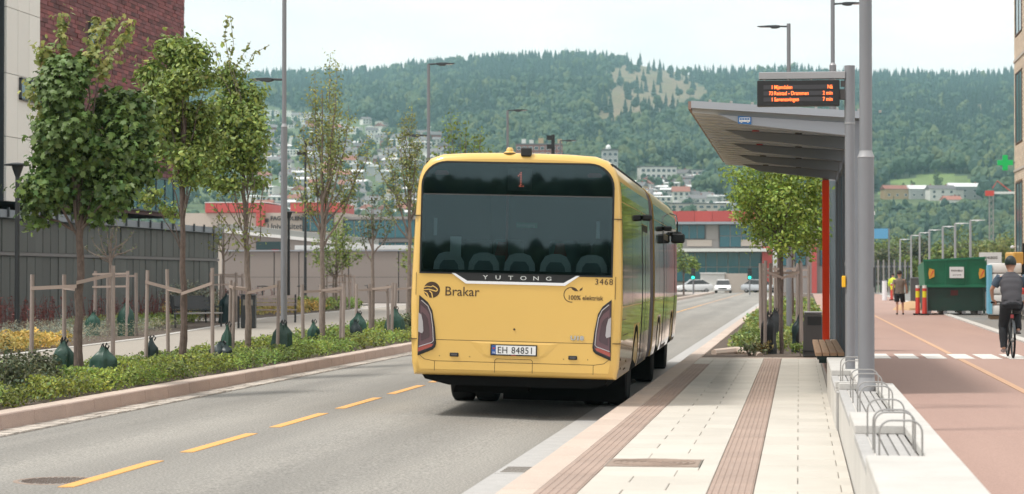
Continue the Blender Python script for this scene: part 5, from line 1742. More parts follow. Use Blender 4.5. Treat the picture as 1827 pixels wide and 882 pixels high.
def win_x(parent, X, y0, y1, z0, z1, cols, m='window_teal', fr='frame_dark', s=1, depth=.1, bar=.06):
    w = MB()
    for a, c, d, e in ((y0, y1, z0, z0 + bar), (y0, y1, z1 - bar, z1), (y0, y0 + bar, z0, z1), (y1 - bar, y1, z0, z1)):
        w.box(min(X, X + s * depth), max(X, X + s * depth), a, c, d, e)
    f = w.build('window', fr, parent)
    st = (y1 - y0) / cols
    for k in range(cols):
        MB().box(min(X, X + s * depth * .4), max(X, X + s * depth * .4), y0 + k * st + .03, y0 + (k + 1) * st - .03, z0 + bar * .5, z1 - bar * .5).build('pane', m, f)
        if k:
            MB().box(min(X, X + s * depth * .8), max(X, X + s * depth * .8), y0 + k * st - .028, y0 + k * st + .028, z0 + bar, z1 - bar).build('mullion', fr, f)
    return f
def win_y(parent, Y, x0, x1, z0, z1, cols, rows=1, m='window_teal', fr='frame_dark', depth=.12, bar=.08):
    w = MB()
    for a, c, d, e in ((x0, x1, z0, z0 + bar), (x0, x1, z1 - bar, z1), (x0, x0 + bar, z0 + bar, z1 - bar), (x1 - bar, x1, z0 + bar, z1 - bar)):
        w.box(a, c, Y - depth, Y, d, e)
    f = w.build('window', fr, parent)
    sx, sz = (x1 - x0) / cols, (z1 - z0) / rows
    for i in range(cols):
        for j in range(rows):
            MB().box(x0 + i * sx + .05, x0 + (i + 1) * sx - .05, Y - depth * .5, Y - .002, z0 + j * sz + .05, z0 + (j + 1) * sz - .05).build('pane', m, f)
    return f

# brick tower on its podium
bt = thing('brick_tower', 'dark red brick tower with a white panelled strip and teal glass at its left end', 'building', (0, 0, 0))
MB().box(-46, -28.0, 77.2, 96.7, 4.45, 23).build('wall', 'mortar', bt)
clad_x(bt, 'brick_cladding', -28.0, 77.2, 96.7, 6.2, 19.5, .62, .17, 'red_brick', 5, 1, holes=[(94.0, 94.9, 9.0, 9.75), (83.2, 84.6, 11.0, 12.0)], proud=.03)
b = MB(); b.col = (.9, 1, 1)
b.box(-46, -28.05, 96.7, 96.74, 4.45, 23)
b.build('side_wall', 'red_brick', bt, colors=True)
win_x(bt, -28.0, 94.05, 94.85, 9.05, 9.7, 1)
win_x(bt, -28.0, 83.25, 84.55, 11.05, 11.95, 2)
win_x(bt, -28.0, 77.6, 96.3, 4.62, 6.15, 14)
MB().box(-45, -27.9, 73.7, 77.18, 4.45, 24).build('panel_core', 'frame_dark', bt)
zz = [4.45, 6.75, 9.0, 11.35, 13.7, 16.0, 18.4, 24]
for i in range(len(zz) - 1):
    for j in range(3):
        y0 = 73.75 + j * 1.143
        if i in (2,) and j >= 1:
            MB().box(-27.9, -27.85, y0 + .012, y0 + 1.13, zz[i] + .012, 9.02 - .001).build('panel', 'white_panel', bt) if zz[i] < 9.0 else None
        MB().box(-27.9, -27.82, y0 + .010, y0 + 1.133, zz[i] + .012, zz[i + 1] - .012).build('panel', 'white_panel', bt)
win_x(bt, -27.82, 75.0, 77.1, 8.15, 8.95, 2)
win_x(bt, -27.82, 75.6, 77.1, 4.7, 5.5, 2)
MB().box(-45, -28.1, 58, 73.65, 4.45, 24).build('glass_core', 'frame_dark', bt)
for i in range(7):
    z0, z1 = zz[i] + .05, zz[i + 1] - .12
    for j in range(8):
        y0 = 58.2 + j * 1.93
        MB().box(-28.1, -28.04, y0 + .03, y0 + 1.88, z0, z1).build('glass_panel', 'window_pale' if (i + j) % 3 == 0 else 'window_teal', bt)
MB().box(-46, -28.15, 58, 96.5, 23.0, 23.6).build('parapet', 'frame_dark', bt)

pd = thing('podium_fence', 'dark grey fence of tall vertical panels in two tiers below the brick tower', 'fence', (0, 0, 0))
MB().box(-45, -27.72, 44, 101.5, .1, 4.0).build('backing', 'frame_dark', pd)
y = 46.0
while y < 101.0:
    st = .84
    for z0, z1 in ((.22, 2.50), (2.66, 3.80)):
        o = MB().box(-27.72, -27.64 + rnd.uniform(-.02, .02), y + .03, y + st - .03, z0, z1).build('fence_panel', 'fence_panel', pd)
    y += st
MB().box(-27.75, -27.58, 46, 101.4, 2.52, 2.64).build('rail', 'fence_rail', pd)
MB().box(-27.9, -27.45, 44, 101.6, 3.84, 4.12).build('coping', 'shelter_grey', pd)
MB().box(-45, -27.9, 44, 101.6, 4.0, 4.05).build('deck', 'frame_dark', pd)
y = 47.7
while y < 101:
    MB().box(-27.45, -27.38, y, y + .08, 3.86, 4.2).build('bracket', 'frame_dark', pd)
    y += 1.68

# pale wall facing the camera across the plaza
pw = thing('pale_wall', 'pale mauve panel wall with a white roof edge behind the bicycles', 'wall', (0, 0, 0))
xs_ = steps(-35.0, -22.6, 1.55)
MB().box(-35, -22.6, 130.1, 130.5, .1, 3.3).build('backing', 'frame_dark', pw)
for i in range(len(xs_) - 1):
    for z0, z1 in ((.2, 1.75), (1.77, 3.34)):
        MB().box(xs_[i] + .03, xs_[i + 1] - .03, 130.0, 130.1, z0, z1).build('wall_panel', 'wall_mauve', pw)
MB().box(-35, -22.55, 129.9, 130.6, 3.35, 3.42).build('coping', 'shelter_light', pw)
MB().box(-30.8, -22.0, 130.8, 136, 3.45, 3.72).build('roof_edge', 'white_band', pw)

# sloping canopy and shopping block with red fascias
cb = thing('canopy_block', 'mauve block with a sloping grey roof edge in front of the red-topped shops', 'building', (0, 0, 0))
def px2x(px, d): a = (px - 913.5) / 3870; return (-.1310 + .9914 * a) * d
D = 150
xa, xb = px2x(375, D), px2x(612, D)
MB().add([(xa, 149, .1), (xb, 149, .1), (xb, 149, 4.0), (xa, 149, 4.95), (xa, 160, .1), (xb, 160, .1), (xb, 160, 4.0), (xa, 160, 4.95)],
         [(0, 1, 2, 3), (7, 6, 5, 4), (0, 4, 5, 1), (1, 5, 6, 2), (2, 6, 7, 3), (3, 7, 4, 0)]).build('wall', 'wall_mauve', cb)
for z, t_, m, yy in ((0, .22, 'white_band', 148.9), (.22, .62, 'grey_band', 149.05)):
    MB().add([(xa - .3, yy, 4.95 + z), (xb, yy, 4.0 + z), (xb, yy, 4.0 + t_), (xa - .3, yy, 4.95 + t_), (xa - .3, 160, 4.95 + z), (xb, 160, 4.0 + z), (xb, 160, 4.0 + t_), (xa - .3, 160, 4.95 + t_)],
             [(0, 1, 2, 3), (7, 6, 5, 4), (0, 4, 5, 1), (1, 5, 6, 2), (2, 6, 7, 3), (3, 7, 4, 0)]).build('roof_edge', m, cb)
xc = px2x(440, D), px2x(500, D)
MB().box(xc[0], xc[1], 148.9, 149.0, 3.7, 4.25).build('opening', 'teal_dark', cb)
MB().box(px2x(470, D), px2x(482, D), 148.85, 149.0, 2.6, 3.7).build('door', 'interior_red', cb)
MB().box(px2x(520, D), px2x(560, D), 148.9, 149.0, 3.6, 3.8).build('opening', 'teal_dark', cb)

sb = thing('shopping_block', 'beige shopping block with red fascias and black lettering on its front', 'building', (0, 0, 0))
D = 190
X = lambda px: px2x(px, D)
Yf = 184.0
MB().box(X(330), X(620), Yf, Yf + 14, .1, 7.35).build('wall', 'beige_wall', sb)
MB().box(X(620), X(760), Yf + .5, Yf + 14, .1, 7.0).build('wing', 'grey_wall', sb)
for a, c in ((372, 481), (528, 617)):
    n = 5 if a < 500 else 4
    for k in range(n):
        x0, x1 = X(a) + (X(c) - X(a)) * k / n, X(a) + (X(c) - X(a)) * (k + 1) / n
        MB().box(x0 + .02, x1 - .02, Yf - .35, Yf - .05, 7.40, 8.22).build('fascia_panel', 'red_fascia', sb)
    MB().box(X(a), X(c), Yf - .05, Yf + 6, 7.36, 8.15).build('fascia_core', 'red_fascia', sb)
    MB().box(X(a) - .02, X(c) + .02, Yf - .38, Yf + 6, 8.23, 8.30).build('coping', 'white_band', sb)
MB().box(X(466), X(481), Yf - .36, Yf - .02, 6.2, 7.39).build('red_pier', 'red_fascia', sb)
win_y(sb, Yf, X(549), X(606), 5.7, 7.2, 4)
for r in range(3):
    win_y(sb, Yf + .5, X(622), X(752), 1.2 + r * 1.95, 2.85 + r * 1.95, 7)
win_y(sb, Yf, X(380), X(460), 5.0, 6.1, 5)
text('sign_text', 'FAGSKOLEN', .50, 'frame_dark', sb, (X(491), Yf - .12, 6.70), thick=.03, bold=.012)
text('sign_text', 'Universitetet', .72, 'frame_dark', sb, (X(487), Yf - .5, 5.92), thick=.04, bold=.012, xs=.95)
text('sign_text', '#', .5, 'frame_dark', sb, (X(481.5), Yf - .12, 6.55), thick=.03, bold=.02)

# red-topped glass building closing the street
rb = thing('glass_building', 'glass fronted building with a red roof band closing the end of the street', 'building', (0, 0, 0))
D = 272
X = lambda px: px2x(px, D)
Yf = 273.0
MB().box(X(1180), X(1362), Yf, Yf + 18, 0, 8.8).build('wall', 'grey_wall', rb)
for k in range(6):
    x0, x1 = X(1176) + (X(1366) - X(1176)) * k / 6, X(1176) + (X(1366) - X(1176)) * (k + 1) / 6
    MB().box(x0 + .02, x1 - .02, Yf - .9, Yf - .1, 8.72, 10.05).build('fascia_panel', 'red_fascia', rb)
MB().box(X(1176), X(1366), Yf - .1, Yf + 18, 8.81, 10.0).build('roof_block', 'red_fascia', rb)
MB().box(X(1176), X(1366), Yf - .92, Yf - .1, 8.40, 8.70).build('soffit_band', 'shelter_light', rb)
win_y(rb, Yf, X(1186), X(1258), 6.55, 8.35, 5)
MB().box(X(1260), X(1281), Yf - .1, Yf, 6.5, 8.35).build('wall_panel', 'grey_wall', rb)
win_y(rb, Yf, X(1283), X(1362), 5.5, 8.35, 4, 2)
MB().box(X(1225), X(1270), Yf - .14, Yf, 5.65, 6.45).build('wall_panel', 'beige_wall', rb)
MB().box(X(1322), X(1360), Yf - .2, Yf - .12, 5.65, 6.45).build('wall_panel', 'beige_wall', rb)
MB().box(X(1200), X(1372), Yf - 1.6, Yf - .2, 4.95, 5.35).build('canopy', 'white_band', rb)
win_y(rb, Yf, X(1200), X(1358), 1.2, 4.9, 8, 2)
MB().box(X(1360), X(1378), Yf - 1.0, Yf + 2, .1, 5.6).build('red_pier', 'red_fascia', rb)
MB().box(X(1379), X(1392), Yf - 1.0, Yf + 2, .1, 6.2).build('pale_pier', 'white_band', rb)

gb = thing('grey_block', 'grey block with red piers half hidden behind the median trees', 'building', (0, 0, 0))
D = 240
X = lambda px: px2x(px, D)
MB().box(X(1386), X(1500), 241, 252, 0, 7.5).build('wall', 'grey_wall', gb)
for k, p in enumerate((1394, 1418, 1462)):
    win_y(gb, 241, X(p), X(p + 20), 3.0, 6.8, 2, 2)
for p in (1448,):
    MB().box(X(p), X(p + 9), 240.4, 241, 0, 5.6).build('red_pier', 'red_fascia', gb)

# pale rendered shed in two tones at the junction
sd = thing('junction_wall', 'low pale shed in two tones of grey at the end of the road', 'shed', (0, 0, 0))
D = 252
X = lambda px: px2x(px, D)
MB().box(X(1250), X(1293), 252, 256, 0, 2.15).build('left_half', 'white_render', sd)
MB().box(X(1293.3), X(1335), 252.2, 256, 0, 2.2).build('right_half', 'beige_wall', sd)
MB().box(X(1249), X(1294), 251.8, 256.2, 2.16, 2.3).build('roof_edge', 'white_band', sd)

# cars at the junction
def car(label, x, y, rz, m, n):
    t = thing('parked_car' if n else 'car', label, 'car', (x, y, .0), rz, 'cars at the junction')
    L, W = 4.3, 1.78
    b = MB()
    pr = [(0, .32), (.05, .62), (.35, .80), (1.15, .92), (3.9, .98), (4.25, .85), (4.3, .35), (3.95, .26), (.3, .24)]
    b.prism([(u - L / 2, w) for u, w in pr], -W / 2, W / 2, 'X')
    b.build('body', m, t, bevel=.09, seg=2, smooth=True)
    cb_ = MB()
    g = [(1.0, .90), (1.75, 1.42), (3.1, 1.46), (3.95, .96)]
    for s in (-1, 1):
        cb_.v += [(s * (W / 2 - (.09 if w < 1.2 else .24)), u - L / 2, w) for u, w in g]
    for f in ((0, 1, 2, 3), (7, 6, 5, 4), (0, 4, 5, 1), (1, 5, 6, 2), (2, 6, 7, 3), (3, 7, 4, 0)):
        cb_.f.append(list(f)); cb_.m.append(0); cb_.c.append((1, 1, 1))
    cb_.build('cabin_glass', 'side_glass', t, bevel=.03)
    MB().add([(-.64, 1.72 - L / 2, 1.425), (.64, 1.72 - L / 2, 1.425), (.64, 3.12 - L / 2, 1.468), (-.64, 3.12 - L / 2, 1.468), (-.62, 1.8 - L / 2, 1.49), (.62, 1.8 - L / 2, 1.49), (.62, 3.0 - L / 2, 1.51), (-.62, 3.0 - L / 2, 1.51)],
             [(3, 2, 1, 0), (4, 5, 6, 7), (0, 1, 5, 4), (1, 2, 6, 5), (2, 3, 7, 6), (3, 0, 4, 7)]).build('roof', m, t)
    for sx in (-1, 1):
        for u in (.85, 3.45):
            w_ = MB().lathe([(.0, -.1), (.2, -.1), (.31, -.08), (.31, .08), (.2, .1), (.0, .1)], 18, (sx * (W / 2 - .1), u - L / 2, .31), 'X').build('wheel', 'tyre', t)
            MB().lathe([(.0, -.105), (.18, -.105), (.18, .105), (.0, .105)], 14, (sx * (W / 2 - .1), u - L / 2, .31), 'X').build('rim', 'rim', w_)
        MB().tbox((sx * .66, .0 - L / 2 + .06, .68), .34, .10, .14).build('headlight', 'headlight', t, bevel=.02)
    MB().tbox((0, -L / 2 + .02, .50), .9, .06, .16).build('grille', 'black_metal', t)
    return t
car('bright white car coming towards the camera at the end of the road', -8.35, 243, 0, 'car_white', 0)
car('white car with dark windows waiting below the green traffic light', -4.4, 249, .9, 'car_silver', 1)
car('pale car half hidden behind the front of the bus at the junction', -11.9, 248, -1.3, 'car_white', 1)

def signal(label, x, y, H):
    t = thing('traffic_light', label, 'traffic light', (x, y, 0), 0, 'traffic lights at the junction')
    MB().tube([(0, 0, 0), (0, 0, H)], .06, 10).build('pole', 'galv', t)
    MB().box(-.2, .2, -.15, .12, H - 1.05, H).build('housing', 'black_metal', t, bevel=.02)
    for k in range(3):
        z = H - .87 + k * .34
        MB().lathe([(.0, -.175), (.13, -.17), (.13, -.14)], 14, (0, 0, z), 'Y').build('lens', 'green_light' if k == 0 else 'bin_grey', t)
        MB().box(-.14, .14, -.32, -.15, z + .13, z + .15).build('visor', 'black_metal', t)
signal('traffic light showing bright green in front of the glass building', px2x(1337, 205), 207, 2.6)
signal('dim traffic light showing green left of the pale shed', px2x(1236, 205), 206, 2.6)

# beige brick building with the pharmacy cross at the right frame edge
bb_ = thing('beige_building', 'beige brick building with tall narrow windows at the right edge', 'building', (0, 0, 0))
MB().box(9.32, 24, 60, 96.3, 0, 17).build('wall', 'sand', bb_)
hl = [(y0, y0 + 2.7, z0, z0 + 3.1) for y0 in (92.9, 88.2, 83.5) for z0 in (2.75, 7.45, 12.1)]
b = MB()
rg_ = random.Random(3)
z, r = .2, 0
while z < 16.5:
    y = 84.0 - (.14 if r % 2 else 0)
    while y < 96.25:
        a, c = y + .006, min(y + .28, 96.28) - .006
        if c > a and not any(h[0] < c and a < h[1] and h[2] < z + .09 and z < h[3] for h in hl):
            g = rg_.uniform(.85, 1.12)
            b.col = (g, g * .99, g * .97)
            b.add([(9.30 - rg_.uniform(0, .01), a, z), (9.30 - rg_.uniform(0, .01), c, z), (9.30, c, z + .085), (9.30, a, z + .085)], [(0, 1, 2, 3)])
        y += .28
    z += .095
    r += 1
o = b.build('brick_cladding', 'beige_brick', bb_, colors=True)
o['kind'] = 'stuff'
for y0, y1, z0, z1 in hl:
    win_x(bb_, 9.32, y0 + .02, y1 - .02, z0 + .02, z1 - .02, 2, s=-1, depth=.05, fr='bark')
for z in (6.3, 11.05):
    MB().box(9.26, 9.31, 84, 96.3, z, z + .10).build('string_course', 'beige_wall', bb_)
t = thing('pharmacy_cross', 'green cross sign projecting from the beige building', 'sign', (8.88, 96.0, 6.72))
s = .33
cr = [(-s, -s / 3), (-s / 3, -s / 3), (-s / 3, -s), (s / 3, -s), (s / 3, -s / 3), (s, -s / 3), (s, s / 3), (s / 3, s / 3), (s / 3, s), (-s / 3, s), (-s / 3, s / 3), (-s, s / 3)]
MB().prism(cr, -.06, .06).build('cross', 'cross_green', t, bevel=.01)
MB().box(.34, .44, -.03, .03, -.03, .03).build('bracket', 'galv', t)
t = thing('facade_lamp', 'small white lamp on the corner of the beige building', 'lamp', (9.2, 96.2, 3.0))
MB().lathe([(.03, 0), (.09, .03), (.09, .10), (.02, .13)], 12).build('shade', 'white_trim', t)
MB().box(-.02, .12, -.02, .02, .04, .07).build('arm', 'galv', t)

# benches and bin behind the footpath
def park_bench(label, x, y, rz, L, m_seat):
    t = thing('park_bench', label, 'bench', (x, y, .17), rz, 'benches behind the footpath')
    for k in range(4):
        MB().box(-L / 2, L / 2, -.22 + k * .115, -.12 + k * .115, .43, .47).build('seat_slat', m_seat, t)
    for k in range(3):
        MB().add([(-L / 2, .24 + k * .03, .58 + k * .13), (L / 2, .24 + k * .03, .58 + k * .13), (L / 2, .27 + k * .03, .69 + k * .13), (-L / 2, .27 + k * .03, .69 + k * .13),
                  (-L / 2, .27 + k * .03, .58 + k * .13), (L / 2, .27 + k * .03, .58 + k * .13), (L / 2, .30 + k * .03, .69 + k * .13), (-L / 2, .30 + k * .03, .69 + k * .13)],
                 [(0, 1, 2, 3), (7, 6, 5, 4), (0, 4, 5, 1), (1, 5, 6, 2), (2, 6, 7, 3), (3, 7, 4, 0)]).build('back_slat', 'dark_steel' if m_seat == 'galv_light' else m_seat, t)
    for sx in (-1, 1):
        x_ = sx * (L / 2 - .06)
        MB().tube([(x_, -.2, 0), (x_, -.2, .42)], .03, 6).build('leg', 'black_metal', t)
        MB().tube([(x_, .22, 0), (x_, .24, .45), (x_, .33, .98)], .03, 6).build('leg', 'black_metal', t)
        MB().tube([(x_, -.2, .42), (x_, -.2, .64), (x_, .28, .66)], .022, 6).build('armrest', 'black_metal', t)
    return t
park_bench('dark bench with slatted back facing right behind the footpath', -18.75, 66.5, R(62), 1.75, 'galv_light')
park_bench('second dark bench beyond the first, partly behind the tree stakes', -20.6, 72.5, R(62), 1.75, 'dark_steel')
park_bench('light timber bench to the right of the black litter bin', -18.2, 73.5, R(12), 1.9, 'timber_stake')
t = thing('black_bin', 'tall black litter bin with a grey post beside the footpath', 'litter bin', (-16.75, 65.0, .17), R(7.5))
MB().box(-.22, .22, -.2, .2, .02, 1.02).build('body', 'black_metal', t, bevel=.02)
MB().box(-.24, .24, -.22, .22, 1.025, 1.06).build('lid', 'dark_steel', t)
MB().box(-.15, .15, -.21, -.198, .72, .90).build('mouth', 'joint', t)
MB().box(-.34, -.28, -.05, .05, 0, 1.0).build('post', 'black_metal', t)
# scooters by the pale wall
def scooter(label, x, y, rz, m):
    t = thing('electric_scooter', label, 'scooter', (x, y, .18), rz, 'parked scooters by the pale wall')
    MB().box(-.12, .12, -.45, .45, .13, .19).build('deck', 'black_metal', t)
    MB().tube([(0, .48, .2), (0, .36, 1.12)], .03, 8).build('stem', m, t)
    MB().tube([(-.26, .36, 1.14), (0, .35, 1.16), (.26, .36, 1.14)], .022, 6).build('handlebar', 'black_metal', t)
    for yy in (-.52, .55):
        MB().lathe([(.0, -.03), (.1, -.03), (.125, -.02), (.125, .02), (.1, .03), (.0, .03)], 14, (0, yy, .125), 'X').build('wheel', 'tyre', t)
for lab, px, d, rz, m in (('white-stemmed scooter right of the tall lamp post', 541, 103, .9, 'white_trim'), ('turquoise scooter among the red shrubs', 562, 104, -.5, 'sign_green'), ('black scooter in front of the pale wall, left of the vase-shaped tree', 595, 108, .5, 'black_metal'), ('dark scooter right of the vase-shaped tree', 643, 110, -.8, 'black_metal'), ('dark scooter behind the black litter bin', 462, 100, .4, 'dark_steel')):
    scooter(lab, px2x(px, d), d * .985, rz, m)
# ------------------------------------------------------------------ people, skip, stack, cyclist
def skinned(name, joints, edges, m, parent, sub=2):
    """one continuous surface grown round a skeleton; joints: name -> (x,y,z,r[,r2])"""
    keys = list(joints)
    idx = {k: i for i, k in enumerate(keys)}
    me = bpy.data.meshes.new(name)
    me.from_pydata([joints[k][:3] for k in keys], [(idx[a], idx[b]) for a, b in edges], [])
    me.materials.append(MATS[m])
    o = link(name, me, parent)
    md = o.modifiers.new('skin', 'SKIN')
    md.use_smooth_shade = True
    for i, k in enumerate(keys):
        r = joints[k]
        me.skin_vertices[0].data[i].radius = (r[3], r[4] if len(r) > 4 else r[3])
    me.skin_vertices[0].data[0].use_root = True
    sd_ = o.modifiers.new('smooth', 'SUBSURF')
    sd_.levels = sd_.render_levels = sub
    return o
def chain(*n): return list(zip(n[:-1], n[1:]))
def hand_joints(J, E, w, pre, d, curl, s):
    """palm, five unequal bent fingers and a thumb from wrist w in direction d"""
    wx = Vector(J[w][:3]); d = Vector(d).normalized()
    side = d.cross(Vector(curl)).normalized() * s
    cu = Vector(curl).normalized()
    pm = wx + d * .055
    J[pre + 'palm'] = (*pm, .026, .020); E.append((w, pre + 'palm'))
    for k, (off, L) in enumerate(((-.028, .066), (-.010, .078), (.010, .074), (.028, .058))):
        a = pm + d * .045 + side * off
        b_ = a + d * L * .35 + cu * L * .35
        c = b_ + cu * L * .45 - d * L * .18
        J[pre + 'k%d' % k] = (*a, .0095); J[pre + 'm%d' % k] = (*b_, .0088); J[pre + 't%d' % k] = (*c, .0075)
        E += chain(pre + 'palm', pre + 'k%d' % k, pre + 'm%d' % k, pre + 't%d' % k)
    a = wx + d * .03 - side * .036
    b_ = a - side * .016 + d * .03 + cu * .02
    J[pre + 'h0'] = (*a, .011); J[pre + 'h1'] = (*b_, .0085)
    E += chain(pre + 'palm', pre + 'h0', pre + 'h1')

def add_head(t, hx, hy, hz, face, hair_m, helmet=False, r=.098):
    """hair or helmet and facial features round a head centred at h, looking along face"""
    f = Vector(face).normalized(); up = Vector((0, 0, 1)); s = f.cross(up).normalized()
    h = Vector((hx, hy, hz))
    b = MB()
    n, rows = 18, 8
    vs, fs = [], []
    for i in range(rows + 1):
        th = math.pi * (i / rows) * .62
        for k in range(n):
            a = 2 * math.pi * k / n
            low = .0
            q = Vector((math.sin(th) * math.cos(a), math.sin(th) * math.sin(a), math.cos(th)))
            front = max(0, math.cos(a))
            z = q.z if i < rows - 1 else q.z + .32 * front
            k_ = 1.24 if helmet else 1.07
            vs.append(h + f * (q.x * r * 1.12 * k_ - .008) + s * (q.y * r * .92 * k_) + up * (z * r * 1.18 * k_ + .012))
    for i in range(rows):
        for k in range(n):
            fs.append((i * n + k, i * n + (k + 1) % n, (i + 1) * n + (k + 1) % n, (i + 1) * n + k))
    b.add(vs, fs)
    o = b.build('helmet' if helmet else 'hair', hair_m, t, smooth=True)
    if helmet:
        for dz in (-.03, 0, .03):
            MB().tube([h + s * dz * 1.2 + up * r * 1.36 + f * (-.06), h + s * dz + up * r * 1.1 - f * .105, h + s * dz * .8 + up * r * .55 - f * .128], .010, 6).build('vent_rib', 'black_metal', o)
    e = MB()
    for k in (-1, 1):
        c = h + f * r * .98 + s * k * .034 + up * .008
        e.tube([c - f * .006, c + f * .004], .010, 8)
    e.build('eyes', 'hair_dark', t)

def garment(name, m, parent, rings, tubes=(), n=18, folds=.012, seed=1):
    """cloth lofted through elliptical rings (x, y, z, rx, ry), with tube sleeves or legs, slightly creased"""
    r2 = random.Random(seed)
    b = MB()
    vs, fs = [], []
    full = []
    for (x0, y0, z0, a0, b0), (x1, y1, z1, a1, b1) in zip(rings[:-1], rings[1:]):
        for k in range(3):
            f = k / 3
            full.append((x0 + (x1 - x0) * f, y0 + (y1 - y0) * f, z0 + (z1 - z0) * f, a0 + (a1 - a0) * f, b0 + (b1 - b0) * f))
    full.append(rings[-1])
    for i, (x, y, z, rx, ry) in enumerate(full):
        for k in range(n):
            a = 2 * math.pi * k / n
            w = 1 + folds / .15 * math.sin(i * 1.7 + 2 * math.cos(a * 2) + seed) * .5 + r2.uniform(-folds, folds) * 1.5
            ca, sa = math.cos(a), math.sin(a)
            vs.append((x + rx * w * math.copysign(abs(ca) ** .8, ca), y + ry * w * math.copysign(abs(sa) ** .8, sa), z))
    for i in range(len(full) - 1):
        for k in range(n):
            fs.append((i * n + k, i * n + (k + 1) % n, (i + 1) * n + (k + 1) % n, (i + 1) * n + k))
    b.add(vs, fs)
    for pts, rad in tubes:
        p2, rr2 = [], []
        for (p, q, ra, rb_) in zip(pts[:-1], pts[1:], rad[:-1], rad[1:]):
            for k in range(3):
                f = k / 3
                p2.append(tuple(p[j] + (q[j] - p[j]) * f for j in range(3)))
                rr2.append((ra + (rb_ - ra) * f) * (1 + r2.uniform(-.05, .05)))
        p2.append(pts[-1]); rr2.append(rad[-1])
        b.tube(p2, rr2, 12, caps=True)
    return b.build(name, m, parent, smooth=True, angle=80)

# pedestrian walking away beside the skip
pt = thing('person', 'person in a taupe T-shirt and black shorts walking away beside the green skip', 'person', (4.12, 90.8, .2))
J = {'pelvis': (0, 0, .93, .115, .10), 'waist': (0, 0, 1.08, .12, .095), 'chest': (0, .01, 1.32, .15, .105), 'neckb': (0, 0, 1.50, .06), 'neck': (0, .01, 1.56, .052), 'head0': (0, .02, 1.66, .078, .088), 'head1': (0, .02, 1.74, .076, .09),
     'nose': (0, .118, 1.665, .012), 'earl': (-.088, .01, 1.67, .014), 'earr': (.088, .01, 1.67, .014),
     'shl': (-.19, 0, 1.44, .062), 'ell': (-.26, -.03, 1.16, .042), 'wrl': (-.25, .06, .92, .028), 'shr': (.19, 0, 1.44, .062), 'elr': (.27, .0, 1.18, .042), 'wrr': (.30, .14, .98, .028),
     'hipl': (-.095, 0, .90, .088), 'knl': (-.10, .03, .50, .056), 'cal': (-.10, -.02, .34, .050), 'anl': (-.10, -.04, .09, .034), 'toel': (-.11, .10, .035, .034),
     'hipr': (.095, 0, .90, .088), 'knr': (.13, .10, .50, .056), 'car': (.13, .07, .34, .050), 'anr': (.14, .03, .09, .034), 'toer': (.16, .18, .035, .034)}
E_ = chain('pelvis', 'waist', 'chest', 'neckb', 'neck', 'head0', 'head1') + [('head0', 'nose'), ('head0', 'earl'), ('head0', 'earr')] + chain('chest', 'shl', 'ell', 'wrl') + chain('chest', 'shr', 'elr', 'wrr') + chain('pelvis', 'hipl', 'knl', 'cal', 'anl', 'toel') + chain('pelvis', 'hipr', 'knr', 'car', 'anr', 'toer')
hand_joints(J, E_, 'wrl', 'l', (0.0, .1, -1), (0, 1, 0), 1)
hand_joints(J, E_, 'wrr', 'r', (.05, .5, -.8), (0, 1, .3), -1)
skinned('body', J, E_, 'skin', pt)
garment('t_shirt', 'shirt_taupe', pt, [(0, -.005, .88, .185, .135), (0, 0, 1.0, .175, .13), (0, .005, 1.18, .185, .13), (0, .01, 1.32, .205, .135), (0, .005, 1.42, .20, .12), (0, 0, 1.48, .13, .09), (0, .005, 1.525, .07, .065)],
        [([(-.18, 0, 1.435), (-.235, -.015, 1.27)], [.085, .078]), ([(.18, 0, 1.435), (.24, 0, 1.28)], [.085, .078])], seed=4)
garment('shorts', 'cloth_black', pt, [(0, 0, .80, .17, .135), (0, 0, .90, .18, .135), (0, 0, 1.02, .165, .125)],
        [([(-.095, 0, .88), (-.11, .02, .54)], [.115, .10]), ([(.095, 0, .88), (.14, .085, .54)], [.115, .10])], seed=5)
for s, a, to in ((-1, 'anl', 'toel'), (1, 'anr', 'toer')):
    q = J[a]; w = J[to]
    skinned('shoe', {'a': (q[0], q[1] - .03, .05, .045), 'b': (w[0], w[1] + .01, .042, .044)}, [('a', 'b')], 'shoe_black', pt)
add_head(pt, 0, .02, 1.71, (.3, 1, 0), 'hair_dark')

# worker in a yellow vest far off
wk = thing('person', 'distant worker in a yellow high-visibility jacket left of the pedestrian', 'person', (6.45, 152, .2))
J2 = {k: (v[0] * (1.0), v[1] * .4, *v[2:]) for k, v in J.items() if k[0] not in 'q'}
E2 = [e for e in E_ if e[0] in J2 and e[1] in J2]
skinned('body', J2, E2, 'skin', wk, 1)
garment('jacket', 'hi_vis', wk, [(0, 0, .84, .20, .15), (0, 0, 1.1, .20, .15), (0, 0, 1.34, .22, .15), (0, 0, 1.45, .19, .12), (0, 0, 1.53, .08, .07)],
        [([(-.19, 0, 1.43), (-.27, -.01, 1.14), (-.26, .03, .95)], [.09, .075, .06]), ([(.19, 0, 1.43), (.28, 0, 1.16), (.31, .06, 1.0)], [.09, .075, .06])], seed=6)
garment('trousers', 'bin_grey', wk, [(0, 0, .78, .16, .13), (0, 0, .95, .17, .13)],
        [([(-.1, 0, .86), (-.11, 0, .5), (-.11, -.01, .1)], [.115, .09, .07]), ([(.1, 0, .86), (.13, .03, .5), (.13, .01, .1)], [.115, .09, .07])], seed=7)
add_head(wk, 0, .01, 1.71, (-.4, 1, 0), 'hair_dark')

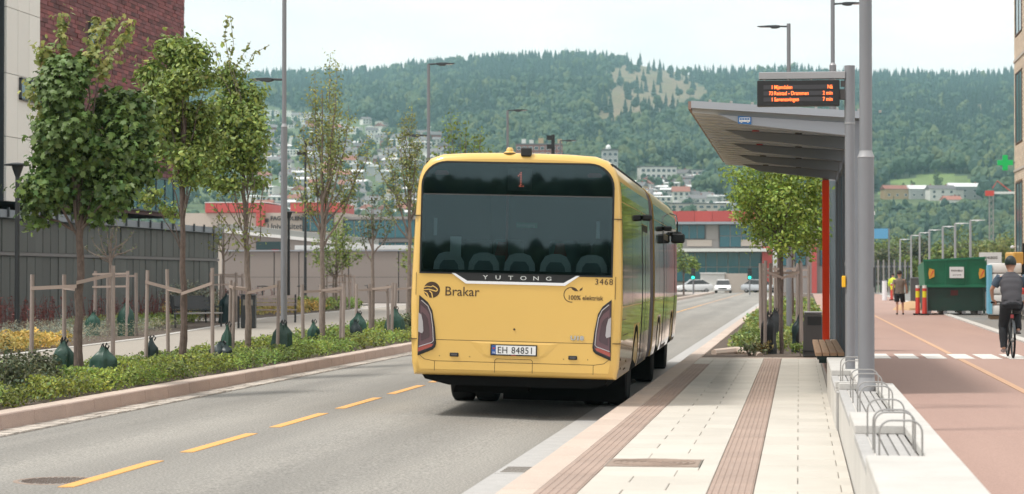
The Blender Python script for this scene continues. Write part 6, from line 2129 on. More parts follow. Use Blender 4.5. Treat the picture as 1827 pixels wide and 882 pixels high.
# cyclist and bicycle
CX, CY = 4.06, 42.4
bk = thing('bicycle', 'black bicycle ridden away along the red cycle path', 'bicycle', (CX, CY, .2))
def bwheel(y):
    b = MB()
    ring = [(0, y + .335 * math.cos(a), .355 + .335 * math.sin(a)) for a in [i * math.pi / 18 for i in range(37)]]
    b.tube(ring, .021, 8, caps=False)
    w = b.build('wheel', 'tyre', bk, smooth=True)
    sp = MB()
    for k in range(14):
        a = k * math.pi / 7
        sp.tube([((-1) ** k * .02, y, .355), (0, y + .32 * math.cos(a), .355 + .32 * math.sin(a))], .002, 3)
    sp.tube([(-.04, y, .355), (.04, y, .355)], .025, 10)
    o = sp.build('spokes', 'steel', w); o['kind'] = 'stuff'
    MB().tube([(0, y + .31 * math.cos(a), .355 + .31 * math.sin(a)) for a in [i * math.pi / 18 for i in range(37)]], .010, 6, caps=False).build('rim', 'dark_steel', w)
bwheel(0.0); bwheel(1.06)
b = MB()
b.tube([(0, .42, .30), (0, .28, .86)], .017, 8)
b.tube([(0, .42, .30), (0, .86, .78)], .019, 8)
b.tube([(0, .29, .80), (0, .84, .86)], .017, 8)
b.tube([(0, .88, .72), (0, .82, 1.02)], .018, 8)
for s in (-1, 1):
    b.tube([(s * .05, 0, .355), (s * .03, .42, .30)], .010, 6)
    b.tube([(s * .05, 0, .355), (s * .02, .28, .80)], .010, 6)
    b.tube([(s * .05, 1.06, .355), (s * .04, .90, .68), (0, .88, .74)], .013, 6)
b.build('frame', 'black_metal', bk, smooth=True)
MB().tube([(-.33, .72, 1.06), (-.2, .80, 1.07), (0, .82, 1.05), (.2, .80, 1.07), (.33, .72, 1.06)], .014, 8).build('handlebar', 'black_metal', bk, smooth=True)
for s in (-1, 1):
    MB().tube([(s * .345, .70, 1.06), (s * .23, .785, 1.068)], .021, 8).build('grip', 'tyre', bk)
MB().tube([(0, .28, .86), (0, .26, .97)], .014, 8).build('seat_post', 'steel', bk)
sdl = MB()
sdl.prism([(.14, 0), (.02, .075), (-.12, .09), (-.15, .06), (-.15, -.06), (-.12, -.09), (.02, -.075)], .975, 1.03, 'Z')
me = sdl.mesh('saddle', 'black_metal', bevel=.015)
me.transform(Matrix.Translation((0, .26, 0)) @ Matrix.Rotation(R(90), 4, 'Z'))
link('saddle', me, bk)
for s, zz_, yy_ in ((-1, .13, .42), (1, .47, .42)):
    MB().tube([(s * .03, .42, .30), (s * .09, yy_, zz_)], .011, 6).build('crank', 'steel', bk)
    MB().box(min(s * .09, s * .19), max(s * .09, s * .19), yy_ - .045, yy_ + .045, zz_ - .012, zz_ + .012).build('pedal', 'black_metal', bk)
MB().tbox((0, .19, .80), .06, .02, .07).build('rear_reflector', 'reflector_red', bk)
b = MB()
rg2 = [(0, .355 * math.cos(a), .355 + .365 * math.sin(a)) for a in [R(25 + i * 9) for i in range(16)]]
b.tube(rg2, .024, 6, flat=.4)
b.build('mudguard', 'dark_steel', bk)

cy = thing('person', 'cyclist in grey vest, blue sleeves and dark helmet riding away at the right', 'person', (CX, CY, .2))
J = {'pelvis': (0, .25, 1.10, .125, .105), 'waist': (0, .28, 1.24, .135, .10), 'chest': (0, .36, 1.44, .115, .08), 'neckb': (0, .40, 1.60, .058), 'neck': (0, .425, 1.675, .056), 'head0': (0, .45, 1.77, .080, .090), 'head1': (0, .45, 1.845, .078, .092),
     'nose': (0, .55, 1.765, .012), 'earl': (-.092, .44, 1.78, .014), 'earr': (.092, .44, 1.78, .014),
     'shl': (-.20, .39, 1.55, .055), 'ell': (-.36, .46, 1.32, .044), 'wrl': (-.325, .66, 1.12, .029), 'shr': (.20, .39, 1.55, .055), 'elr': (.36, .46, 1.32, .044), 'wrr': (.325, .66, 1.12, .029),
     'hipl': (-.10, .25, 1.03, .098), 'knl': (-.135, .50, .60, .062), 'cal': (-.135, .44, .42, .054), 'anl': (-.14, .36, .17, .036), 'toel': (-.145, .48, .135, .036),
     'hipr': (.10, .25, 1.03, .098), 'knr': (.13, .66, .90, .062), 'car': (.13, .60, .72, .054), 'anr': (.14, .42, .53, .036), 'toer': (.145, .55, .49, .036)}
E_ = chain('pelvis', 'waist', 'chest', 'neckb', 'neck', 'head0', 'head1') + [('head0', 'nose'), ('head0', 'earl'), ('head0', 'earr')] + chain('chest', 'shl', 'ell', 'wrl') + chain('chest', 'shr', 'elr', 'wrr') + chain('pelvis', 'hipl', 'knl', 'cal', 'anl', 'toel') + chain('pelvis', 'hipr', 'knr', 'car', 'anr', 'toer')
hand_joints(J, E_, 'wrl', 'l', (.35, .6, -.4), (.2, .3, -1), 1)
hand_joints(J, E_, 'wrr', 'r', (-.35, .6, -.4), (-.2, .3, -1), -1)
skinned('body', J, E_, 'skin', cy)
garment('vest', 'shirt_grey', cy, [(0, .235, 1.03, .195, .15), (0, .25, 1.14, .19, .142), (0, .295, 1.28, .20, .138), (0, .335, 1.40, .22, .14), (0, .37, 1.50, .225, .13), (0, .39, 1.57, .19, .11), (0, .40, 1.615, .125, .085), (0, .41, 1.655, .075, .07)], seed=8, n=24)
for s in (-1, 1):
    garment('sleeve', 'sleeve_blue', cy, [(s * .20, .39, 1.56, .09, .09), (s * .22, .395, 1.53, .09, .09)], [([(s * .19, .385, 1.555), (s * .25, .41, 1.47), (s * .305, .435, 1.385)], [.095, .088, .076])], seed=9 + s)
garment('trousers', 'cloth_black', cy, [(0, .25, .95, .17, .15), (0, .235, 1.03, .185, .165), (0, .245, 1.12, .178, .14)],
        [([(-.10, .25, 1.02), (-.135, .49, .61), (-.14, .42, .42), (-.14, .36, .20)], [.125, .092, .082, .066]), ([(.10, .25, 1.02), (.13, .64, .90), (.13, .57, .72), (.14, .43, .55)], [.125, .092, .082, .066])], seed=10)
for k in ('l', 'r'):
    q, w = J['an' + k], J['toe' + k]
    o = skinned('shoe', {'a': (q[0], q[1] - .03, q[2] - .035, .046), 'b': (w[0], w[1] + .02, w[2], .046)}, [('a', 'b')], 'shoe_grey', cy)
add_head(cy, 0, .45, 1.815, (0, 1, -.15), 'helmet', helmet=True)

# green skip with hatched labels and a name board
sk = thing('skip', 'tall green waste skip with a white board and yellow marks beside the cycle path', 'skip', (5.18, 91.4, .2), R(0))
W_, D_, H_ = 2.42, 4.2, 2.32
def tri(pts, m, n, par=sk): return MB().add(pts, [(0, 1, 2, 3), (7, 6, 5, 4), (0, 4, 5, 1), (1, 5, 6, 2), (2, 6, 7, 3), (3, 7, 4, 0)]).build(n, m, par)
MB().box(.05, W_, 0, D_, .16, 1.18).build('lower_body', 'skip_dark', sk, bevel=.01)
tri([(0, -.03, 1.19), (W_ + .02, -.03, 1.19), (W_ + .02, -.12, H_), (-.06, -.12, H_ - .12), (0, .05, 1.19), (W_ + .02, .05, 1.19), (W_ + .02, .0, H_), (-.06, .0, H_ - .12)], 'skip_green', 'front_panel')
tri([(0, .05, 1.19), (.08, .05, 1.19), (.02, .0, H_ - .12), (-.06, .0, H_ - .12), (0, D_, 1.19), (.08, D_, 1.19), (.02, D_, H_ - .3), (-.06, D_, H_ - .3)], 'skip_green', 'side_panel')
tri([(W_ - .06, .05, 1.19), (W_ + .02, .05, 1.19), (W_ + .02, .0, H_), (W_ - .06, .0, H_), (W_ - .06, D_, 1.19), (W_ + .02, D_, 1.19), (W_ + .02, D_, H_), (W_ - .06, D_, H_)], 'skip_green', 'side_panel')
MB().box(0, W_, D_ - .08, D_, 1.19, H_ - .2).build('back_panel', 'skip_green', sk)
for x in (.0, .82, 1.66, 2.44):
    tri([(x, -.075, 1.19), (x + .07, -.075, 1.19), (x + .07, -.16, H_ - .02), (x, -.16, H_ - .10), (x, -.02, 1.19), (x + .07, -.02, 1.19), (x + .07, -.1, H_ - .02), (x, -.1, H_ - .10)], 'skip_green', 'rib')
MB().box(-.03, W_ + .04, -.10, .0, 1.13, 1.24).build('rail', 'skip_green', sk, bevel=.01)
tri([(-.08, -.17, H_ - .12), (W_ + .05, -.17, H_), (W_ + .05, -.17, H_ + .08), (-.08, -.17, H_ - .04), (-.08, -.02, H_ - .12), (W_ + .05, -.02, H_), (W_ + .05, -.02, H_ + .08), (-.08, -.02, H_ - .04)], 'skip_green', 'top_rail')
o = MB().box(1.0, 1.58, -.185, -.10, 1.52, 1.98).build('name_board', 'white_trim', sk)
text('board_text', 'RAGN-SELLS', .085, 'letter_black', o, (1.29, -.19, 1.80), align='CENTER', bold=.002)
text('board_text', '32 01 25 00', .07, 'letter_black', o, (1.29, -.19, 1.63), align='CENTER')
for x in (.20, 2.24):
    MB().prism([(x - .02, 1.48), (x + .18, 1.58), (x + .18, 1.86), (x - .02, 1.92), (x - .06, 1.7)], -.17, -.09).build('hatched_label', 'label_orange', sk)
    MB().prism([(x, 1.56), (x + .05, 1.60), (x + .17, 1.82), (x + .12, 1.84)], -.174, -.165).build('hatched_label', 'cone_red', sk)
MB().box(1.05, 1.35, -.012, .0, .80, 1.02).build('rust_patch', 'skip_rust', sk)
for x in (.1, .75, 1.5, 2.15):
    MB().box(x, x + .16, -.05, D_, .04, .16).build('runner', 'galv', sk)
for x in (.02, W_ - .06):
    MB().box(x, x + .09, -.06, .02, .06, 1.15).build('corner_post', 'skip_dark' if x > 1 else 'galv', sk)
for y in (.1, D_ - .2):
    for x in (.2, W_ - .2):
        MB().lathe([(.06, -.05), (.06, .05)], 12, (x, y, .06), 'X').build('roller', 'galv', sk)

def marker(label, x, y, h=1.22):
    t = thing('marker_post', label, 'marker post', (x, y, .2), 0, 'red marker posts')
    for k, (z0, z1, m) in enumerate(((.06, .72, 'cone_red'), (.722, .98, 'cone_yellow'), (.982, 1.1, 'cone_red'), (1.102, h, 'cone_white'))):
        MB().tube([(0, 0, z0), (0, 0, z1)], [.085, .085] if k else [.10, .085], 14).build('band', m, t, smooth=True)
    MB().box(-.18, .18, -.18, .18, 0, .06).build('base', 'tyre', t)
marker('left red and yellow marker post at the corner of the skip', 4.86, 90.9)
marker('right red and yellow marker post at the corner of the skip', 5.12, 90.6)
marker('far orange marker post left of the distant worker', 6.2, 148, 1.15)
t = thing('bollard', 'white bollard far along the cycle path left of the distant worker', 'bollard', (5.72, 148, .2))
MB().tube([(0, 0, 0), (0, 0, 1.3)], .16, 14).build('shaft', 'white_trim', t, smooth=True)
MB().lathe([(.165, 1.3), (.15, 1.36), (.0, 1.38)], 14).build('cap', 'galv', t)

# wrapped stack on pallets
t = thing('wrapped_stack', 'tall stack of white wrapped bundles with a blue edge on a pallet', 'stack', (7.0, 82.0, .19), R(-3))
for k in range(5):
    z = .16 + k * .39
    MB().box(rnd.uniform(-.01, .01), 1.16 + rnd.uniform(-.02, .02), 0, 2.4, z, z + .36).build('bundle', 'wrap_white', t, bevel=.05, seg=2, smooth=True)
    if k: MB().box(.06, 1.1, .04, 2.3, z - .028, z - .002).build('batten', 'grey_wall', t)
MB().box(-.035, -.012, -.03, 2.4, .2, 2.02).build('blue_sheet', 'foil_blue', t)
MB().box(-.03, .10, -.028, -.006, .2, 2.02).build('blue_edge', 'foil_blue', t)
for k in range(3):
    MB().box(.02, 1.14, .1 + k * 1.0, .25 + k * 1.0, .0, .13).build('pallet_block', 'pallet_wood', t)
t = thing('site_cabin', 'white site cabin with a dark stripe behind the skip and the wrapped stack', 'cabin', (8.35, 103, .19), 0)
MB().box(0, 1.3, 0, 2.2, .1, 1.55).build('body', 'grey_wall', t, bevel=.03)
MB().box(-.02, 1.0, -.06, -.01, 1.75, 2.72).build('sign_panel', 'white_trim', t)
for x in (.08, .9):
    MB().box(x, x + .06, -.005, .05, 1.55, 2.7).build('sign_leg', 'galv', t)
text('sign_text', 'ANLEGG', .16, 'letter_black', t, (.5, -.065, 2.42), align='CENTER', bold=.003)
MB().box(-.01, 1.31, -.012, -.002, .9, 1.1).build('stripe', 'black_metal', t)
for x in (.1, 1.0):
    MB().box(x, x + .2, .1, 2.0, 0, .1).build('skid', 'pallet_wood', t)

# small loader parked behind the cyclist
t = thing('wheel_loader', 'orange compact loader with a dark cab behind the cyclist', 'loader', (8.55, 86.5, .19), R(8))
MB().box(0, 1.1, 0, 2.6, .45, 1.15).build('chassis', 'cone_red', t, bevel=.06)
MB().box(.05, 1.05, .5, 1.7, 1.16, 2.05).build('cab', 'side_glass', t, bevel=.05)
MB().box(-.15, 1.15, .42, 1.8, 2.06, 2.55).build('cab_roof', 'digger_orange', t, bevel=.04)
MB().tube([(.3, .46, .9), (.3, .46, 2.9)], .07, 10).build('exhaust', 'beige_brick', t)
for x in (-.1, 1.0):
    for y in (.35, 2.1):
        MB().lathe([(.0, -.14), (.22, -.14), (.42, -.11), (.42, .11), (.22, .14), (.0, .14)], 18, (x + .1, y, .42), 'X').build('wheel', 'tyre', t)
MB().prism([(-.5, .1), (-.05, .15), (-.05, .75), (-.2, .9), (-.5, .3)], -.1, 1.2, 'X').build('bucket', 'galv', t)

# odds and ends along the far path
t = thing('cabinet', 'grey street cabinet behind the pedestrian', 'cabinet', (px2x(1632, 122), 123, .19))
MB().box(-.28, .28, 0, .4, .05, 1.5).build('body', 'bin_grey', t, bevel=.02)
MB().box(-.3, .3, -.02, .42, 1.505, 1.56).build('lid', 'galv', t)
MB().box(-.26, .26, .05, .35, 0, .05).build('plinth', 'concrete_face', t)
t = thing('sand_heap', 'low heap of orange sand between the pedestrian and the skip', 'sand heap', (px2x(1625, 104), 105, .19))
rg_ = random.Random(8)
MB().lathe([(.9, 0), (.8, .10), (.62, .22), (.42, .34), (.16, .42), (.0, .43)], 18, jit=.10, rr=rg_).build('heap', 'sand', t, smooth=True)
t = thing('direction_sign', 'blue road sign above the far end of the cycle path', 'sign', (px2x(1574, 215), 219, 0))
MB().tube([(-.9, 0, 0), (-.9, 0, 5.0)], .07, 8).build('post', 'galv', t)
MB().tube([(.7, 0, 0), (.7, 0, 5.0)], .07, 8).build('post', 'galv', t)
o = MB().box(-.8, .6, -.1, -.07, 5.6, 6.6).build('board', 'sign_blue_light', t)
MB().tube([(-.9, 0, 5.0), (-.9, 0, 6.6)], .07, 8).build('post', 'galv', t)
MB().tube([(.7, 0, 5.0), (.7, 0, 6.6)], .07, 8).build('post', 'galv', t)
t = thing('site_fence', 'grey picket fence far along the cycle path', 'fence', (px2x(1555, 205), 207, .19))
for k in range(14):
    MB().box(k * .25, k * .25 + .15, -.02, .02, .1, 3.0 if k % 2 else 3.2).build('picket', 'frame_dark' if k % 2 else 'grey_wall', t)
MB().box(0, 3.6, .02, .06, 1.1, 1.25).build('rail', 'galv', t)
MB().box(0, 3.6, .02, .06, 2.5, 2.65).build('rail', 'galv', t)
t = thing('construction_crane', 'distant crane mast with a red and white jib left of the beige building', 'crane', (px2x(1768, 330), 336, 0))
for dx, dy in ((-.3, -.3), (.3, -.3), (.3, .3), (-.3, .3)):
    MB().tube([(dx, dy, 0), (dx, dy, 14.2)], .06, 5).build('mast_tube', 'grey_wall', t)
b = MB()
for k in range(14):
    b.tube([(-.3, -.3, k), (.3, -.3, k + 1)], .035, 4)
    b.tube([(.3, .3, k), (-.3, .3, k + 1)], .035, 4)
b.build('lattice', 'grey_wall', t)
MB().box(-.9, .4, -.3, .3, 14.1, 14.9).build('counterweight', 'cone_red', t)
MB().box(.4, 9, -.15, .15, 14.4, 14.75).build('jib', 'white_band', t)
MB().tube([(.2, 0, 15.3), (.9, 0, 16.4), (3.0, 0, 14.7)], .07, 6).build('tie', 'cone_red', t)

# bushy trees beyond the cycle path
bl = [(1578, 240, 3.0, 5.2, 'leaf_olive', .8, 'olive bush tree at the far left end of the lamp row'), (1612, 215, 2.2, 4.6, 'leaf_fresh', .5, 'yellowish bush behind the pedestrian'), (1640, 250, 3.4, 7.0, 'leaf_olive', .7, 'tall dark bush tree behind the left end of the skip'),
      (1672, 235, 3.0, 5.6, 'leaf_mid', .75, 'green bush tree above the middle of the skip'), (1702, 250, 3.4, 6.6, 'leaf_olive', .8, 'broad olive tree above the right half of the skip'), (1735, 240, 3.0, 6.0, 'leaf_mid', .7, 'dark green tree above the right end of the skip'),
      (1764, 225, 2.8, 5.8, 'leaf_light', .75, 'pale yellow-green tree above the wrapped stack'), (1796, 250, 3.6, 6.8, 'leaf_mid', .65, 'dark tree left of the beige building'), (1555, 262, 3.0, 6.4, 'leaf_mid', .7, 'green tree behind the thick grey pole'),
      (1478, 262, 3.0, 6.0, 'leaf_mid', .8, 'green tree seen between the shelter end and the median trees'), (1600, 285, 4.0, 7.5, 'leaf_mid', .6, 'far green tree above the blue road sign'), (1725, 290, 4.5, 8.5, 'leaf_mid', .55, 'far tree behind the lamp row')]
for k, (px, d, w, h, m, base, lab) in enumerate(bl):
    rg = np.random.default_rng(200 + k)
    cc = [(rg.uniform(-.4, .4) * w, rg.uniform(-.3, .3) * w, h * rg.uniform(.32, .85), w * rg.uniform(.28, .5), w * .4, h * rg.uniform(.14, .24)) for _ in range(10)]
    P, Nn = in_clumps(cc, 1300, rg, .4)
    P[:, 2] = np.abs(P[:, 2])
    tree('bush_tree', lab, px2x(px, d), d * .99, .0, [(0, 0, 0, .14), (0, 0, h * .3, .1), (0, 0, h * .75, .02)], [[(0, 0, h * .25, .06), (c[0] * .6, c[1] * .6, c[2] * .8, .04), (c[0], c[1], c[2], .01)] for c in cc[:6]],
         [(P, Nn, .36, 'oval', m, base, {'spread': .3})], group='bushy trees beyond the cycle path', seed=300 + k)
# ------------------------------------------------------------------ wooded hill, field, hillside town
RP = [-900, -400, 0, 300, 455, 560, 680, 740, 830, 930, 1040, 1130, 1190, 1250, 1330, 1420, 1480, 1560, 1640, 1720, 1827, 2200, 2800]
RY = [175, 150, 150, 148, 142, 138, 134, 122, 113, 106, 104, 111, 122, 134, 134, 128, 136, 139, 139, 144, 137, 145, 170]
D0, DR = 900.0, 3800.0
PSI = R(7.53)
sP, cP = math.sin(PSI), math.cos(PSI)
def terr(a, D):
    """ground height on the hill for a bearing slope a and distance D"""
    px = 913.5 + 3870 * a
    zr = (495 - np.interp(px, RP, RY)) * DR / 3870
    f = np.clip((D - D0) / (DR - D0), -.2, 1)
    back = np.clip((D - DR) / 900, 0, 1)
    n = 1 + .035 * np.sin(D / 170 + a * 22) * np.clip(1.1 - f, 0, 1) + .03 * np.sin(D / 90 - a * 37) * np.clip(1.05 - f, 0, 1)
    return np.maximum(zr * f * n, -.04) * (1 - .5 * back) + .0
def bearing_xy(a, D):
    xc = a * D
    return -sP * D + cP * xc, cP * D + sP * xc
def elev(a, D):                                         # angular height expressed on the map used for land use
    return 495 - (terr(a, D) - 1.75) * 3870 / D
def inside(px, y, poly):
    r = np.zeros(px.shape, bool)
    n = len(poly)
    for i in range(n):
        x1, y1 = poly[i]; x2, y2 = poly[(i + 1) % n]
        c = ((y1 > y) != (y2 > y)) & (px < (x2 - x1) * (y - y1) / (y2 - y1 + 1e-9) + x1)
        r ^= c
    return r
CLEAR = [(1070, 128), (1130, 114), (1190, 120), (1240, 138), (1268, 168), (1258, 200), (1205, 214), (1150, 224), (1085, 238), (1035, 232), (1080, 190), (1088, 150)]
CLEAR2 = [(1735, 182), (1775, 186), (1785, 205), (1745, 208)]
CLEAR3 = [(985, 150), (1008, 142), (1012, 160), (990, 164)]
FIELD = [(1562, 346), (1585, 326), (1640, 312), (1700, 310), (1738, 316), (1748, 346)]
TOWN = [(300, 420), (300, 205), (460, 188), (560, 200), (680, 222), (790, 250), (860, 300), (940, 330), (1060, 360), (1060, 420)]
TOWN2 = [(1085, 345), (1150, 292), (1262, 300), (1270, 330), (1240, 352), (1330, 366), (1400, 380), (1400, 420), (1085, 420)]
FARM = [(1520, 398), (1545, 345), (1745, 345), (1775, 398)]
na, nd = 170, 110
A = np.linspace(-.50, .50, na)
Dd = np.concatenate((np.linspace(300, 900, 8), np.linspace(930, 3900, 94), np.linspace(4000, 5200, 8)))
AA, DD = np.meshgrid(A, Dd, indexing='ij')
ZZ = terr(AA, DD)
XX, YY = bearing_xy(AA, DD)
V = np.stack([XX, YY, ZZ], -1).reshape(-1, 3)
ii, jj = np.meshgrid(np.arange(na - 1), np.arange(nd - 1), indexing='ij')
q = (ii * nd + jj).ravel()
F = np.stack([q, q + nd, q + nd + 1, q + 1], 1)
ac, dc = (A[ii] + A[ii + 1]).ravel() / 2, (Dd[jj] + Dd[jj + 1]).ravel() / 2
pxc, yc = 913.5 + 3870 * ac, elev(ac, dc)
cols = np.tile((.045, .075, .035), (len(q), 1)).astype(float)
town = inside(pxc, yc, TOWN) | inside(pxc, yc, TOWN2) | inside(pxc, yc, FARM)
cols[town] = (.085, .125, .05)
cl_ = inside(pxc, yc, CLEAR) | inside(pxc, yc, CLEAR2) | inside(pxc, yc, CLEAR3)
rgT = np.random.default_rng(77)
nb = .5 + .5 * np.sin(pxc * .11 + yc * .3) * np.sin(yc * .19 - pxc * .05)
cols[cl_] = np.outer(1 - nb[cl_] * .5, (.185, .135, .085)) + np.outer(nb[cl_] * .35, (.14, .17, .06))
cols[inside(pxc, yc, FIELD)] = (.135, .20, .055)
cols *= rgT.uniform(.85, 1.15, (len(q), 1))
hill = link('hill_terrain', np_mesh('hill_terrain', V, np.full(len(F), 4), F.ravel(), 'terrain', cols, smooth=True))
hill['kind'] = 'structure'

# tree kinds of the wood
protos = bpy.data.collections.new('wood_tree_kinds')
def far_tree(k, con, m, seed):
    r2 = np.random.default_rng(seed)
    b = MB()
    if con:
        rings = 7
        n = 9
        vs, fs = [], []
        for i in range(rings):
            f = i / (rings - 1)
            for s in (0, 1):
                rr_ = (.21 * (1 - f) ** .85 + .012) * (1.0 if s == 0 else .62)
                z = .06 + .94 * f + (0 if s == 0 else .05)
                for q_ in range(n):
                    a = 2 * math.pi * q_ / n + i
                    j = 1 + r2.normal(0, .20)
                    vs.append((rr_ * j * math.cos(a), rr_ * j * math.sin(a), z + r2.normal(0, .008) - (.03 if s == 0 else 0)))
        for i in range(rings * 2 - 1):
            for q_ in range(n):
                q2 = (q_ + 1) % n
                fs.append((i * n + q_, i * n + q2, (i + 1) * n + q2, (i + 1) * n + q_))
        b.add(vs, fs)
    else:
        for c in range(6):
            cx, cy_, cz = r2.normal(0, .13), r2.normal(0, .13), .42 + .42 * r2.random()
            rad = r2.uniform(.13, .22)
            bm = bmesh.new()
            bmesh.ops.create_icosphere(bm, subdivisions=2, radius=rad)
            for v in bm.verts:
                v.co *= 1 + r2.normal(0, .16)
                v.co.z *= 1.15
                v.co += Vector((cx, cy_, cz))
            b.add([tuple(v.co) for v in bm.verts], [[v.index for v in f.verts] for f in bm.faces])
            bm.free()
        b.tube([(0, 0, 0), (0, 0, .5)], [.03, .015], 5)
    me = b.mesh('wood_tree', m)
    o = bpy.data.objects.new('wood_tree', me)
    o.name = 'wood_tree_%02d' % k
    protos.objects.link(o)
kinds = [(True, 'wood_0'), (True, 'wood_1'), (True, 'wood_0'), (False, 'wood_1'), (False, 'wood_2'), (False, 'wood_3'), (False, 'wood_4'), (False, 'wood_2')]
for k, (c, m) in enumerate(kinds):
    far_tree(k, c, m, 400 + k)

def scatter(name, label, pts, vid, scl):
    me = bpy.data.meshes.new(name)
    me.from_pydata([tuple(p) for p in pts], [], [])
    a = me.attributes.new('vid', 'INT', 'POINT'); a.data.foreach_set('value', np.asarray(vid, np.int32))
    a = me.attributes.new('scl', 'FLOAT', 'POINT'); a.data.foreach_set('value', np.asarray(scl, np.float32))
    a = me.attributes.new('rot', 'FLOAT', 'POINT'); a.data.foreach_set('value', rgT.uniform(0, 6.28, len(pts)).astype(np.float32))
    o = link(name, me)
    tag(o, label, 'wood', kind='stuff')
    ng = bpy.data.node_groups.new(name, 'GeometryNodeTree')
    ng.interface.new_socket('Geometry', in_out='INPUT', socket_type='NodeSocketGeometry')
    ng.interface.new_socket('Geometry', in_out='OUTPUT', socket_type='NodeSocketGeometry')
    N, L = ng.nodes, ng.links
    gi, go = N.new('NodeGroupInput'), N.new('NodeGroupOutput')
    ip = N.new('GeometryNodeInstanceOnPoints')
    ci = N.new('GeometryNodeCollectionInfo')
    ci.inputs['Collection'].default_value = protos
    ci.inputs['Separate Children'].default_value = True
    ci.inputs['Reset Children'].default_value = True
    def attr(n_, t_):
        x = N.new('GeometryNodeInputNamedAttribute'); x.data_type = t_
        x.inputs['Name'].default_value = n_
        return x.outputs['Attribute']
    cx_ = N.new('ShaderNodeCombineXYZ')
    L.new(attr('rot', 'FLOAT'), cx_.inputs['Z'])
    L.new(gi.outputs[0], ip.inputs['Points'])
    L.new(ci.outputs[0], ip.inputs['Instance'])
    ip.inputs['Pick Instance'].default_value = True
    L.new(attr('vid', 'INT'), ip.inputs['Instance Index'])
    L.new(cx_.outputs[0], ip.inputs['Rotation'])
    L.new(attr('scl', 'FLOAT'), ip.inputs['Scale'])
    L.new(ip.outputs[0], go.inputs[0])
    md = o.modifiers.new('scatter', 'NODES')
    md.node_group = ng
    return o
pa, pd_ = [], []
Dk = 930.0
while Dk < 3900:
    step = Dk * 3.0e-3 * (1.0 if Dk < 3300 else .75)
    n = int(.62 / .0031)
    pa.append(np.linspace(-.30, .32, n) + rgT.uniform(-.0015, .0015, n))
    pd_.append(np.full(n, Dk) + rgT.uniform(-.5, .5, n) * Dk * .011)
    Dk += Dk * .0105
a_, d_ = np.concatenate(pa), np.concatenate(pd_)
px_, y_ = 913.5 + 3870 * a_, elev(a_, d_)
keep = ~(inside(px_, y_, FIELD) | inside(px_, y_, CLEAR) & (rgT.random(len(a_)) > .10) | inside(px_, y_, CLEAR2) & (rgT.random(len(a_)) > .2) | inside(px_, y_, CLEAR3) & (rgT.random(len(a_)) > .2))
tw = inside(px_, y_, TOWN) | inside(px_, y_, TOWN2) | inside(px_, y_, FARM)
keep &= ~(tw & (rgT.random(len(a_)) > .13))
keep &= ~(inside(px_, y_, FARM) & (rgT.random(len(a_)) > .25))
a_, d_, px_, y_, tw = a_[keep], d_[keep], px_[keep], y_[keep], tw[keep]
z_ = terr(a_, d_)
X_, Y_ = bearing_xy(a_, d_)
# mix of broadleaf and conifer: patches, more broadleaf low down and in the middle of the slope
nz = np.sin(px_ * .021 + y_ * .03) + np.sin(px_ * .047 - y_ * .055 + 2) * .8 + np.sin(px_ * .09 + y_ * .08) * .4
pb_ = 1 / (1 + np.exp(-((y_ - 215) / 55 + nz * .9)))
pb_ = np.where(px_ > 1500, pb_ * np.where(y_ < 250, .35, .9), pb_)
bl_ = rgT.random(len(a_)) < pb_
vid = np.where(bl_, rgT.choice([3, 4, 5, 6, 7], len(a_), p=[.22, .26, .22, .10, .20]), rgT.choice([0, 1, 2], len(a_)))
scl = np.where(bl_, rgT.uniform(11.5, 18, len(a_)), rgT.uniform(12, 21, len(a_))) * np.where(d_ > 2200, 1.12, 1.0)
scl *= np.where(tw, .62, 1.0)
scl = np.where(d_ < 1250, scl * .8, scl)
scatter('hill_wood', 'mixed conifer and broadleaf wood covering the far hill', np.stack([X_, Y_, z_ - .4], 1), vid, scl)
# trees behind the camera, mirrored in the bus window
n_ = 900
bx_ = rgT.uniform(-190, 150, n_)
by_ = rgT.uniform(-330, -240, n_)
scatter('rear_wood', 'line of trees across the open ground behind the viewer', np.stack([bx_, by_, np.full(n_, -.2)], 1), rgT.choice([1, 3, 4, 5], n_), rgT.uniform(6.2, 8.6, n_) * (1 + .12 * np.sin(bx_ * .06)))
# lone trees on the meadow
def at_map(px, y):
    a = (px - 913.5) / 3870
    zr = (495 - np.interp(px, RP, RY)) * DR / (DR - D0)
    D_ = D0 / (1 - (495 - y) / zr)
    for _ in range(8):
        D_ *= 1 + (float(elev(np.array(a), np.array(D_))) - y) / 900
    x_, yy_ = bearing_xy(a, D_)
    return x_, yy_, float(terr(np.array(a), np.array(D_))), D_
for k, (px, y, h, lab) in enumerate(((1673, 336, 12, 'lone dark conifer standing in the middle of the green meadow'), (1628, 345, 8, 'small round tree at the lower edge of the green meadow'), (1612, 346, 7, 'smallest tree at the lower left of the green meadow'))):
    x, yy, z, D_ = at_map(px, y)
    t = thing('meadow_tree', lab, 'tree', (x, yy, z - .3))
    rg = np.random.default_rng(500 + k)
    cc = [(rg.normal(0, .08) * h, rg.normal(0, .08) * h, h * (.25 + .11 * i), h * (.24 - .025 * i), h * (.24 - .025 * i), h * .12) for i in range(7)]
    P, Nn = in_clumps(cc, 700, rg, .5)
    o = link('crown', leaf_mesh('crown', P, Nn, .9, 'oval', 'leaf_dark', rg, leaf_cols(rg, 700, .8, .25)), t); o['kind'] = 'stuff'
    MB().tube([(0, 0, 0), (0, 0, h * .8)], [.25, .05], 6).build('trunk', 'bark', t)

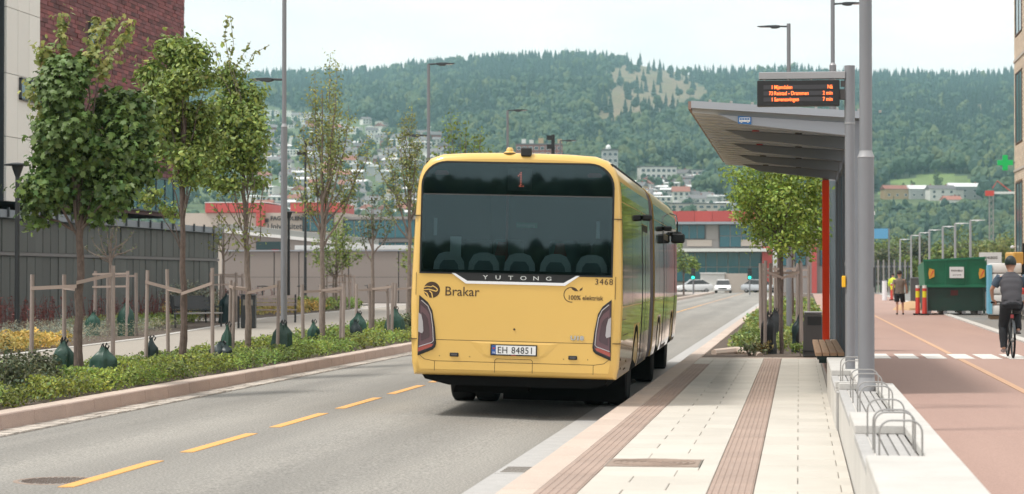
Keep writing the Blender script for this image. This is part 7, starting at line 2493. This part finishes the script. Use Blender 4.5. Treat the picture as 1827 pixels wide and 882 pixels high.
# houses of the hillside town: a few kinds, every house a thing of its own
def house(label, L, W, H, RH, wall, roof, group, cols=3, floors=2):
    t = thing('hillside_house', label, 'house', (0, 0, -50), 0, group)
    MB().box(-L / 2, L / 2, -W / 2, W / 2, -2.5, H).build('wall', wall, t)
    b = MB()
    b.prism([(-W / 2 - .5, H - .02), (W / 2 + .5, H - .02), (0, H + RH)], -L / 2 - .4, L / 2 + .4, 'X')
    r = b.build('roof', roof, t)
    MB().box(L * .2, L * .2 + .7, -.3, .5, H + RH * .4, H + RH + .7).build('chimney', 'house_red', r)
    for fl in range(floors):
        for k in range(cols):
            x = -L / 2 + L * (k + .5) / cols
            z = .6 + fl * (H - .3) / floors
            f = MB().box(x - .75, x + .75, -W / 2 - .05, -W / 2 + .02, z, z + 1.5).build('window', 'white_band' if wall != 'house_white' else 'frame_dark', t)
            MB().box(x - .6, x + .6, -W / 2 - .09, -W / 2 - .045, z + .15, z + 1.35).build('pane', 'pane_far', f)
    return t
G1 = 'houses of the hillside town'
hk = [('white gabled house with a grey roof in the hillside town', 10, 8, 5, 2.6, 'house_white', 'roof_grey', 3, 2),
      ('white gabled house with a red roof in the hillside town', 9, 8, 5, 3.0, 'house_white', 'roof_red', 3, 2),
      ('long white terrace with a flat pale roof in the hillside town', 18, 8, 5, .7, 'house_white', 'roof_white', 6, 2),
      ('ochre gabled house in the hillside town', 9, 8, 5, 2.8, 'house_ochre', 'roof_grey', 3, 2),
      ('dark red gabled house in the hillside town', 10, 8, 4.5, 2.8, 'house_red', 'roof_grey', 3, 1),
      ('grey house with a pale roof in the hillside town', 12, 9, 5, 1.6, 'house_grey', 'roof_white', 4, 2)]
hp = [house(l, *r[:6], G1, *r[6:]) for l, *r in hk]
first = [True] * 6
KINDS = ['white gabled house', 'white red-roofed house', 'long white terrace', 'ochre house', 'dark red house', 'grey house']
def put_house(k, px, y, rz, sc=1.0):
    x, yy, z, D_ = at_map(px, y)
    if first[k]:
        o = hp[k]; first[k] = False
    else:
        o = copy_tree(hp[k])
    o.location = (x, yy, z + .4); o.rotation_euler = (0, 0, rz); o.scale = (sc,) * 3
    band_ = 'topmost in' if y < 232 else 'high in' if y < 272 else 'midway in' if y < 312 else 'low in' if y < 352 else 'at the foot of'
    side_ = 'left of lamp post' if px < 506 else 'right of lamp post' if px < 566 else 'behind slender tree' if px < 640 else 'past that tree' if px < 700 else 'near the bus roof' if px < 900 else 'right of the bus'
    o['label'] = KINDS[k] + ' ' + band_ + ' the town, ' + side_
    PLACED.setdefault(o['label'], []).append((px, o))
PLACED = {}
rh = random.Random(19)
spots = []
tries = 0
while len(spots) < 230 and tries < 9000:
    tries += 1
    if rh.random() < .80:
        px, y = rh.uniform(448, 800), rh.uniform(192, 400)
        lim = 196 + max(0, px - 480) * .14
        if y < lim: continue
    else:
        px, y = rh.uniform(1120, 1300), rh.uniform(322, 380)
        if y < 322 + abs(px - 1190) * .1: continue
    if any(abs(px - a) < 9.5 and abs(y - b_) < 4.6 for a, b_ in spots): continue
    spots.append((px, y))
spots.sort(key=lambda s: s[1])
for px, y in spots:
    k = rh.choices(range(6), [5, 2, 3, 1, 1.6, 3])[0]
    put_house(k, px, y, R(7.53) + rh.choice([-.5, -.2, 0, .2, .5, 1.3]), rh.uniform(.8, 1.1))

ORD = ['first', 'second', 'third', 'fourth', 'fifth', 'sixth', 'seventh', 'eighth']
for lab_, os_ in PLACED.items():
    if len(os_) > 1:
        for i_, (px, o) in enumerate(sorted(os_, key=lambda t_: t_[0])):
            o['label'] = lab_ + ', ' + ORD[min(i_, 7)] + ' from left'

def block(label, px, y, L, W, H, floors, cols, wall, top, rz=0.0, name='apartment_block', roof='roof_grey'):
    x, yy, z, D_ = at_map(px, y)
    t = thing(name, label, 'apartment block', (x, yy, z), R(7.53) + rz)
    MB().box(-L / 2, L / 2, -W / 2, W / 2, -4, H).build('wall', wall, t)
    MB().box(-L / 2 - .3, L / 2 + .3, -W / 2 - .3, W / 2 + .3, H + .01, H + .7).build('roof', roof, t)
    for f in range(floors):
        for k in range(cols):
            x0 = -L / 2 + L * (k + .15) / cols
            z0 = .8 + f * (H - .4) / floors
            w_ = MB().box(x0, x0 + L * .7 / cols, -W / 2 - .1, -W / 2 + .02, z0, z0 + (H / floors) * .55).build('window', 'white_band', t)
            MB().box(x0 + .15, x0 + L * .7 / cols - .15, -W / 2 - .16, -W / 2 - .09, z0 + .15, z0 + (H / floors) * .55 - .15).build('pane', 'pane_far', w_)
    for bx in top:
        MB().box(bx[0] - bx[1] / 2, bx[0] + bx[1] / 2, -2, 2, H + .71, H + bx[2]).build('roof_hut', bx[3], t)
    return t
block('brick apartment block with pale stair towers above the middle of the bus roof', 962, 345, 27, 12, 28, 8, 8, 'house_red', [(-9, 2.5, 3.5, 'house_white'), (-4.5, 2.5, 3.0, 'house_white'), (1.0, 3, 4.0, 'house_ochre'), (12, 2.5, 3.5, 'house_ochre')])
tw_ = block('pale grey tower block with a white dome above the right of the bus roof', 1088, 360, 9, 9, 29, 8, 3, 'house_grey', [(-2, 3, 1.2, 'house_grey')], name='tower_block')
MB().lathe([(1.3, 29.7), (1.5, 30.6), (1.2, 31.6), (.5, 32.2), (.0, 32.3)], 14, (-1.0, -4.0, 0)).build('dome', 'white_trim', tw_, smooth=True)
block('large white apartment house right of the bus top, left of the long terraces', 1172, 330, 23, 11, 11, 3, 7, 'house_white', [], .15)
block('upper long white terrace right of the bus top', 1226, 322, 33, 9, 6.5, 2, 10, 'house_white', [], -.05)
block('lower long white terrace right of the bus top', 1200, 334, 26, 9, 5.0, 1, 8, 'house_white', [], .1)
block('long pale building with a yellow gable behind the red roof band', 1238, 384, 34, 10, 6, 2, 9, 'beige_wall', [(-10, 3, 2, 'house_white')])
for k, (px, y, L, H, wl_, rf, lab) in enumerate(((1612, 354, 26, 5, 'house_ochre', 'roof_red', 'long red-roofed farm building below the meadow, leftmost'), (1648, 354, 20, 5, 'house_grey', 'roof_white', 'grey farmhouse with a pale roof below the lone conifer'), (1678, 357, 16, 6, 'house_white', 'roof_grey', 'white farmhouse below the lone conifer'),
                                            (1698, 356, 12, 5, 'house_white', 'roof_grey', 'smaller white farmhouse right of the lone conifer'), (1726, 356, 24, 7, 'house_grey', 'roof_white', 'big grey barn with a white gable at the right end of the meadow'), (1697, 374, 10, 5, 'house_white', 'roof_red', 'single white house among the trees below the farm'))):
    t = house(lab, L, 9, H, 2.4, wl_, rf, None, max(2, L // 5), 1 if H < 6 else 2)
    x, yy, z, D_ = at_map(px, y)
    t.location = (x, yy, z + .5); t.rotation_euler = (0, 0, R(7.53) + .15)
    t.name = 'farmhouse'

# ------------------------------------------------------------------ air between here and the hill
hz = bpy.data.materials.new('haze')
hz.use_nodes = True
N, L = hz.node_tree.nodes, hz.node_tree.links
N.remove(N['Principled BSDF'])
pv = N.new('ShaderNodeVolumePrincipled')
pv.inputs['Color'].default_value = (.52, .84, .95, 1)
pv.inputs['Density'].default_value = .00012
pv.inputs['Anisotropy'].default_value = 0.2
L.new(pv.outputs[0], N['Material Output'].inputs['Volume'])
MATS['haze'] = hz
o = MB().box(-3300, 3300, -420, 5400, -1.2, 460).build('haze', 'haze')
o['kind'] = 'stuff'
